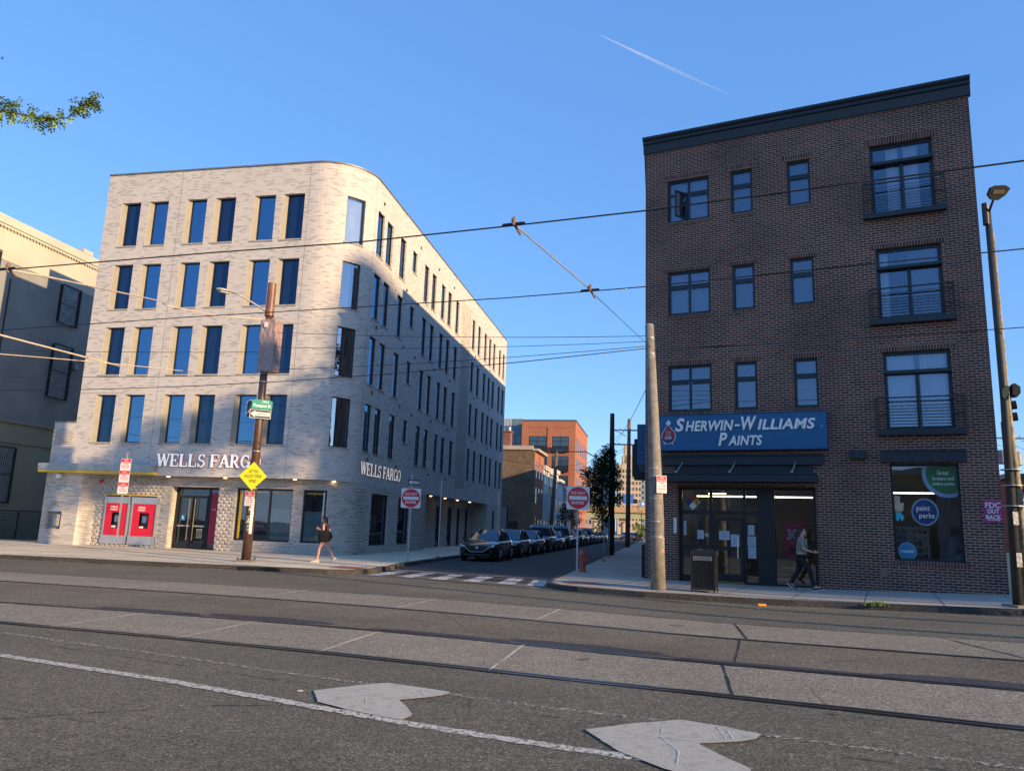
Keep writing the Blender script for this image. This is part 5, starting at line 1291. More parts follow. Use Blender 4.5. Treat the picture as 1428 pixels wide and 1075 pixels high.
# --- concrete pole
cp = thing('concrete_pole', 'thick tapered concrete pole at the kerb before the left end of the brick shop', 'pole', (4.01, 20.54, .13))
mb = MB(); mb.tube([(0, 0, -.05), (-.04, 0, 2.2), (-.13, 0, 4.6), (-.235, 0, 7.12)], [.20, .18, .15, .12], 20); mb.obj('shaft', M_CONCP, cp, smooth=True)
for z in (1.35, 1.75, 2.35, 2.95, 3.15, 6.3, 6.75): mb = MB(); x = -.235 * (z / 7.12) ** 1.2; rr = .20 - .08 * z / 7.12; mb.tube([(x, 0, z), (x, 0, z + .025)], rr + .006, 20); mb.obj('steel_band', M_GALV, cp)
mb = MB(); mb.tube([(-.235, 0, 7.12), (-.235, 0, 7.16)], [.125, .105], 16); mb.obj('cap', M_GALV, cp)
for z, t0, w_, h in ((1.20, -.9, .5, .14), (1.55, -.55, .45, .30), (1.9, -.5, .3, .25), (2.45, -.8, .3, .10), (.95, -1.1, .4, .1)):
    mb = MB(); r_ = .201 - .02 * z / 2; x0 = -.02 * z
    for k in range(3): a, b = t0 + k * w_ / 3, t0 + (k + 1) * w_ / 3; mb.quad((x0 + r_ * math.cos(a), r_ * math.sin(a), z), (x0 + r_ * math.cos(b), r_ * math.sin(b), z), (x0 + r_ * math.cos(b), r_ * math.sin(b), z + h), (x0 + r_ * math.cos(a), r_ * math.sin(a), z + h))
    mb.obj('sticker', worn('sticker_mixed', (.5, .08, .08), (.5, .5, .55), .5, 30), cp)
parking_sign('red and white parking sign strapped to the thick concrete pole', (4.06, 20.31, 2.86), R(12), .28, .46)
# --- right pole with lamp
RP = Vector((11.23, 16.97, gz(10.98, 16.97) + .13))
rp = thing('street_lamp', 'tall dark street lamp pole standing at the right edge of the photo', 'street lamp', RP)
mb = MB(); mb.box(-.30, .28, -.26, .30, -.12, .05); mb.obj('base', plain('base_concrete', (.20, .19, .175), .9), rp)
mb = MB(); mb.tube([(-.13, 0, .05), (-.04, 0, 4.6), (-.06, 0, 9.1)], [.10, .085, .07], 14); mb.obj('pole', plain('dark_steel_pole', (.03, .03, .029), .6, var=.3, vscale=6), rp, smooth=True)
mb = MB(); mb.tube([(.16, .08, .05), (.13, .05, 2.2), (.05, .05, 4.6), (.04, .05, 8.6)], [.095, .08, .06, .045], 14); mb.obj('second_pole', plain('mottled_tan_pole', (.27, .22, .15), .8, var=.6, vscale=9, bmp=.5), rp, smooth=True)
mb = MB(); mb.tube([(-.06, 0, 9.0), (-.06, -.14, 9.15), (-.08, -.30, 9.28)], .028, 8); mb.obj('arm', M_BLACK, rp, smooth=True)
mb = MB(); mb.tube([(-.11, 0, 8.75), (-.11, 0, 9.28)], .075, 10); mb.obj('pole_top', M_BLACK, rp)
# lamp head seen from below
mb = MB(); hd_ = [(-.19, -.06), (-.17, .10), (-.05, .16), (.16, .18), (.27, .12), (.20, -.04), (.06, -.16), (-.08, -.16)]
mb.prism(hd_, Vector((-.09, -.42, 9.36)), X_, Vector((0, -.55, .83)), Vector((0, .83, .55)), -.04, .06); lh = mb.obj('lamp_head', plain('lamp_head_dark', (.012, .011, .010), .7), rp)
mb = MB(); mb.prism([(-.12, -.02), (-.10, .07), (.14, .09), (.16, .0)], Vector((-.09, -.42, 9.36)), X_, Vector((0, -.55, .83)), Vector((0, .83, .55)), -.052, -.041); mb.obj('lens', plain('lens_warm', (.12, .10, .07), .5), lh)
for z in (2.15, 2.6, 2.95): mb = MB(); mb.tube([(-.02 + z * .03 - .1, 0, z), (-.02 + z * .03 - .1, 0, z + .02)], .21, 12); mb.obj('steel_strap', M_GALV, rp)
tag_box = thing('signal_box', 'small dark floodlight and green rag strapped halfway up the right lamp pole', 'lamp', RP + Vector((0, -.12, 4.75))); tag_box.scale = (.72, .72, .72)
mb = MB(); mb.prism([(.02, -.16), (.16, -.24), (.28, -.10), (.28, .10), (.12, .20), (.04, .12)], Vector((0, -.05, 0)), X_, Z_, -Y_, -.08, .08); mb.obj('housing', plain('matt_black', (.006, .006, .007), .95), tag_box)
mb = MB(); mb.prism([(-.28, -.22), (-.20, -.32), (-.06, -.12), (-.02, .10), (-.16, .12), (-.26, .0)], Vector((0, -.02, 0)), X_, Z_, -Y_, -.06, .06); mb.obj('rag', plain('rag_green', (.015, .035, .035), .95), tag_box)
rs = thing('traffic_signal', 'black signal head seen edge on behind the right lamp pole', 'signal', RP + Vector((.22, .3, 4.05)), R(60))
mb = MB(); mb.box(-.12, .12, -.07, .07, 0, .85)
for k in range(3): mb.tube([(0, -.07, .15 + k * .27), (0, -.17, .16 + k * .27)], .10, 12, caps=False)
mb.obj('housing', M_BLACK, rs)
s_ = parking_sign('tilted red and white parking sign hanging askew on the right lamp pole', RP + Vector((.30, -.18, 2.42)), 0, .30, .46, 1); s_.rotation_euler = (0, R(26), R(-4))
for z, h in ((1.75, .28), (.85, .3)): mb = MB(); mb.box(-.16, -.04, -.130, -.125, z, z + h); mb.obj('paper_sticker', worn('sticker_pole', (.5, .5, .5), (.25, .25, .25), .5, 14), rp)
# --- fire hydrant
hy = thing('fire_hydrant', 'faded red fire hydrant at the right kerb corner of the side street', 'fire hydrant', (2.74, 27.96, .13))
mb = MB(); mb.lathe([(.17, 0), (.17, .04), (.12, .05), (.115, .50), (.15, .52), (.15, .56), (.12, .57), (.145, .60), (.13, .68), (.08, .74), (.03, .76), (.03, .80), (.0, .80)], n=18); mb.obj('barrel', M_HYD, hy, smooth=False)
for a in (0, 90, 180):
    mb = MB(); d = Vector((math.cos(R(a)), -abs(math.sin(R(a))), 0)); mb.tube([d * .1 + Z_ * .42, d * .20 + Z_ * .42], .055 if a != 90 else .075, 10); mb.tube([d * .20 + Z_ * .42, d * .23 + Z_ * .42], .03, 6); mb.obj('nozzle_cap', M_HYD, hy)
# --- litter bin
bn = thing('litter_bin', 'black slatted metal litter bin at the kerb before the shop door', 'litter bin', (5.18, 20.34, .13), R(-24))
mb = MB(); w_ = .30
def rr_(x, z): return x * (1 + .04 * z)
for face_ in range(4):
    Rm = Matrix.Rotation(R(90 * face_), 3, 'Z')
    def B_(x0, x1, y0, y1, z0, z1): mb.frame_box(Vector((0, 0, 0)), Rm @ X_, Rm @ Y_, Z_, x0, x1, y0, y1, z0, z1)
    B_(-w_, w_, -w_, -w_ + .02, .06, .12); B_(-w_ - .01, w_ + .01, -w_ - .015, -w_ + .02, .93, 1.0); B_(-w_, -w_ + .035, -w_ - .005, -w_ + .025, .0, .93)
    for s1_ in (-1, 1):
        n = 16
        for i in range(n):
            z = .12 + i * .81 / n
            for k in range(5):
                x = -w_ + .05 + k * .105 + .0; x1_ = x + .105
                if s1_ > 0: mb.quad(*[Rm @ Vector(p) for p in ((x, -w_ + .002, z), (x + .022, -w_ + .002, z), (x1_ + .0, -w_ + .002, z + .05), (x1_ - .022, -w_ + .002, z + .05))])
                else: mb.quad(*[Rm @ Vector(p) for p in ((x1_ - .022, -w_ + .006, z), (x1_, -w_ + .006, z), (x + .022, -w_ + .006, z + .05), (x, -w_ + .006, z + .05))])
mb.obj('lattice_body', plain('bin_metal', (.018, .019, .021), .4), bn)
mb = MB(); mb.box(-w_ + .03, w_ - .03, -w_ + .03, w_ - .03, .08, .9); mb.obj('liner', plain('liner_dark', (.006, .006, .007), .8), bn)
mb = MB(); mb.box(-.30, .30, -.315, -.27, 1.0, 1.05); mb.box(-.30, .30, .27, .315, 1.0, 1.05); mb.box(-.315, -.27, -.27, .27, 1.0, 1.05); mb.box(.27, .315, -.27, .27, 1.0, 1.05); mb.lathe([(.27, 1.0), (.27, 1.04), (.20, 1.08), (.18, 1.02)], n=20); mb.obj('rim_lid', plain('rim_black', (.03, .03, .032), .25), bn)
mb = MB()
for k in range(9):
    x = -.24 + k * .055; mb.quad((x, -w_ - .004, .80), (x + .03, -w_ - .004, .80), (x + .045, -w_ - .004, .85), (x + .015, -w_ - .004, .85)); mb.quad((x + .015, -w_ - .004, .86), (x + .045, -w_ - .004, .86), (x + .03, -w_ - .004, .91), (x, -w_ - .004, .91))
mb.obj('pale_lattice_band', M_GALV, bn)
# orange litter and small bits
lt = MB(); z = gz(5.9, 18.2); lt.box(5.85, 6.03, 18.12, 18.2, z + .012, z + .06); tag(lt.obj('litter', plain('orange_plastic', (.65, .28, .02), .5)), 'orange scrap of litter in the gutter right of the litter bin', 'litter')
lt = MB(); lt.box(-1.93, -1.88, 7.62, 7.64, .012, .018); tag(lt.obj('litter', M_SIGNW), 'tiny white scrap on the road by the left pale patch', 'litter')

# ================================================================== OVERHEAD WIRES
def wire(name, pts, r, label, mat=M_WIRE, group=None, sag=0, n=6):
    P = []
    for a, b in zip(pts, pts[1:]):
        a, b = Vector(a), Vector(b)
        for i in range(8): f = i / 8; p = a.lerp(b, f); p.z -= sag * 4 * f * (1 - f); P.append(p)
    P.append(Vector(pts[-1])); mb = MB(); mb.tube(P, r, n); return tag(mb.obj(name, mat, smooth=True), label, 'wire', group)
W1 = [(-80, 31.0, 5.5), (-25, 17.4, 5.5), (-8.55, 12.1, 5.5), (-4.52, 10.88, 5.5), (-2.25, 10.25, 5.5), (-.05, 9.5, 5.52), (1.57, 8.84, 5.5), (3.47, 8.02, 5.5), (5.26, 7.25, 5.5), (14, 2.8, 5.5), (50, -14, 5.5)]
W2 = [(-80, 36, 5.5), (-20, 19.3, 5.5), (-11.12, 16.3, 5.5), (-6.64, 14.75, 5.5), (-2.85, 13.55, 5.5), (-.16, 12.68, 5.5), (1.25, 12.2, 5.52), (2.11, 11.8, 5.5), (4.59, 10.65, 5.5), (6.9, 9.6, 5.5), (15, 5.5, 5.5), (50, -11, 5.5)]
wire('tram_wire', W1, .010, 'nearer tram contact wire, crossing high over the dark brick facade', group='tram contact wires')
wire('tram_wire', W2, .009, 'farther tram contact wire, crossing lower over both facades', group='tram contact wires')
PT = (3.79, 20.45, 6.62)
po = tag(wire('pull_off_wire', [(.0, 9.62, 5.55), (1.24, 12.3, 5.6)], .011, 'pale insulated stay between the two tram contact wires', plain('stay_grey', (.30, .27, .24), .6)), None, 'wire')
wire('pull_off_wire', [(1.26, 12.35, 5.58), PT], .006, 'thin stay from the farther tram wire to the concrete pole')
def clampset(p, d, label):
    p = Vector(p); d = Vector(d).normalized(); t = thing('wire_clamp', label, 'clamp', p, math.atan2(d.y, d.x), 'clamps on the tram wires')
    mb = MB(); mb.tube([(-.17, 0, 0), (-.15, 0, .02), (.15, 0, .02), (.17, 0, 0)], [.008, .02, .02, .008], 6); mb.obj('ear', M_WIRE, t)
    mb = MB(); mb.tube([(0, 0, -.0), (0, 0, .08), (.01, 0, .12)], [.03, .035, .015], 8); mb.tube([(0, 0, .03), (.03, .06, -.03), (.05, .14, -.08)], .018, 6); mb.obj('hanger', plain('hanger_rust', (.20, .12, .08), .7), t)
clampset((-.05, 9.5, 5.52), (1.6, -.6, 0), 'clamp with hanger on the nearer tram wire'); clampset((1.25, 12.2, 5.52), (1.6, -.6, 0), 'clamp with hanger on the farther tram wire')
clampset((-8.4, 12.06, 5.5), (1.6, -.5, 0), 'brown clamp on the tram wire at the left edge of the photo')
wire('stay_wire', [(-8.38, 12.15, 5.52), (-8.18, 12.65, 5.6), (-11.0, 22.9, 8.15), (-11.37, 24.0, 8.33)], .018, 'tan insulated stay running from the left tram clamp to the brown pole', M_WIRET)
wire('stay_wire', [(-11.37, 24.0, 8.33), (-10.56, 26.0, 8.59), (-9.1, 26.95, 8.75)], .02, 'short tan rope end tied to the top of the wrapped box', M_WIRET)
def px_wire(label, a, b, r=.012, mat=M_WIRE, sag=.15, name='overhead_wire'): return wire(name, [a, b], r, label, mat, sag=sag)
px_wire('thick tan cable crossing the left grey building to the pale facade', (-16.5, 21, 6.9), (-14.6, 27.8, 7.0), .03, M_WIRET, .0)
px_wire('thin pale cable sloping up across the left grey building', (-17.3, 22, 6.2), (-12.9, 30, 7.3), .014, M_WIRET, -.05)
px_wire('upper of the thin cables from the brown pole to the concrete pole', (-8.9, 27, 8.3), (3.78, 20.5, 6.95), .009, sag=.10)
px_wire('second of the thin cables from the brown pole to the concrete pole', (-8.9, 27, 7.75), (3.78, 20.5, 6.80), .008, sag=.12)
px_wire('third thin cable from the brown pole to the concrete pole', (-8.9, 27, 6.9), (3.79, 20.45, 6.66), .009, sag=.10)
px_wire('sagging dark cable running from the left over the pale facade to the concrete pole', (-26, 30.0, 6.25), (3.79, 20.45, 6.6), .013, sag=.55)
px_wire('cable leaving the concrete pole to the right across the brick facade', (3.77, 20.5, 6.55), (26, 9.5, 6.9), .011, sag=.25)
px_wire('thin cable across the left grey building to the brown pole', (-30, 33, 8.5), (-8.95, 27, 7.55), .01, M_WIRE, .1)
px_wire('lower thin cable across the left grey building to the brown pole', (-30, 33, 7.2), (-8.95, 27, 6.7), .01, M_WIRE, .1)

# ================================================================== UTILITY POLES BEHIND
def crossarm(parent, z, w_, r_=.045, ang=0, x=0):
    c, s_ = math.cos(ang), math.sin(ang); mb = MB(); mb.frame_box(Vector((x, 0, z)), Vector((c, s_, 0)), Vector((-s_, c, 0)), Z_, -w_, w_, -.06, .06, -.06, .06); a = mb.obj('crossarm', M_WOOD, parent)
    mb = MB()
    for k in (-.92, -.5, .5, .92): mb.lathe([(.03, .06), (.06, .09), (.03, .13), (.055, .17), (.0, .2)], (x + c * w_ * k, s_ * w_ * k, z), 8)
    mb.obj('insulators', M_GALV, a)
def upole(label, base, h, r, arms=(), lean=0, name='utility_pole', mat=M_WOOD):
    t = thing(name, label, 'utility pole', base); mb = MB(); mb.tube([(0, 0, -.1), (lean * .5, 0, h / 2), (lean, 0, h)], [r, r * .85, r * .65], 12); mb.obj('pole', mat, t, smooth=True)
    for z, w_ in arms: crossarm(t, z, w_, ang=R(-6), x=lean * z / h)
    return t
vp = upole('dark utility pole wrapped in ivy on the right pavement of the side street', (6.44, 47.85, .13), 8.8, .21, mat=plain('dark_wood', (.045, .035, .03), .9))
mb = MB(); mb.tube([(-.1, -.1, 5.1), (-.7, -.3, 5.75), (-1.7, -.6, 6.25), (-2.9, -.8, 6.2)], [.035, .035, .03, .028], 8); mb.obj('lamp_arm', M_BLACK, vp, smooth=True); cobra(vp, (-2.85, -.8, 6.2), math.pi, 1.1)
u1 = upole('tall wooden utility pole with two crossarms on the right side of the side street', (11.4, 73.2, .13), 12.2, .24, ((11.1, 1.7), (9.7, 1.9)), .1)
mb = MB(); mb.tube([(-.2, 0, 10.5), (-.9, 0, 10.9), (-1.5, 0, 11.1)], .03, 6); mb.tube([(-.2, -.1, 8.3), (-.7, -.2, 7.6), (-.5, -.2, 6.9)], .02, 6); mb.obj('braces', M_BLACK, u1)
u2 = upole('tan leaning utility pole before the white row houses', (4.9, 88.0, .13), 10.4, .26, (), .55)
u3 = upole('far utility pole beyond the orange building', (11.2, 150, 0), 12.3, .25, ((11.3, 1.2),))
u4 = upole('utility pole with transformer at the right edge beyond the brick building', (39.6, 60, .3), 10.9, .28, ((9.6, 2.2),), -.3)
mb = MB(); mb.lathe([(.2, 0), (.42, .05), (.42, 1.0), (.3, 1.1), (.0, 1.15)], (-.75, -.2, 7.5), 12); mb.lathe([(.2, 0), (.42, .05), (.42, 1.0), (.3, 1.1), (.0, 1.15)], (.35, -.2, 7.4), 12); mb.obj('transformer', plain('transformer_grey', (.20, .23, .26), .5), u4)
for i, (a, b) in enumerate((((5.6, 47.8, 6.6), (11.4, 73, 9.7)), ((11.0, 73, 11.2), (11.2, 150, 11.2)), ((4.98, 27.3, 6.9), (9.8, 73, 9.6)), ((-.8, 68, 7.6), (11.3, 73, 7.2)), ((11.3, 73, 6.6), (21, 110, 6.2)), ((4.9, 88, 8.6), (11.2, 73, 9.2)))):
    px_wire(('cable from the ivy pole to the tall wooden pole', 'cable from the tall wooden pole down the far street', 'cable along the shaded flank to the tall wooden pole', 'cable crossing the side street from the pale building', 'low cable beyond the tall wooden pole', 'cable from the leaning pole across the side street')[i], a, b, .014, sag=.35)
for i, (a, b) in enumerate((((39.4, 60, 9.7), (70, 95, 12)), ((39.4, 60, 9.2), (16, 30, 7.5)), ((40.6, 60, 9.7), (62, 50, 11)))):
    px_wire(('cable going back from the transformer pole', 'cable from the transformer pole toward the brick building', 'cable going right from the transformer pole')[i], a, b, .016, sag=.4)

# ================================================================== FOLIAGE
def leaf_mat(name, col, var=.35):
    if name in M_LEAF: return M_LEAF[name]
    m, n, b = _new(name); setb(b, col, .55, spec=.3)
    oi = noise(n, coords(n), 1.3, 3); c = ramp(n, oi, [(.3, tuple(x * (1 - var) for x in col)), (.7, tuple(min(1, x * (1 + var)) for x in col))])
    n.links.new(c, b.inputs['Base Color'])
    b.inputs['Transmission Weight'].default_value = 0
    M_LEAF[name] = m; return m
def leaves(mb, c, r, n, s_, squash=(1, 1, 1), hollow=.4):
    for i in range(n):
        d = Vector((random.gauss(0, 1), random.gauss(0, 1), random.gauss(0, 1))).normalized() * r * (random.random() ** hollow)
        p = Vector(c) + Vector((d.x * squash[0], d.y * squash[1], d.z * squash[2]))
        u = Vector((random.gauss(0, 1), random.gauss(0, 1), random.gauss(0, .6))).normalized(); v = u.cross(Vector((random.gauss(0, 1), random.gauss(0, 1), random.gauss(0, 1)))).normalized()
        k = s_ * random.uniform(.6, 1.3); mb.quad(p - u * k, p + v * k * .55, p + u * k, p - v * k * .55)
def tree(label, base, h, trunk_h, clumps, mat, s_, dens=1, name='street_tree', tr=.15, lean=(0, 0), group=None):
    t = thing(name, label, 'tree', base, 0, group); mb = MB()
    mb.tube([(0, 0, -.1), (lean[0] * .4, lean[1] * .4, trunk_h * .6), (lean[0], lean[1], trunk_h)], [tr, tr * .75, tr * .5], 9)
    for c, r, n in clumps: mb.tube([(lean[0] * .8, lean[1] * .8, trunk_h * .85), (c[0] * .5, c[1] * .5, (trunk_h + c[2]) / 2), c], [tr * .4, tr * .25, tr * .1], 6)
    mb.obj('trunk', M_WOOD, t, smooth=True)
    mb = MB()
    for c, r, n in clumps:
        for k in range(6):
            o_ = Vector((random.gauss(0, 1), random.gauss(0, 1), random.gauss(0, .8))) * r * .42; leaves(mb, Vector(c) + o_, r * random.uniform(.4, .65), int(n * dens / 6), s_)
    mb.obj('crown', mat, t); return t
# ivy on the pole
iv = thing('ivy', 'dark green ivy and young tree growing up the utility pole on the right pavement', 'climbing plant', (6.3, 47.5, .13))
mb = MB()
for (x, z, r, n) in ((-.15, 6.3, .55, 420), (-.35, 5.8, .75, 700), (-.55, 5.2, .85, 900), (-.65, 4.6, .95, 1000), (-.85, 4.0, 1.0, 1100), (-.75, 3.3, .95, 900), (-.45, 2.7, .7, 520), (-.25, 2.1, .5, 260), (.35, 4.3, .5, 420), (.45, 3.4, .45, 330), (.2, 5.3, .45, 300), (.5, 5.0, .3, 120), (-1.5, 4.9, .45, 220), (-1.45, 3.6, .5, 220), (-.6, 1.6, .45, 100)):
    leaves(mb, (x, random.uniform(-.3, .3), z), r, int(n * 1.1), .075, (1, .8, 1), .55)
mb.obj('leaves', leaf_mat('ivy_leaf', (.022, .048, .020)), iv)
mb = MB(); mb.tube([(-.3, 0, 0), (-.35, 0, 1.5), (-.5, 0, 3.2), (-.6, 0, 5)], [.05, .04, .03, .015], 6); mb.obj('stem', M_WOOD, iv)
LG = leaf_mat('street_leaf', (.045, .085, .028)); LD = leaf_mat('dark_leaf', (.02, .045, .02)); LY = leaf_mat('yellow_green_leaf', (.16, .22, .04))  # LY: yellow green foliage of the far shrub
tree('thin leafy tree on the left side beyond the parked cars', (7.2, 96, .13), 5, 2.2, [((0, 0, 3.6), 1.2, 500), ((.8, 0, 4.6), .9, 350), ((-.6, 0, 2.8), .9, 300)], LD, .11, .9)
tree('second thin tree on the left side before the far utility pole', (9.3, 112, .13), 5, 2.0, [((0, 0, 3.4), 1.1, 450), ((1.0, 0, 2.6), .9, 300)], LD, .12, .9)
tree('bright yellow green shrub before the overpass at the far end of the street', (22.5, 132, 0), 3, .6, [((0, 0, 1.5), 1.2, 600), ((.9, 0, 2.2), .8, 350), ((-.5, 0, 2.6), .7, 300)], LY, .12, 1, name='shrub', tr=.06)
tree('dark green tree at the right edge behind the lamp pole', (21.8, 31.0, .3), 6, 1.6, [((0, 0, 2.8), 1.3, 1100), ((.9, .3, 3.8), 1.3, 1000), ((.3, 0, 1.6), 1.0, 700), ((2.2, .5, 3.0), 1.3, 800)], LD, .09, 1)
# branch of the roadside tree reaching in at the top left
bt = thing('honey_locust', 'sunlit feathery tree branch reaching into the sky at the top left', 'tree', (-7.6, 6.4, .13))
T0 = Vector((-7.6, 6.4, .13))
mb = MB(); mb.tube([(0, 0, -.1), (.05, 0, 2.4), (.1, 0, 4.2), (.15, 0, 6.2)], [.16, .13, .10, .05], 10)
mb.obj('trunk', M_WOOD, bt, smooth=True)
br_main = [(-7.5, 6.4, 4.0), (-6.2, 6.2, 4.55), (-5.2, 6.05, 4.92), (-4.50, 6.0, 4.96), (-4.28, 6.0, 4.93), (-4.08, 6.0, 4.875), (-3.94, 6.0, 4.905), (-3.88, 6.0, 4.91), (-3.79, 6.0, 5.01), (-3.71, 6.0, 5.05), (-3.66, 6.0, 5.10)]
br_2 = [(-7.5, 6.4, 4.3), (-6.0, 6.2, 4.9), (-5.0, 6.05, 5.03), (-4.48, 6.0, 5.02), (-4.40, 6.0, 5.025), (-4.33, 6.0, 4.98)]
br_3 = [(-7.5, 6.4, 4.6), (-6.0, 6.1, 5.3), (-5.0, 6.0, 5.52), (-4.66, 6.0, 5.50), (-4.56, 6.0, 5.44)]
mb = MB()
for b_, r0 in ((br_main, .05), (br_2, .035), (br_3, .03)): mb.tube([Vector(p) - T0 for p in b_], [(r0 if i < 2 else .014 if i < 3 else .0085 * (1 - i / len(b_)) + .0025) for i in range(len(b_))], 6)
mb.obj('branch', plain('branch_bark', (.14, .10, .075), .9), bt, smooth=True)
mb = MB()
def frond(p, d, ln, droop):
    p = Vector(p); d = Vector(d).normalized(); side = d.cross(Z_).normalized(); n = int(ln / .0125)
    for i in range(n):
        f = i / n; d2 = (d - Z_ * droop * f).normalized(); p = p + d2 * (ln / n); sg = 1 if i % 2 else -1
        lv = (side * sg + d2 * .5 + Vector((random.uniform(-.3, .3), random.uniform(-.3, .3), random.uniform(-.5, .3)))).normalized(); wv = d2.cross(lv).cross(lv).normalized(); ll = .034 * (1 - .5 * abs(f - .4)); ww = .0095
        q = p - T0; mb.quad(q, q + lv * ll * .5 + wv * ww, q + lv * ll, q + lv * ll * .5 - wv * ww)
def along(pl, f0, f1, n, lmin=.08, lmax=.17):
    for i in range(n):
        f = f0 + (f1 - f0) * random.random(); k = f * (len(pl) - 1); j = min(int(k), len(pl) - 2); p = Vector(pl[j]).lerp(Vector(pl[j + 1]), k - j)
        d = Vector((random.gauss(.15, .8), random.gauss(0, .7), random.gauss(.1, .6))); frond(p, d, random.uniform(lmin, lmax), random.uniform(.3, 1.6))
along(br_main, .28, .60, 95, .06, .14); along(br_main, .72, 1.0, 62, .06, .13); along(br_2, .45, 1, 30, .06, .11); along(br_3, .6, 1, 12, .06, .12); along(br_main, .0, .28, 60, .1, .25); along(br_2, 0, .45, 60, .1, .25); along(br_3, 0, .6, 50, .1, .25)
mb.obj('leaves', leaf_mat('locust_leaf', (.22, .32, .05), .4), bt)
# drop a few twigs

# ================================================================== CARS
random.seed(5)
def carpaint(name, col):
    m, n, b = _new(name); setb(b, col, .28, .35); b.inputs['Coat Weight'].default_value = 1; b.inputs['Coat Roughness'].default_value = .04; return m
def make_car(name, label, paint, H=1.45, Ln=4.75, W=1.84, kind='sedan'):
    """front at x=0 facing -x, tail at x=Ln"""
    suv = kind != 'sedan'
    g_ = .30 if suv else .20; bh = 1.02 if suv else .90
    # stations: x, half width, hood/deck height, bottom height
    st = [(.0, .60, .62, .34), (.06, .76, .70, .24), (.22, .86, .78 if not suv else .92, g_), (.6, .91, .86 if not suv else 1.0, g_), (1.15, .92, .93 if not suv else 1.08, g_), (1.45, .92, .97 if not suv else 1.12, g_), (2.4, .92, .98 if not suv else 1.13, g_), (3.4, .92, 1.00 if not suv else 1.15, g_),
          (4.1, .91, 1.02 if not suv else 1.16, g_), (4.45, .87, 1.02 if not suv else 1.14, g_), (4.66, .80, .95 if not suv else 1.05, .28), (4.75, .70, .80, .38)]
    sc_ = Ln / 4.75; n = len(st); mb = MB(); ring = []
    for (x, w_, top, bot) in st:
        w_ *= W / 1.84; mid = bot + (top - bot) * .5
        half = [(0, top + .03), (w_ * .55, top + .02), (w_ * .86, top - .02), (w_ * .965, top - .10), (w_, mid + .06), (w_ * .985, mid - .10), (w_ * .96, bot + .06), (w_ * .86, bot)]
        pts = half + [(-y, z) for y, z in half[::-1][:-1]]
        ring.append([(x * sc_, y, z) for y, z in pts])
    m = len(ring[0]); base = 0
    for r_ in ring: mb.v += r_
    for i in range(n - 1):
        for j in range(m):
            k = (j + 1) % m; mb.f.append((i * m + j, i * m + k, (i + 1) * m + k, (i + 1) * m + j)); mb.mi.append(0); mb.uv.append([(0, 0)] * 4)
    mb.f.append(tuple(range(m))); mb.mi.append(0); mb.uv.append([(0, 0)] * m); mb.f.append(tuple(range((n - 1) * m, n * m))[::-1]); mb.mi.append(0); mb.uv.append([(0, 0)] * m)
    root = thing(name, label, 'car')
    body = mb.obj('body', paint, root, smooth=True)
    # cabin
    hs = H; ws = W / 2
    bz = (.95 if not suv else 1.10)
    if suv: gh = [(1.25, .80, bz), (1.62, .72, hs - .20), (1.98, .66, hs - .03), (2.8, .66, hs), (3.9, .66, hs - .02), (4.3, .66, hs - .10), (4.62, .74, bz)]
    else: gh = [(1.30, .78, bz), (1.75, .68, hs - .20), (2.10, .60, hs - .03), (2.7, .59, hs), (3.3, .60, hs - .05), (3.8, .66, hs - .20), (4.30, .76, bz + .04)]
    mb = MB(); rows_ = []
    for (x, w_, z) in gh:
        x *= sc_; rows_.append([(x, -w_, z - .02 if z > bz + .1 else z), (x, -w_ * .8, z), (x, 0, z + .02), (x, w_ * .8, z), (x, w_, z - .02 if z > bz + .1 else z)])
    # roof panel (stations 2..5), windshield (0..2), rear glass (last)
    R0, R1 = 2, len(gh) - 2
    for i in range(R0, R1 - (0 if suv else 1)):
        for j in range(4): mb.quad(rows_[i][j], rows_[i][j + 1], rows_[i + 1][j + 1], rows_[i + 1][j])
    roof = mb.obj('roof', paint, root, smooth=True, weld=True)
    mb = MB()
    for i in range(0, R0):
        for j in range(4): mb.quad(rows_[i][j], rows_[i][j + 1], rows_[i + 1][j + 1], rows_[i + 1][j])
    mb.obj('windscreen', M_CARGL, root)
    mb = MB()
    for i in range(R1 - (0 if suv else 1), len(gh) - 1):
        for j in range(4): mb.quad(rows_[i][j], rows_[i][j + 1], rows_[i + 1][j + 1], rows_[i + 1][j])
    mb.obj('rear_window', M_CARGL, root)
    for sgn in (-1, 1):
        mb = MB()
        for i in range(len(gh) - 1):
            a, b = rows_[i][0 if sgn < 0 else 4], rows_[i + 1][0 if sgn < 0 else 4]
            mb.quad(a, b, (b[0], sgn * ws * .915, bz - .02), (a[0], sgn * ws * .915, bz - .02))
        mb.obj('side_window', M_CARGL, root)
        mb = MB()
        for (i, j) in ((0, 2),): mb.tube([Vector(rows_[0][0 if sgn < 0 else 4]) + Vector((0, 0, 0)), Vector(rows_[1][0 if sgn < 0 else 4]), Vector(rows_[2][0 if sgn < 0 else 4])], .035, 6)
        mb.tube([Vector(r_[0 if sgn < 0 else 4]) for r_ in rows_[2:]], .03, 6)
        for f_ in (.42, .70):
            k = gh[R0][0] + (gh[-1][0] - gh[R0][0]) * f_; mb.tube([(k * sc_, sgn * ws * .915, bz - .02), (k * sc_ - .03, sgn * .64 * ws / .92, hs - .08)], .03, 6)
        mb.obj('pillar', paint, root, smooth=True)
        mb = MB(); x = 1.62 * sc_
        mb.frame_box(Vector((x, sgn * (ws + .02), bz + .04)), X_, Y_ * sgn, Z_, -.05, .07, 0, .17, -.05, .09); mb.obj('mirror', paint, root)
    # cabin interior
    mb = MB(); mb.box(1.75 * sc_, 4.0 * sc_, -.58, .58, .5, bz + .05)
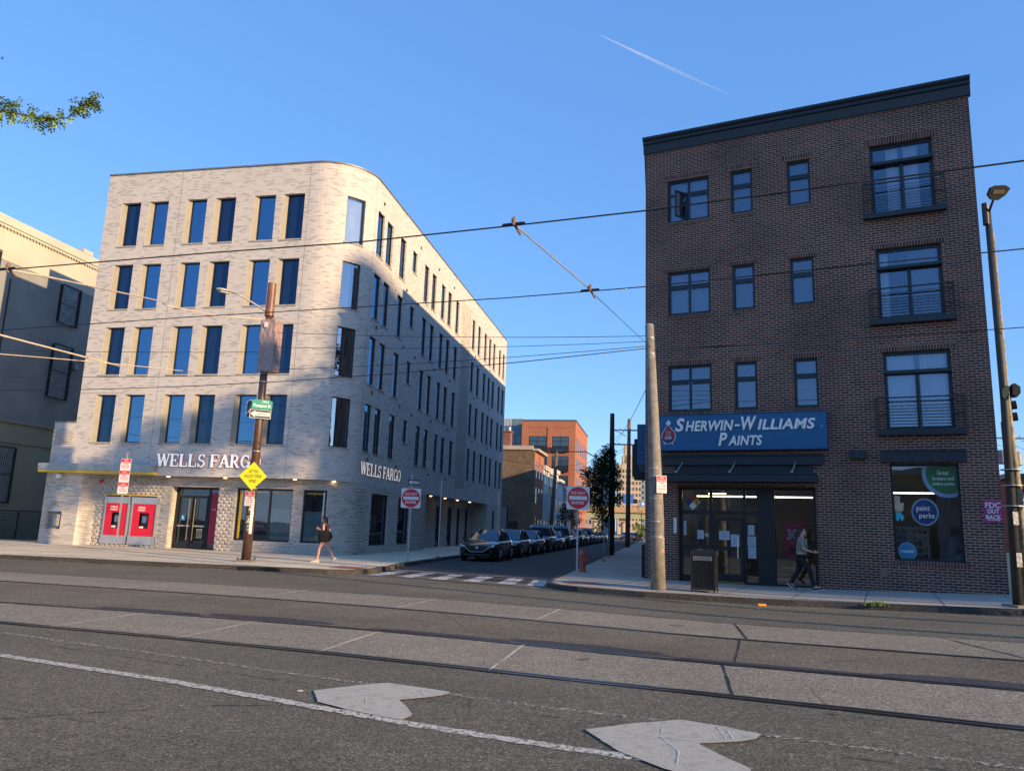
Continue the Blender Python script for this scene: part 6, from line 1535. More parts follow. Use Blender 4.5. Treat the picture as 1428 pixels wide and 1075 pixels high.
    for y in (-.36, .36): mb.box(2.35 * sc_, 2.5 * sc_, y - .22, y + .22, .7, bz + .20); mb.box(2.38 * sc_, 2.46 * sc_, y - .12, y + .12, bz + .20, bz + .34)
    mb.obj('seats', M_PLASTIC, root)
    # wheels
    wr_ = .34 if not suv else .37
    for x in (.92 * sc_, 3.72 * sc_):
        for sgn in (-1, 1):
            y0 = sgn * (ws - .20); y1 = sgn * (ws + .012)
            mb = MB(); mb.tube([(x, y0, wr_), (x, y0 + sgn * .02, wr_), (x, y1 - sgn * .02, wr_), (x, y1, wr_)], [wr_ * .93, wr_, wr_, wr_ * .93], 20); wl_ = mb.obj('wheel', M_TIRE, root, smooth=False)
            mb = MB(); mb.tube([(x, y1 - sgn * .01, wr_), (x, y1 + sgn * .004, wr_)], [wr_ * .66, wr_ * .62], 16)
            mb.obj('rim', plain('rim_dark', (.16, .16, .17), .35, .7), wl_)
            mb = MB()
            for k in range(5):
                a = k * 2 * math.pi / 5; mb.tube([(x, y1 + sgn * .012, wr_), (x + math.cos(a) * wr_ * .6, y1 + sgn * .006, wr_ + math.sin(a) * wr_ * .6)], [.035, .03], 5)
            mb.obj('spokes', M_RIM, wl_)
            mb = MB(); q = [(x + math.cos(R(t)) * (wr_ + .055), sgn * (ws + .004), wr_ + math.sin(R(t)) * (wr_ + .05)) for t in range(-8, 189, 14)]
            mb.tube(q, .022, 5); mb.obj('arch_lip', M_PLASTIC, root)
    # front: grille, lights, bumper, plate, emblem
    gt, gb_ = (.74, .42) if not suv else (.90, .52)
    mb = MB(); mb.prism([(-.42, gt - .02), (-.55, gt - .12), (-.30, gb_), (.30, gb_), (.55, gt - .12), (.42, gt - .02)], Vector((0.02, 0, 0)), Y_, Z_, -X_, -.02, .03); gr = mb.obj('grille', M_PLASTIC, root)
    mb = MB(); mb.tube([(-.02, -.60, gt - .04), (-.035, -.52, gt - .14), (-.04, -.30, gb_ + .02), (-.04, .30, gb_ + .02), (-.035, .52, gt - .14), (-.02, .60, gt - .04)], .014, 6); mb.obj('chrome_trim', M_STEEL, gr)
    mb = MB(); mb.lathe([(.07, 0), (.07, .008)], (0, 0, 0), 14); em = mb.obj('emblem', M_STEEL, gr); em.location = (-.035, 0, (gt + gb_) / 2 + .06); em.rotation_euler = (0, R(-90), 0)
    for sgn in (-1, 1):
        mb = MB(); z = gt - .01; mb.prism([(.52 * sgn, z - .08), (.60 * sgn, z - .02), (.84 * sgn, z + .05), (.80 * sgn, z - .05), (.66 * sgn, z - .10)], Vector((.10, 0, 0)), Y_, Z_, -X_, -.10, .035); mb.obj('headlight', M_HEAD, root)
        mb = MB(); mb.prism([(.56 * sgn, .36), (.74 * sgn, .38), (.72 * sgn, .48), (.60 * sgn, .44)], Vector((.05, 0, 0)), Y_, Z_, -X_, -.05, .02); mb.obj('fog_light', M_PLASTIC, root)
        mb = MB(); mb.box(Ln - .12, Ln + .005, min(sgn * .5, sgn * .8), max(sgn * .5, sgn * .8), .80 if not suv else .9, .92 if not suv else 1.05); mb.obj('tail_light', M_SIGNR, root)
    mb = MB(); mb.box(-.045, .1, -.62, .62, .26, .36); mb.obj('lower_intake', M_PLASTIC, root)
    # door lines and handles
    mb = MB()
    for sgn in (-1, 1):
        for x in (1.5, 2.55, 3.5): mb.box(x * sc_, x * sc_ + .012, min(sgn * (ws - .03), sgn * (ws + .004)), max(sgn * (ws - .03), sgn * (ws + .004)), .36, bz - .08)
        for x in (2.3, 3.25): mb.box(x * sc_, x * sc_ + .18, min(sgn * (ws - .03), sgn * (ws + .02)), max(sgn * (ws - .03), sgn * (ws + .02)), bz - .16, bz - .13)
    mb.obj('door_lines', M_PLASTIC, root)
    return root
CZ = math.atan2(.98144, .19176)
CAR0 = Vector((-1.38, 36.15, .0))
P_BLK = carpaint('paint_black', (.010, .011, .013)); P_GRN = carpaint('paint_dark_green', (.016, .026, .022)); P_NAVY = carpaint('paint_navy', (.022, .035, .055)); P_MAR = carpaint('paint_maroon', (.055, .012, .018)); P_GRY = carpaint('paint_grey', (.09, .10, .11)); P_BLU = carpaint('paint_steel_blue', (.04, .075, .10))
protos = {}
def car(kind, paint, loc, label, H, rz=CZ, Ln=4.75):
    key = (kind, paint.name, H)
    if key not in protos:
        c = make_car('parked_car', label, paint, H, Ln, 1.86 if kind != 'sedan' else 1.84, kind); c.location = loc; c.rotation_euler = (0, 0, rz); c['group'] = 'cars parked along the left kerb'; protos[key] = c; return c
    return dup(protos[key], loc, rz, label, 'cars parked along the left kerb')
LB = ['black saloon with chrome grille trim, nearest of the parked cars', 'dark green grey saloon parked second behind the nearest black saloon', 'dark saloon with pale blue bonnet parked third in the row', 'tall maroon van-like car parked fourth in the row', 'dark grey saloon half hidden behind the tall maroon car', 'tall blue black off-roader with bright windscreen parked sixth in the row', 'steel blue saloon parked behind the tall off-roader', 'small maroon topped car before the no entry sign post, eighth in the row', 'dark saloon just right of the no entry sign post', 'tall dark car parked behind the no entry sign, tenth in the row', 'navy saloon eleventh in the row', 'grey blue saloon twelfth in the row, left of the ivy pole', 'dark saloon thirteenth in the row', 'black saloon fourteenth in the row beside the ivy']
SP = [('sedan', P_BLK, 1.45), ('sedan', P_GRN, 1.50), ('sedan', P_NAVY, 1.47), ('suv', P_MAR, 1.85), ('sedan', P_GRY, 1.45), ('suv', P_NAVY, 1.88), ('sedan', P_BLU, 1.45), ('suv', P_MAR, 1.70), ('sedan', P_BLK, 1.45), ('suv', P_BLK, 1.85), ('sedan', P_NAVY, 1.47), ('sedan', P_GRY, 1.45), ('sedan', P_BLK, 1.45), ('sedan', P_BLK, 1.45)]
DD3 = Vector((.19176, .98144, 0))
for i, (k_, p_, h_) in enumerate(SP):
    loc = CAR0 + DD3 * (5.75 * i + (.15 if i > 3 else 0)) + Vector((random.uniform(-.04, .04), 0, 0))
    if i in (8, 9): loc = loc + Vector((0, .2, 0))
    car(k_, p_, loc, LB[i], h_)
for i, (x, y) in enumerate(((22.9, 150), (22.4, 140), (22.2, 131.0))):
    c = car('sedan', (P_GRY, P_BLU, P_BLK)[i], Vector((x, y, 0)), ('far car farthest of the three parked right of the ivy pole', 'far car in the middle of the three parked right of the ivy pole', 'far car nearest of the three parked right of the ivy pole')[i], 1.45); c['group'] = 'distant cars by the overpass'
car('sedan', P_BLU, Vector((27.8, 41.5, .3)), 'car partly seen at the right edge behind the lamp pole', 1.45, R(15))['group'] = 'cars at the right edge'

# ================================================================== PEOPLE
def skinned(nodes, edges, root, sub=2):
    me = bpy.data.meshes.new('sk'); names = list(nodes); idx = {n: i for i, n in enumerate(names)}
    me.from_pydata([nodes[n][0] for n in names], [(idx[a], idx[b]) for a, b in edges], [])
    ob = bpy.data.objects.new('sk', me); COL.objects.link(ob)
    md = ob.modifiers.new('s', 'SKIN'); 
    for n in names:
        v = me.skin_vertices[0].data[idx[n]]; r = nodes[n][1]; v.radius = r if isinstance(r, tuple) else (r, r); v.use_root = (n == root)
    md.use_smooth_shade = True; s2 = ob.modifiers.new('b', 'SUBSURF'); s2.levels = sub; s2.render_levels = sub
    bpy.context.view_layer.update()
    out = bpy.data.meshes.new_from_object(ob.evaluated_get(bpy.context.evaluated_depsgraph_get()))
    bpy.data.objects.remove(ob); bpy.data.meshes.remove(me)
    return out
def join(meshes, mats):
    bm = bmesh.new()
    for m, mi in meshes:
        n0 = len(bm.faces); bm.from_mesh(m); bm.faces.ensure_lookup_table()
        for f in bm.faces[n0:]: f.material_index = mi; f.smooth = True
    me = bpy.data.meshes.new('body')
    bm.to_mesh(me); bm.free(); me.materials.clear()
    for m in mats: me.materials.append(m)
    return me
def ell(c, r, n=12, rot=None):
    mb = MB(); base = 0
    for i in range(n + 1):
        t = math.pi * i / n
        for j in range(n * 2):
            a = math.pi * j / n; p = Vector((r[0] * math.sin(t) * math.cos(a), r[1] * math.sin(t) * math.sin(a), r[2] * math.cos(t)))
            if rot: p.rotate(rot)
            mb.v.append(tuple(Vector(c) + p))
    m = n * 2
    for i in range(n):
        for j in range(m): k = (j + 1) % m; mb.f.append((i * m + j, (i + 1) * m + j, (i + 1) * m + k, i * m + k)); mb.mi.append(0); mb.uv.append([(0, 0)] * 4)
    return mb.mesh('e', M_SKIN, smooth=True)
def hand(wr, d, sgn, palm=.045, curl=.6):
    """palm and five bent fingers as chains; returns meshes"""
    wr = Vector(wr); d = Vector(d).normalized(); side = d.cross(Vector((0, sgn, 0))).normalized(); nrm = d.cross(side).normalized(); out = []
    pn = {'a': (tuple(wr), (.022, .028)), 'b': (tuple(wr + d * .045), (.016, .036)), 'c': (tuple(wr + d * .085), (.014, .036))}
    out.append(skinned(pn, [('a', 'b'), ('b', 'c')], 'a', 1))
    for k, ln in enumerate((.068, .078, .072, .056)):
        o = wr + d * .082 + side * (-.027 + k * .018); p1 = o + d * ln * .5; p2 = p1 + (d * math.cos(curl) + nrm * math.sin(curl)) * ln * .3; p3 = p2 + (d * math.cos(curl * 2) + nrm * math.sin(curl * 2)) * ln * .25
        out.append(skinned({'a': (tuple(o - d * .02), .008), 'b': (tuple(p1), .008), 'c': (tuple(p2), .0075), 'd': (tuple(p3), .006)}, [('a', 'b'), ('b', 'c'), ('c', 'd')], 'a', 1))
    o = wr + d * .03 - side * .025; p1 = o - side * .028 + d * .025; p2 = p1 + d * .03 - side * .004
    out.append(skinned({'a': (tuple(o), .010), 'b': (tuple(p1), .009), 'c': (tuple(p2), .0075)}, [('a', 'b'), ('b', 'c')], 'a', 1))
    return out
def head(c, s_=1):
    """skull, face and ears; x is forward"""
    c = Vector(c); out = [ell(c, (.096 * s_, .077 * s_, .115 * s_)), ell(c + Vector((.035, 0, -.055)) * s_, (.058 * s_, .052 * s_, .055 * s_), 8), ell(c + Vector((.101, 0, -.018)) * s_, (.017 * s_, .012 * s_, .024 * s_), 6), ell(c + Vector((.088, 0, -.062)) * s_, (.012 * s_, .024 * s_, .009 * s_), 6), ell(c + Vector((.075, 0, -.098)) * s_, (.022 * s_, .024 * s_, .018 * s_), 6)]
    for sg in (-1, 1): out.append(ell(c + Vector((-.005, sg * .078, -.012)) * s_, (.020 * s_, .009 * s_, .032 * s_), 6))
    return out
def build_person(label, loc, rz, J, cloth, extra, mats_body=(M_SKIN,)):
    t = thing('person', label, 'person', loc, rz)
    nodes, edges = J
    ms = [(skinned(nodes, edges, 'pelvis'), 0)]
    hp = nodes['head'][0]
    ms += [(m, 0) for m in head(hp)]
    for wr, d, sg in extra['hands']: ms += [(m, 0) for m in hand(wr, d, sg)]
    body = link('body', join(ms, list(mats_body)), t)
    e = MB()
    for sg in (-1, 1):
        m = ell(Vector(hp) + Vector((.086, sg * .030, .002)), (.010, .013, .009), 6); 
        me = join([(m, 0)], [M_DARK]); o = link('eye', me, t)
    for nm, nd, ed, rt_, mat in cloth:
        me = skinned(nd, ed, rt_); me.materials.clear(); me.materials.append(mat); o = link(nm, me, t)
    return t
# woman on the left pavement, walking left; x forward, y to her left, z up
def walkJ(H, front, back, lean=.03, arms=None, fem=True):
    k = H / 1.64
    hipz = .86 * k
    n = {'pelvis': ((0, 0, hipz + .04), (.105, .135)), 'waist': ((lean * .4, 0, 1.06 * k), (.085, .115)), 'chest': ((lean, 0, 1.22 * k), (.10, .145)), 'uchest': ((lean * 1.1, 0, 1.33 * k), (.075, .13)), 'neck': ((lean * 1.5, 0, 1.42 * k), .05), 'head': ((lean * 2.2, 0, 1.525 * k), .055)}
    ed = [('pelvis', 'waist'), ('waist', 'chest'), ('chest', 'uchest'), ('uchest', 'neck'), ('neck', 'head')]
    for sd_, (kn, an, toe, hl) in (('L', front), ('R', back)):
        y = .085 if sd_ == 'L' else -.085
        n['hip' + sd_] = ((0, y, hipz - .02), .088); n['th' + sd_] = ((kn[0] * .5, y, (hipz + kn[1]) / 2), .076); n['kn' + sd_] = ((kn[0], y, kn[1]), .055); n['cf' + sd_] = ((kn[0] * .6 + an[0] * .4 - .02, y, kn[1] * .6 + an[1] * .4), .053); n['an' + sd_] = ((an[0], y, an[1]), .034)
        n['hl' + sd_] = ((hl[0], y, hl[1]), .03); n['toe' + sd_] = ((toe[0], y * 1.1, toe[1]), (.022, .036))
        ed += [('pelvis', 'hip' + sd_), ('hip' + sd_, 'th' + sd_), ('th' + sd_, 'kn' + sd_), ('kn' + sd_, 'cf' + sd_), ('cf' + sd_, 'an' + sd_), ('an' + sd_, 'toe' + sd_), ('an' + sd_, 'hl' + sd_)]
    for sd_, (el, wr) in arms.items():
        y = 1 if sd_ == 'L' else -1
        n['sh' + sd_] = ((lean * 1.1, y * .165, 1.345 * k), .052); n['ua' + sd_] = (tuple((Vector(n['sh' + sd_][0]) + Vector(el)) / 2), .042); n['el' + sd_] = (tuple(el), .034); n['wr' + sd_] = (tuple(wr), .024)
        ed += [('uchest', 'sh' + sd_), ('sh' + sd_, 'ua' + sd_), ('ua' + sd_, 'el' + sd_), ('el' + sd_, 'wr' + sd_)]
    return n, ed
armsW = {'L': ((.02, .23, 1.10), (.20, .20, 1.17)), 'R': ((-.02, -.22, 1.10), (.18, -.17, 1.16))}
JW = walkJ(1.64, ((.20, .50), (.26, .10), (.42, .045), (.22, .035)), ((-.08, .47), (-.30, .14), (-.22, .03), (-.345, .12)), .05, armsW)
nd = JW[0]
def grow(keys, g_, ren=None): return {k: (nd[k][0], tuple(r + g_ for r in nd[k][1]) if isinstance(nd[k][1], tuple) else nd[k][1] + g_) for k in keys}
shorts = grow(('pelvis', 'hipL', 'hipR', 'waist'), .022); shorts['thL'] = ((nd['thL'][0][0] * .8, nd['thL'][0][1], nd['thL'][0][2] + .03), .092); shorts['thR'] = ((nd['thR'][0][0] * .8, nd['thR'][0][1], nd['thR'][0][2] + .03), .092)
M_TOP = plain('salmon_top', (.42, .15, .10), .8)
top = {'waist': ((nd['waist'][0][0], 0, 1.04), (.10, .125)), 'chest': ((nd['chest'][0][0], 0, 1.20), (.112, .152)), 'uc': ((nd['chest'][0][0] + .005, 0, 1.27), (.095, .14))}
sh = []
wmn = build_person('woman in black shorts with a big black bag walking left past the bank', (-6.57, 28.27, .13), math.atan2(.20148, -.97949),
    JW, [('shorts', shorts, [('waist', 'pelvis'), ('pelvis', 'hipL'), ('pelvis', 'hipR'), ('hipL', 'thL'), ('hipR', 'thR')], 'pelvis', M_CLBLK),
         ('top', top, [('waist', 'chest'), ('chest', 'uc')], 'chest', M_TOP)],
    {'hands': [((.20, .20, 1.17), (.7, -.1, .5), 1), ((.18, -.17, 1.16), (.7, .1, .5), -1)]})
hp = Vector(nd['head'][0])
def hair(parent, parts, mat, name='hair'):
    me = join([(m, 0) for m in parts], [mat]); return link(name, me, parent)
hair(wmn, [ell(hp + Vector((-.022, 0, .022)), (.095, .088, .112)), ell(hp + Vector((-.085, 0, -.06)), (.05, .075, .12)), ell(hp + Vector((-.10, 0, -.17)), (.04, .06, .12))], M_HAIRB)
mb = MB(); mb.tube([hp + Vector((.05, -.08, .085)), hp + Vector((.075, 0, .10)), hp + Vector((.05, .08, .085))], .022, 6); mb.obj('sunglasses', M_BLACK, wmn)
bg_ = thing('shoulder_bag', 'large soft black bag hanging at the hip of the woman walking left', 'bag', (-6.57, 28.27, .13), math.atan2(.20148, -.97949))
mb = MB(); G = []
for i, (x, zb, zt, w_) in enumerate(((-.34, .88, .96, .02), (-.28, .80, 1.08, .05), (-.12, .74, 1.15, .07), (.06, .72, 1.17, .07), (.17, .73, 1.16, .05), (.21, .82, 1.10, .02))):
    G.append([(x, .22 + w_ * math.cos(t) , (zb + zt) / 2 + (zt - zb) / 2 * math.sin(t)) for t in [2 * math.pi * k / 12 for k in range(12)]])
for r_ in G: mb.v += r_
for i in range(5):
    for k in range(12): j = (k + 1) % 12; mb.f.append((i * 12 + k, i * 12 + j, (i + 1) * 12 + j, (i + 1) * 12 + k)); mb.mi.append(0); mb.uv.append([(0, 0)] * 4)
mb.f.append(tuple(range(12))); mb.mi.append(0); mb.uv.append([(0, 0)] * 12); mb.f.append(tuple(range(60, 72))[::-1]); mb.mi.append(0); mb.uv.append([(0, 0)] * 12)
mb.obj('bag_body', plain('bag_black', (.006, .006, .008), .9), bg_, smooth=True)
mb = MB(); mb.tube([(-.12, .21, 1.08), (-.03, .17, 1.28), (.05, .165, 1.41), (.09, .19, 1.28), (.10, .21, 1.10)], .011, 6); mb.obj('strap', M_CLBLK, bg_, smooth=True)
def shoe(parent, hl, toe, y, mat, sole=None, up_=.05):
    hl = Vector((hl[0], y, hl[1])); to = Vector((toe[0], y * 1.1, toe[1])); d = (to - hl).normalized(); u = Vector((0, 1, 0)).cross(d) * -1
    if u.z < 0: u = -u
    mb = MB(); P_ = [(-.03, .025, .06), (.04, .036, up_ + .03), (.14, .042, up_), (.22, .044, up_ - .012), (.27, .03, .02)]
    for (x, w_, h) in P_:
        c = hl + d * x; mb.v += [tuple(c + Vector((0, 1, 0)) * (w_ * math.cos(t)) + u * (max(0, math.sin(t)) * h - .0)) for t in [math.pi * k / 6 for k in range(7)]]
    for i in range(4):
        for k in range(6): mb.f.append((i * 7 + k, i * 7 + k + 1, (i + 1) * 7 + k + 1, (i + 1) * 7 + k)); mb.mi.append(0); mb.uv.append([(0, 0)] * 4)
        mb.f.append((i * 7, (i + 1) * 7, (i + 1) * 7 + 6, i * 7 + 6)); mb.mi.append(0); mb.uv.append([(0, 0)] * 4)
    o = mb.obj('shoe', mat, parent, smooth=True)
    mb = MB(); mb.prism([(-.04, -.03), (.28, -.032), (.28, .032), (-.04, .03)], hl, d, Vector((0, 1, 0)), u, -.022, .004); mb.obj('sole', sole or mat, o)
shoe(wmn, (.20, .022), (.42, .022), .085, M_SHOE); shoe(wmn, (-.37, .14), (-.22, .0 + .022), -.085, M_SHOE)
# person on the right pavement, walking right
armsM = {'L': ((-.02, .24, 1.10), (.10, .25, .88)), 'R': ((.10, -.22, 1.13), (.33, -.20, 1.06))}
JM = walkJ(1.72, ((-.10, .50), (-.30, .16), (-.20, .035), (-.345, .14)), ((.24, .52), (.34, .12), (.50, .10), (.32, .04)), .02, armsM)
nd = JM[0]
pants = {}
for k in ('pelvis', 'hipL', 'hipR', 'thL', 'thR', 'knL', 'knR', 'cfL', 'cfR'): pants[k] = (nd[k][0], tuple(r + .018 for r in nd[k][1]) if isinstance(nd[k][1], tuple) else nd[k][1] + .02)
for s_ in 'LR': pants['an' + s_] = ((nd['an' + s_][0][0], nd['an' + s_][0][1], nd['an' + s_][0][2] + .0), .062)
pe = [('pelvis', 'hipL'), ('pelvis', 'hipR')] + [(a + s_, b + s_) for s_ in 'LR' for a, b in (('hip', 'th'), ('th', 'kn'), ('kn', 'cf'), ('cf', 'an'))]
shirt = {'low': ((0, 0, .90), (.13, .165)), 'waist': ((.01, 0, 1.10), (.115, .15)), 'chest': ((nd['chest'][0][0], 0, nd['chest'][0][2]), (.125, .165)), 'uc': ((nd['uchest'][0][0], 0, nd['uchest'][0][2]), (.095, .15)), 'nk': ((nd['neck'][0][0] - .005, 0, nd['neck'][0][2] - .02), .065)}
for s_ in 'LR':
    a = Vector(nd['sh' + s_][0]); b = Vector(nd['el' + s_][0]); shirt['sh' + s_] = (tuple(a), .072); shirt['sl' + s_] = (tuple(a.lerp(b, .85)), .062)
se = [('low', 'waist'), ('waist', 'chest'), ('chest', 'uc'), ('uc', 'nk'), ('uc', 'shL'), ('uc', 'shR'), ('shL', 'slL'), ('shR', 'slR')]
mn = build_person('long haired person in olive shirt and black trousers walking right past the shop', (8.25, 21.75, gz(8.3, 21.6) + .13), BRZ, JM,
    [('trousers', pants, pe, 'pelvis', M_CLBLK), ('shirt', shirt, se, 'chest', M_CLGRY)], {'hands': [((.10, .25, .88), (.3, 0, -1), 1), ((.33, -.20, 1.06), (1, .1, .1), -1)]})
hp = Vector(nd['head'][0])
hair(mn, [ell(hp + Vector((-.025, 0, .025)), (.098, .090, .112)), ell(hp + Vector((-.095, 0, -.09)), (.065, .09, .16)), ell(hp + Vector((-.145, 0, -.27)), (.06, .085, .18)), ell(hp + Vector((-.185, 0, -.42)), (.045, .065, .12))], M_HAIR)
shoe(mn, (-.37, .16), (-.20, .022), .085, M_BLACK, M_SHOE); shoe(mn, (.30, .03), (.50, .07), -.085, M_BLACK, M_SHOE)

# ================================================================== GREY BUILDING ON THE LEFT
WZ = math.atan2(.98144, .19176)
wh = thing('warehouse', 'large plain grey and cream building with grilled windows at the left edge', 'building', (-29.4, 45.6, -.32), WZ); wh.scale = (1.2, 1.2, 1.2)
M_STUC = plain('cream_stucco', (.48, .455, .37), .9, var=.10, vscale=.5); M_STUC2 = plain('olive_stucco', (.30, .29, .20), .9, var=.1, vscale=.6)
mb = MB(); mb.box(-9, 30, 0.02, 22, 5.95, 13.6); mb.obj('middle_wall', plain('dirty_grey_stucco', (.25, .255, .245), .9, var=.2, vscale=.5), wh)
mb = MB(); mb.box(-9, 30, 0.0, 22, 13.6, 15.45); mb.box(-9, 30, -.10, .0, 15.18, 15.30); mb.box(-9.05, 30, -.16, .0, 15.30, 15.72)
for k in range(180): mb.box(-8.9 + k * .2, -8.82 + k * .2, -.13, -.10, 15.12, 15.18)
mb.box(2.2, 2.9, -.18, .5, 15.72, 15.95); mb.obj('upper_wall', M_STUC, wh)
mb = MB(); mb.box(-9, 30, -.05, 22, -.3, 5.83); mb.box(-9, 30, -.14, 22, 5.83, 5.95); mb.box(-9, 30, -.10, -.05, 4.85, 4.92); mb.obj('lower_wall', M_STUC2, wh)
def grille(x0, x1, z0, z1):
    mb = MB(); mb.box(x0, x1, -.004, .0, z0, z1) if z0 > 6 else mb.box(x0, x1, -.056, -.051, z0, z1); g_ = mb.obj('window', plain('window_pale_blue', (.50, .56, .58), .3, var=.3), wh)
    y = -.16; mb = MB()
    mb.box(x0 - .08, x1 + .08, y, y + .02, z0 - .06, z0); mb.box(x0 - .08, x1 + .08, y, y + .02, z1, z1 + .05); mb.box(x0 - .08, x0 - .06, y, -.0, z0, z1); mb.box(x1 + .06, x1 + .08, y, 0, z0, z1)
    n = 9
    for k in range(-n, n * 2):
        a = x0 + (x1 - x0) * k / n
        for sg in (1, -1):
            p = Vector((a, y + .005 * sg, z0)); q = Vector((a + sg * (z1 - z0) * .45, y + .005 * sg, z1)); 
            # clip to the frame
            def cl(p, q):
                d = q - p; t0, t1 = 0, 1
                for lo, hi in ((x0 - .06, x1 + .06),):
                    if abs(d.x) < 1e-6: continue
                    ta, tb = sorted(((lo - p.x) / d.x, (hi - p.x) / d.x)); t0, t1 = max(t0, ta), min(t1, tb)
                return (p + d * t0, p + d * t1) if t1 - t0 > .01 else None
            c = cl(p, q)
            if c: mb.tube([c[0], c[1]], .012, 4)
    for z in (z0 + (z1 - z0) * .5,): mb.box(x0 - .06, x1 + .06, y - .012, y - .002, z - .02, z + .02)
    mb.obj('grille', M_BLACK, g_)
grille(1.25, 2.45, 11.5, 13.55); grille(1.25, 2.45, 7.5, 10.3); grille(-1.35, -.3, 2.0, 4.6); grille(-4.3, -2.9, 10.9, 13.9); grille(-4.3, -2.9, 7.3, 10.2)
mb = MB(); mb.box(2.7, 2.95, -.22, .0, 9.25, 9.55); mb.obj('wall_box', M_GALV, wh)
mb = MB(); mb.tube([(-2.0, -.04, 5.9), (-2.0, -.04, 12.8)], .03, 6); mb.obj('cable', M_WIRE, wh)
rl = thing('railing', 'black metal railing at the foot of the grey building on the left edge', 'railing', (-28.9, 43.9, -.2), math.atan2(.98144, .19176)); rl.scale = (1.2, 1.2, 1.2)
for x in (-3, -1.6, -.2, 1.2, 2.6): mb = MB(); mb.box(x, x + .04, -.02, .02, 0, 1.45); mb.obj('post', M_BLACK, rl)
mb = MB()
for k in range(11): mb.tube([(-3.2, 0, .25 + k * .11), (2.8, 0, .25 + k * .11)], .014, 5)
mb.box(-3.2, 2.8, -.03, .03, 1.45, 1.5); mb.obj('bars', M_BLACK, rl)

# ================================================================== BACKGROUND BUILDINGS (along the side street)
SSZ = math.atan2(.98144, .19176) - math.pi / 2     # local y runs up the street, local x to the right
def bldg(name, label, u, group=None): return thing(name, label, 'building', AO + DD3 * u, SSZ, group)
M_BRICKO = brick('orange_brick', (.42, .135, .06), (.36, .11, .05), (.27, .085, .045), (.38, .22, .15), .22, .075, .008, (.45, .85), bmp=.1)
M_BRICKR = brick('old_red_brick', (.26, .085, .05), (.21, .07, .045), (.15, .055, .04), (.25, .19, .15), .22, .075, .009, (.4, .8), bmp=.1)
M_RENDER = brick('brown_rubble', (.22, .16, .105), (.17, .12, .08), (.12, .085, .06), (.19, .145, .10), .26, .10, .012, (.45, .8), bmp=.3, blotch=.4)
def bwin(parent, x, y0, y1, z0, z1, side='s', name='window', gl=None, rows_=2, cols_=2, fr=.06, frm=None):
    """side s: on a wall facing the street (plane x), front f: on a wall facing the avenue (plane y=x)"""
    frm = frm or M_FRAMEA
    mb = MB()
    def B(a0, a1, b0, b1, c0, c1):
        if side == 's': mb.box(x + b0, x + b1, a0, a1, c0, c1)
        else: mb.box(a0, a1, x - b1, x - b0, c0, c1)
    B(y0, y1, 0, .03, z0, z0 + fr); B(y0, y1, 0, .03, z1 - fr, z1); B(y0, y0 + fr, 0, .029, z0 + fr, z1 - fr); B(y1 - fr, y1, 0, .029, z0 + fr, z1 - fr)
    for k in range(1, cols_): c = y0 + (y1 - y0) * k / cols_; B(c - fr / 2, c + fr / 2, 0, .028, z0 + fr, z1 - fr)
    for k in range(1, rows_): c = z0 + (z1 - z0) * k / rows_; B(y0 + fr, y1 - fr, 0, .027, c - fr / 2, c + fr / 2)
    w_ = mb.obj(name, frm, parent); mb = MB(); B(y0, y1, .003, .012, z0, z1); mb.obj('pane', gl or M_PANEBK, w_)
M_PANEBK = plain('far_window_glass', (.03, .05, .075), .08, 0, 1.0, var=.3, vscale=.6)
# yard wall and gate beyond the pale building
g_ = thing('yard_gate', 'plain grey gate panel between the pale building and the brown house', 'gate', AO + DD3 * 44, SSZ)
mb = MB(); mb.box(-3.4, -1.15, 0, .1, 0, 3.6); mb.obj('panel', plain('gate_grey', (.22, .23, .24), .7), g_); mb = MB(); mb.box(-1.15, -1.0, -.05, .15, 0, 3.7); mb.box(-.95, 0, 0, .1, 0, 2.2); mb.obj('post', M_BLACK, g_)
# brown gable house
bh = bldg('brown_house', 'brown rubble walled house with orange brick side and a chimney', 53.4)
mb = MB(); 
z1, z2 = 10.75, 10.75
mb.quad((-14, 0, -.1), (0, 0, -.1), (0, 0, 10.25), (-14, 0, 10.45), 0, [(-14, 0), (0, 0), (0, 10.2), (-14, 10.4)]); mb.quad((-14, 7, -.1), (-14, 0, -.1), (-14, 0, 10.4), (-14, 7, 10.4)); mb.quad((0, 7, 0), (-14, 7, 0), (-14, 7, 10.4), (0, 7, 10.2))
mb.obj('gable_wall', M_RENDER, bh)
mb = MB(); mb.quad((.0, .0, -.1), (.0, 7, -.1), (.0, 7, 10.2), (.0, 0, 10.2), 0, [(0, 0), (7, 0), (7, 10.2), (0, 10.2)]); mb.obj('street_wall', M_BRICKO, bh)
mb = MB(); mb.box(-14, -.2, -.15, .25, 10.3, 10.75); mb.box(-.25, .45, -.10, 7.2, 10.2, 10.45); mb.poly([(-14, 0, 10.6), (0, 0, 10.5), (0, 7, 10.5), (-14, 7, 10.6)]); mb.obj('roof', plain('roof_edge_pale', (.42, .38, .31), .8), bh)
mb = MB(); mb.box(-4.3, -2.9, .1, 1.2, 10.0, 12.3); mb.box(-4.4, -2.8, 0, 1.3, 12.3, 12.45); ch = mb.obj('chimney', M_BRICKR, bh)
mb = MB(); mb.lathe([(.12, 0), (.12, .4), (.2, .42), (.0, .6)], (-3.1, .6, 12.4), 8); mb.obj('flue', M_WHITE, ch)
for k in range(3):
    for z in (1.2, 4.3, 7.2): bwin(bh, 0, 1.0 + k * 2.2, 1.9 + k * 2.2, z, z + 1.9, cols_=1, frm=M_BRICKR)
rr = bldg('row_building', 'plain block up the side street hidden behind the brick shop', 0); rr.location = (4.46, 25, 0)
mb = MB(); mb.box(.6, 9, 39.4, 96, -.1, 12.2); mb.obj('wall', M_BRICKR, rr)
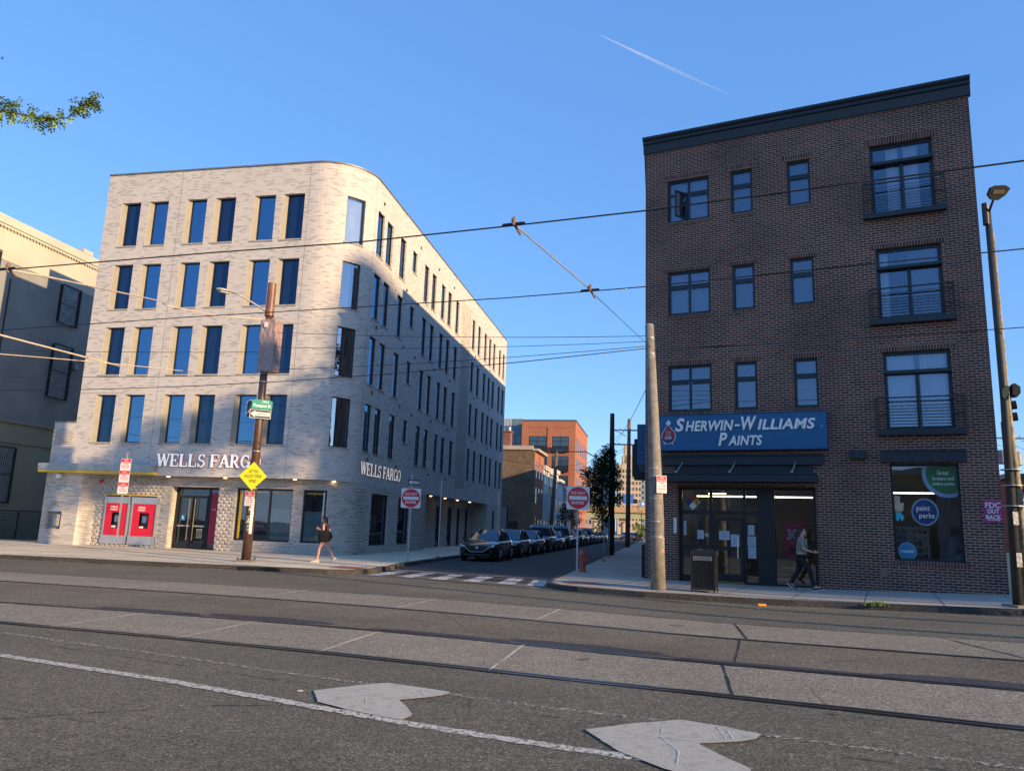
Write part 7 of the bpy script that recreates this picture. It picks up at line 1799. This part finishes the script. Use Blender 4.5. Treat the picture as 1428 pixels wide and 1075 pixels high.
# white and mixed row houses
def house(label, u, du, h, mat, wcol=M_FRAMEA, dorm=False):
    b = bldg('row_house', label, u, 'row houses on the left of the side street'); mb = MB(); mb.box(-11, 0, 0, du, -.1, h); mb.obj('wall', mat, b)
    mb = MB(); mb.box(-11, .28, -.05, du + .02, h, h + .28); mb.box(-.2, .22, 0, du, h - .22, h); mb.obj('roof_cornice', plain('cornice_white', (.55, .54, .50), .7), b)
    n = 2
    for k in range(n):
        for z in ((1.0, 4.0, 6.9) if h > 8.5 else (1.0, 3.9)): 
            a = .8 + k * (du - 1.0) / n; bwin(b, 0, a, a + .95, z, z + 1.75, cols_=1, frm=wcol)
    mb = MB(); mb.box(0, .06, du * .42, du * .42 + .95, 0, 2.2); mb.obj('door', M_BLACK, b); return b
M_WST = plain('white_stucco', (.62, .62, .58), .85, var=.08, vscale=.8); M_YST = plain('yellow_stucco', (.55, .40, .22), .85, var=.08)
house('narrow white row house beside the brown house', 60.6, 4.4, 8.9, M_WST); house('tan row house between two white ones', 65.1, 4.2, 8.7, M_YST); house('taller white row house behind the leaning pole', 69.4, 5.2, 9.2, M_WST); house('white row house with dark windows near the no entry sign', 74.7, 5.2, 8.2, M_WST)
house('grey row house behind the no entry sign', 80.0, 5.6, 7.6, plain('grey_stucco', (.22, .23, .25), .85)); house('low dark brick row house with an arch before the orange block', 85.7, 5.4, 5.2, M_BRICKR)
bill = thing('wall_banner', 'blank white banner hung on the side of the first white row house', 'banner', AO + DD3 * 61.0, SSZ); mb = MB(); mb.box(.02, .9, .0, .08, 2.6, 5.8); mb.obj('panel', plain('banner_white', (.55, .58, .62), .7), bill)
# orange brick block
ob_ = bldg('apartment_block', 'tall orange brick apartment block with big dark windows down the side street', 95.9)
mb = MB(); mb.quad((-9.2, 0, 0), (0, 0, 0), (0, 0, 19.6), (-9.2, 0, 19.6), 0, [(0, 0), (9, 0), (9, 19), (0, 19)]); mb.quad((0, 0, 0), (0, 22, 0), (0, 22, 19.6), (0, 0, 19.6), 0, [(0, 0), (22, 0), (22, 19), (0, 19)]); mb.quad((0, 22, 0), (-9.2, 22, 0), (-9.2, 22, 19.6), (0, 22, 19.6)); mb.poly([(-9.2, 0, 19.4), (0, 0, 19.4), (0, 22, 19.4), (-9.2, 22, 19.4)])
mb.obj('wall', M_BRICKO, ob_)
mb = MB(); mb.box(-9.3, .1, -.08, .2, 19.6, 19.85); mb.box(-.1, .1, .2, 22.1, 19.6, 19.85); mb.obj('parapet_cap', plain('cap_dark', (.12, .10, .10)), ob_)
mb = MB(); mb.box(-7.9, -.9, -.06, 0, 18.5, 18.65); mb.box(-4.75, -4.1, -.10, 0, 0, 18.5)
for z in (4.0, 7.3, 10.6, 13.9): mb.box(-8.3, -.9, -.07, 0, z + .15, z + .4)
mb.obj('brick_band', M_BRICKO, ob_)
for z in (1.2, 4.6, 7.9, 11.2, 14.5):
    for a, b in ((-7.9, -4.95), (-3.9, -1.1)):
        bwin(ob_, 0, a, b, z, z + 2.5, 'f', rows_=3, cols_=2, fr=.09)
        mb = MB(); mb.box(a, b, -.5, -.45, z - .1, z + .85); mb.box(a, b, -.5, 0, z - .18, z - .1); mb.obj('balcony', M_BLACK, ob_)
    for k in range(6): bwin(ob_, 0, 1.6 + k * 3.4, 2.7 + k * 3.4, z, z + 2.4, cols_=1)
gb = bldg('metal_clad_block', 'pale grey metal clad upper block behind the brown house chimney', 97.5)
mb = MB(); mb.box(-22, -9.3, 0, 16, 0, 20.2); mb.obj('wall', plain('metal_cladding_pale', (.40, .44, .45), .5, .2, var=.06), gb)
mb = MB()
for k in range(26): mb.box(-21.8 + k * .48, -21.76 + k * .48, -.03, 0, 0, 20.1)
mb.box(-11.2, -9.3, -.05, 0, 0, 20.15); mb.obj('cladding_seams', plain('cladding_dark', (.12, .19, .23), .5), gb)
bwin(gb, -.05, -11.6, -9.5, 14.6, 17.3, 'f', rows_=2, cols_=2, fr=.08)
# overpass
ov = thing('overpass', 'pale green steel road overpass crossing the far end of the side street', 'bridge', (15, 168, 0), R(-4))
mb = MB(); mb.box(0, 70, 0, 9, 4.4, 5.6); mb.box(0, 70, -.2, 0, 4.3, 4.45); mb.obj('girder', plain('girder_green', (.30, .33, .20), .6), ov)
mb = MB(); mb.box(0, 70, -.5, 9, 5.6, 6.9); mb.obj('parapet', plain('parapet_tan', (.40, .27, .15), .8), ov)
for k in range(8):
    mb = MB(); mb.tube([(4 + k * 6.2, 1.5, 0), (4 + k * 6.2, 1.5, 4.0)], .45, 12); mb.box(3.2 + k * 6.2, 4.8 + k * 6.2, .6, 2.4, 3.6, 4.4); mb.obj('pier', plain('pier_concrete', (.36, .29, .22), .85), ov)
bb = thing('billboard', 'blue billboard standing above the overpass', 'billboard', (24.7, 166, 6.9), 0)
mb = MB(); mb.box(0, 2.5, 0, .2, .6, 2.6); mb.obj('panel', plain('bill_blue', (.02, .12, .42), .5), bb); mb = MB(); mb.box(.4, .5, .05, .15, 0, .6); mb.obj('leg', M_GALV, bb); mb = MB(); mb.box(2.0, 2.1, .05, .15, 0, .6); mb.obj('leg', M_GALV, bb)
bb = thing('billboard', 'small blue and white sign on the overpass near the brick building edge', 'billboard', (28.4, 166, 6.9), 0)
mb = MB(); mb.box(0, 1.9, 0, .2, .3, 1.1); mb.obj('panel', plain('bill_blue2', (.10, .16, .55), .5), bb); mb = MB(); mb.box(.5, 1.0, -.02, 0, .4, .9); mb.obj('white_mark', M_WHITE, bb); mb = MB(); mb.box(.3, .4, .05, .15, 0, .3); mb.obj('legs', M_GALV, bb)
ts = thing('traffic_signal', 'far traffic signal hanging at the end of the street', 'signal', (17.3, 110, 3.2)); mb = MB(); mb.box(-.2, .2, -.15, .15, 0, 1.3); mb.obj('housing', M_BLACK, ts); mb = MB(); mb.tube([(.2, 0, .9), (1.8, 0, 1.4), (1.8, 0, -3.2)], .06, 6); mb.obj('mast', M_GALV, ts)
rs_ = thing('road_sign', 'tiny red and white round sign near the far traffic signal', 'sign', (18.3, 110.5, 5.9)); mb = MB(); mb.prism([(.34 * math.cos(R(t)), .34 * math.sin(R(t))) for t in range(0, 360, 30)], Vector((0, 0, 0)), X_, Z_, -Y_, 0, .04); mb.obj('disc', M_SIGNR, rs_); mb = MB(); mb.box(-.2, .2, -.06, -.04, -.07, .07); mb.obj('white_bar', M_SIGNW, rs_); mb = MB(); mb.tube([(.6, .3, -1.7), (.35, .1, 0)], .04, 5); mb.obj('bracket', M_GALV, rs_)
# distant towers
def tower(label, x, y, w_, h, mat, steps=(), wn=True, lx=.9):
    t = thing('tower_block', label, 'tower', (x, y, 0), SSZ * .5); mb = MB(); mb.box(0, w_, 0, 14, 0, h)
    for (a, b, z) in steps: mb.box(a, b, 1, 10, h, z)
    if wn:
        z = 4
        while z < h - 2:
            k = .8
            while k < w_ - 1: mb.box(k, k + lx, -.06, .0, z, z + 1.6, 1); k += lx * 1.9
            z += 3.1
    mb.obj('wall', [mat, M_PANEBK], t)
tower('cream stepped residential tower far beyond the overpass', 57.0, 400, 12.2, 36.5, plain('tower_cream', (.48, .38, .27), .8), ((2.5, 8.5, 41), (3.5, 7, 46.5)))
tower('blue glass tower just left of the ivy covered pole', 46.6, 420, 12, 38.5, plain('tower_glass', (.14, .24, .32), .2, .3), ((5, 11, 41.5),), lx=1.5)
tower('grey blue tower farthest right by the brick building edge', 69.0, 430, 16, 38.0, plain('tower_grey', (.20, .27, .33), .4), ((2, 8, 42),), lx=1.3)
tower('low tan block beyond the orange brick block', 27.5, 300, 9, 24, plain('tower_tan', (.34, .29, .25), .8))
# right edge
rb = thing('brick_house', 'dark brick house glimpsed at the far right edge behind the tree', 'building', (31.5, 48, .3), R(-20)); mb = MB(); mb.box(0, 14, 0, 9, -.5, 5.4); mb.obj('wall', M_BRICKR, rb); mb = MB(); mb.box(-.2, 14.2, -.2, 9.2, 5.4, 5.7); mb.obj('roof', M_BLACK, rb); bwin(rb, 0, 1, 2.2, 2.6, 4.4, 'f'); bwin(rb, 0, 4, 5.2, 2.6, 4.4, 'f')
lw = thing('low_wall', 'low pale wall at the right edge behind the lamp pole', 'wall', (15.6, 24.5, .2), R(-12)); mb = MB(); mb.box(0, 12, 0, .25, -.3, 1.05); mb.box(-.05, 12, -.05, .3, 1.05, 1.15); mb.obj('wall', M_WALK, lw)

# ================================================================== OUT OF FRAME: what shades and mirrors
eL = Vector((SUN_H.x, SUN_H.y, 0)); eW = Vector((-SUN_H.y, SUN_H.x, 0))
def sunpos(w_, l): return eW * w_ + eL * l
tb = thing('tower_block', 'stepped block far down the avenue behind the camera, throwing the long shadow', 'tower', sunpos(0, 119), math.atan2(eW.y, eW.x))
mb = MB()
TT = 145.7 * math.tan(SUN_EL)
for a, b, h in ((21.2, 21.75, 1.5), (21.75, 22.05, 8.0), (22.05, 22.4, 10.9), (22.4, 22.8, 12.3), (22.8, 34, 14.2)): mb.box(a, b, -12, 0, 0, h + TT)
mb.obj('wall', plain('far_grey', (.16, .165, .17), .9), tb)
for i, (w_, z, r_) in enumerate(((15.2, 13.5, 1.5), (17.4, 14.3, 1.7), (19.3, 15.8, 1.9), (20.9, 17.6, 1.8))):
    p = sunpos(w_, 14 + i * 2.0); z = (4.9, 5.5, 7.0, 6.8)[i] + 44 * math.tan(SUN_EL)
    tree(('first', 'second', 'third', 'fourth')[i] + ' of four tall street trees down the avenue behind the camera', (p.x, p.y, 0), z + 2, z - 1.5, [((0, 0, z), r_, 420), ((.8, .5, z + .6), r_ * .7, 200)], LG, .22, 1, tr=.14, group='trees down the avenue')
for i, (x, y, w_, h) in enumerate(((-46, -12, 15, 7.2), (-30, -13.5, 13, 8.4), (-16, -13, 12, 6.6), (-3, -14, 11, 7.8))):
    b = thing('terraced_house', ('first', 'second', 'third', 'fourth')[i] + ' brick house from the left across the avenue behind the camera', 'building', (x, y, 0), R(-14), 'houses behind the camera'); mb = MB(); mb.box(0, w_, -9, 0, 0, h); mb.obj('wall', (M_BRICKR, plain('dull_grey_stucco', (.2, .2, .19)), M_BRICKR, plain('dull_grey_stucco', (.2, .2, .19)))[i], b)
    mb = MB(); mb.box(-.1, w_ + .1, -9, .25, h, h + .35); mb.obj('cornice', M_COPING, b)
    for k in range(int(w_ / 3)):
        for z in (.9, 4.1):
            mb = MB(); mb.box(.9 + k * 3, 2.1 + k * 3, .0, .04, z, z + 1.8); mb.obj('window', M_PANEBK, b)
# vapour trail
mb = MB(); a, b = Vector((225, 2000, 1424)) * 2.2, Vector((600, 2000, 1247)) * 2.2
for k, (o_, r_) in enumerate(((0, 3.6), (16, 2.6))):
    mb.tube([a + Vector((0, 0, -o_ * .0)), a.lerp(b, .3) + Vector((0, 0, -o_ * .7)), a.lerp(b, .6) + Vector((0, 0, -o_)), b + Vector((0, 0, -o_ * .2))], [r_ * .7, r_ * 1.2, r_ * .8, .3], 8)
m, n, b_ = _new('vapour'); setb(b_, (.9, .92, .95), 1.0); b_.inputs['Alpha'].default_value = .22
tag(mb.obj('vapour_trail', m, smooth=True), 'thin white double vapour trail slanting across the sky', 'vapour trail')
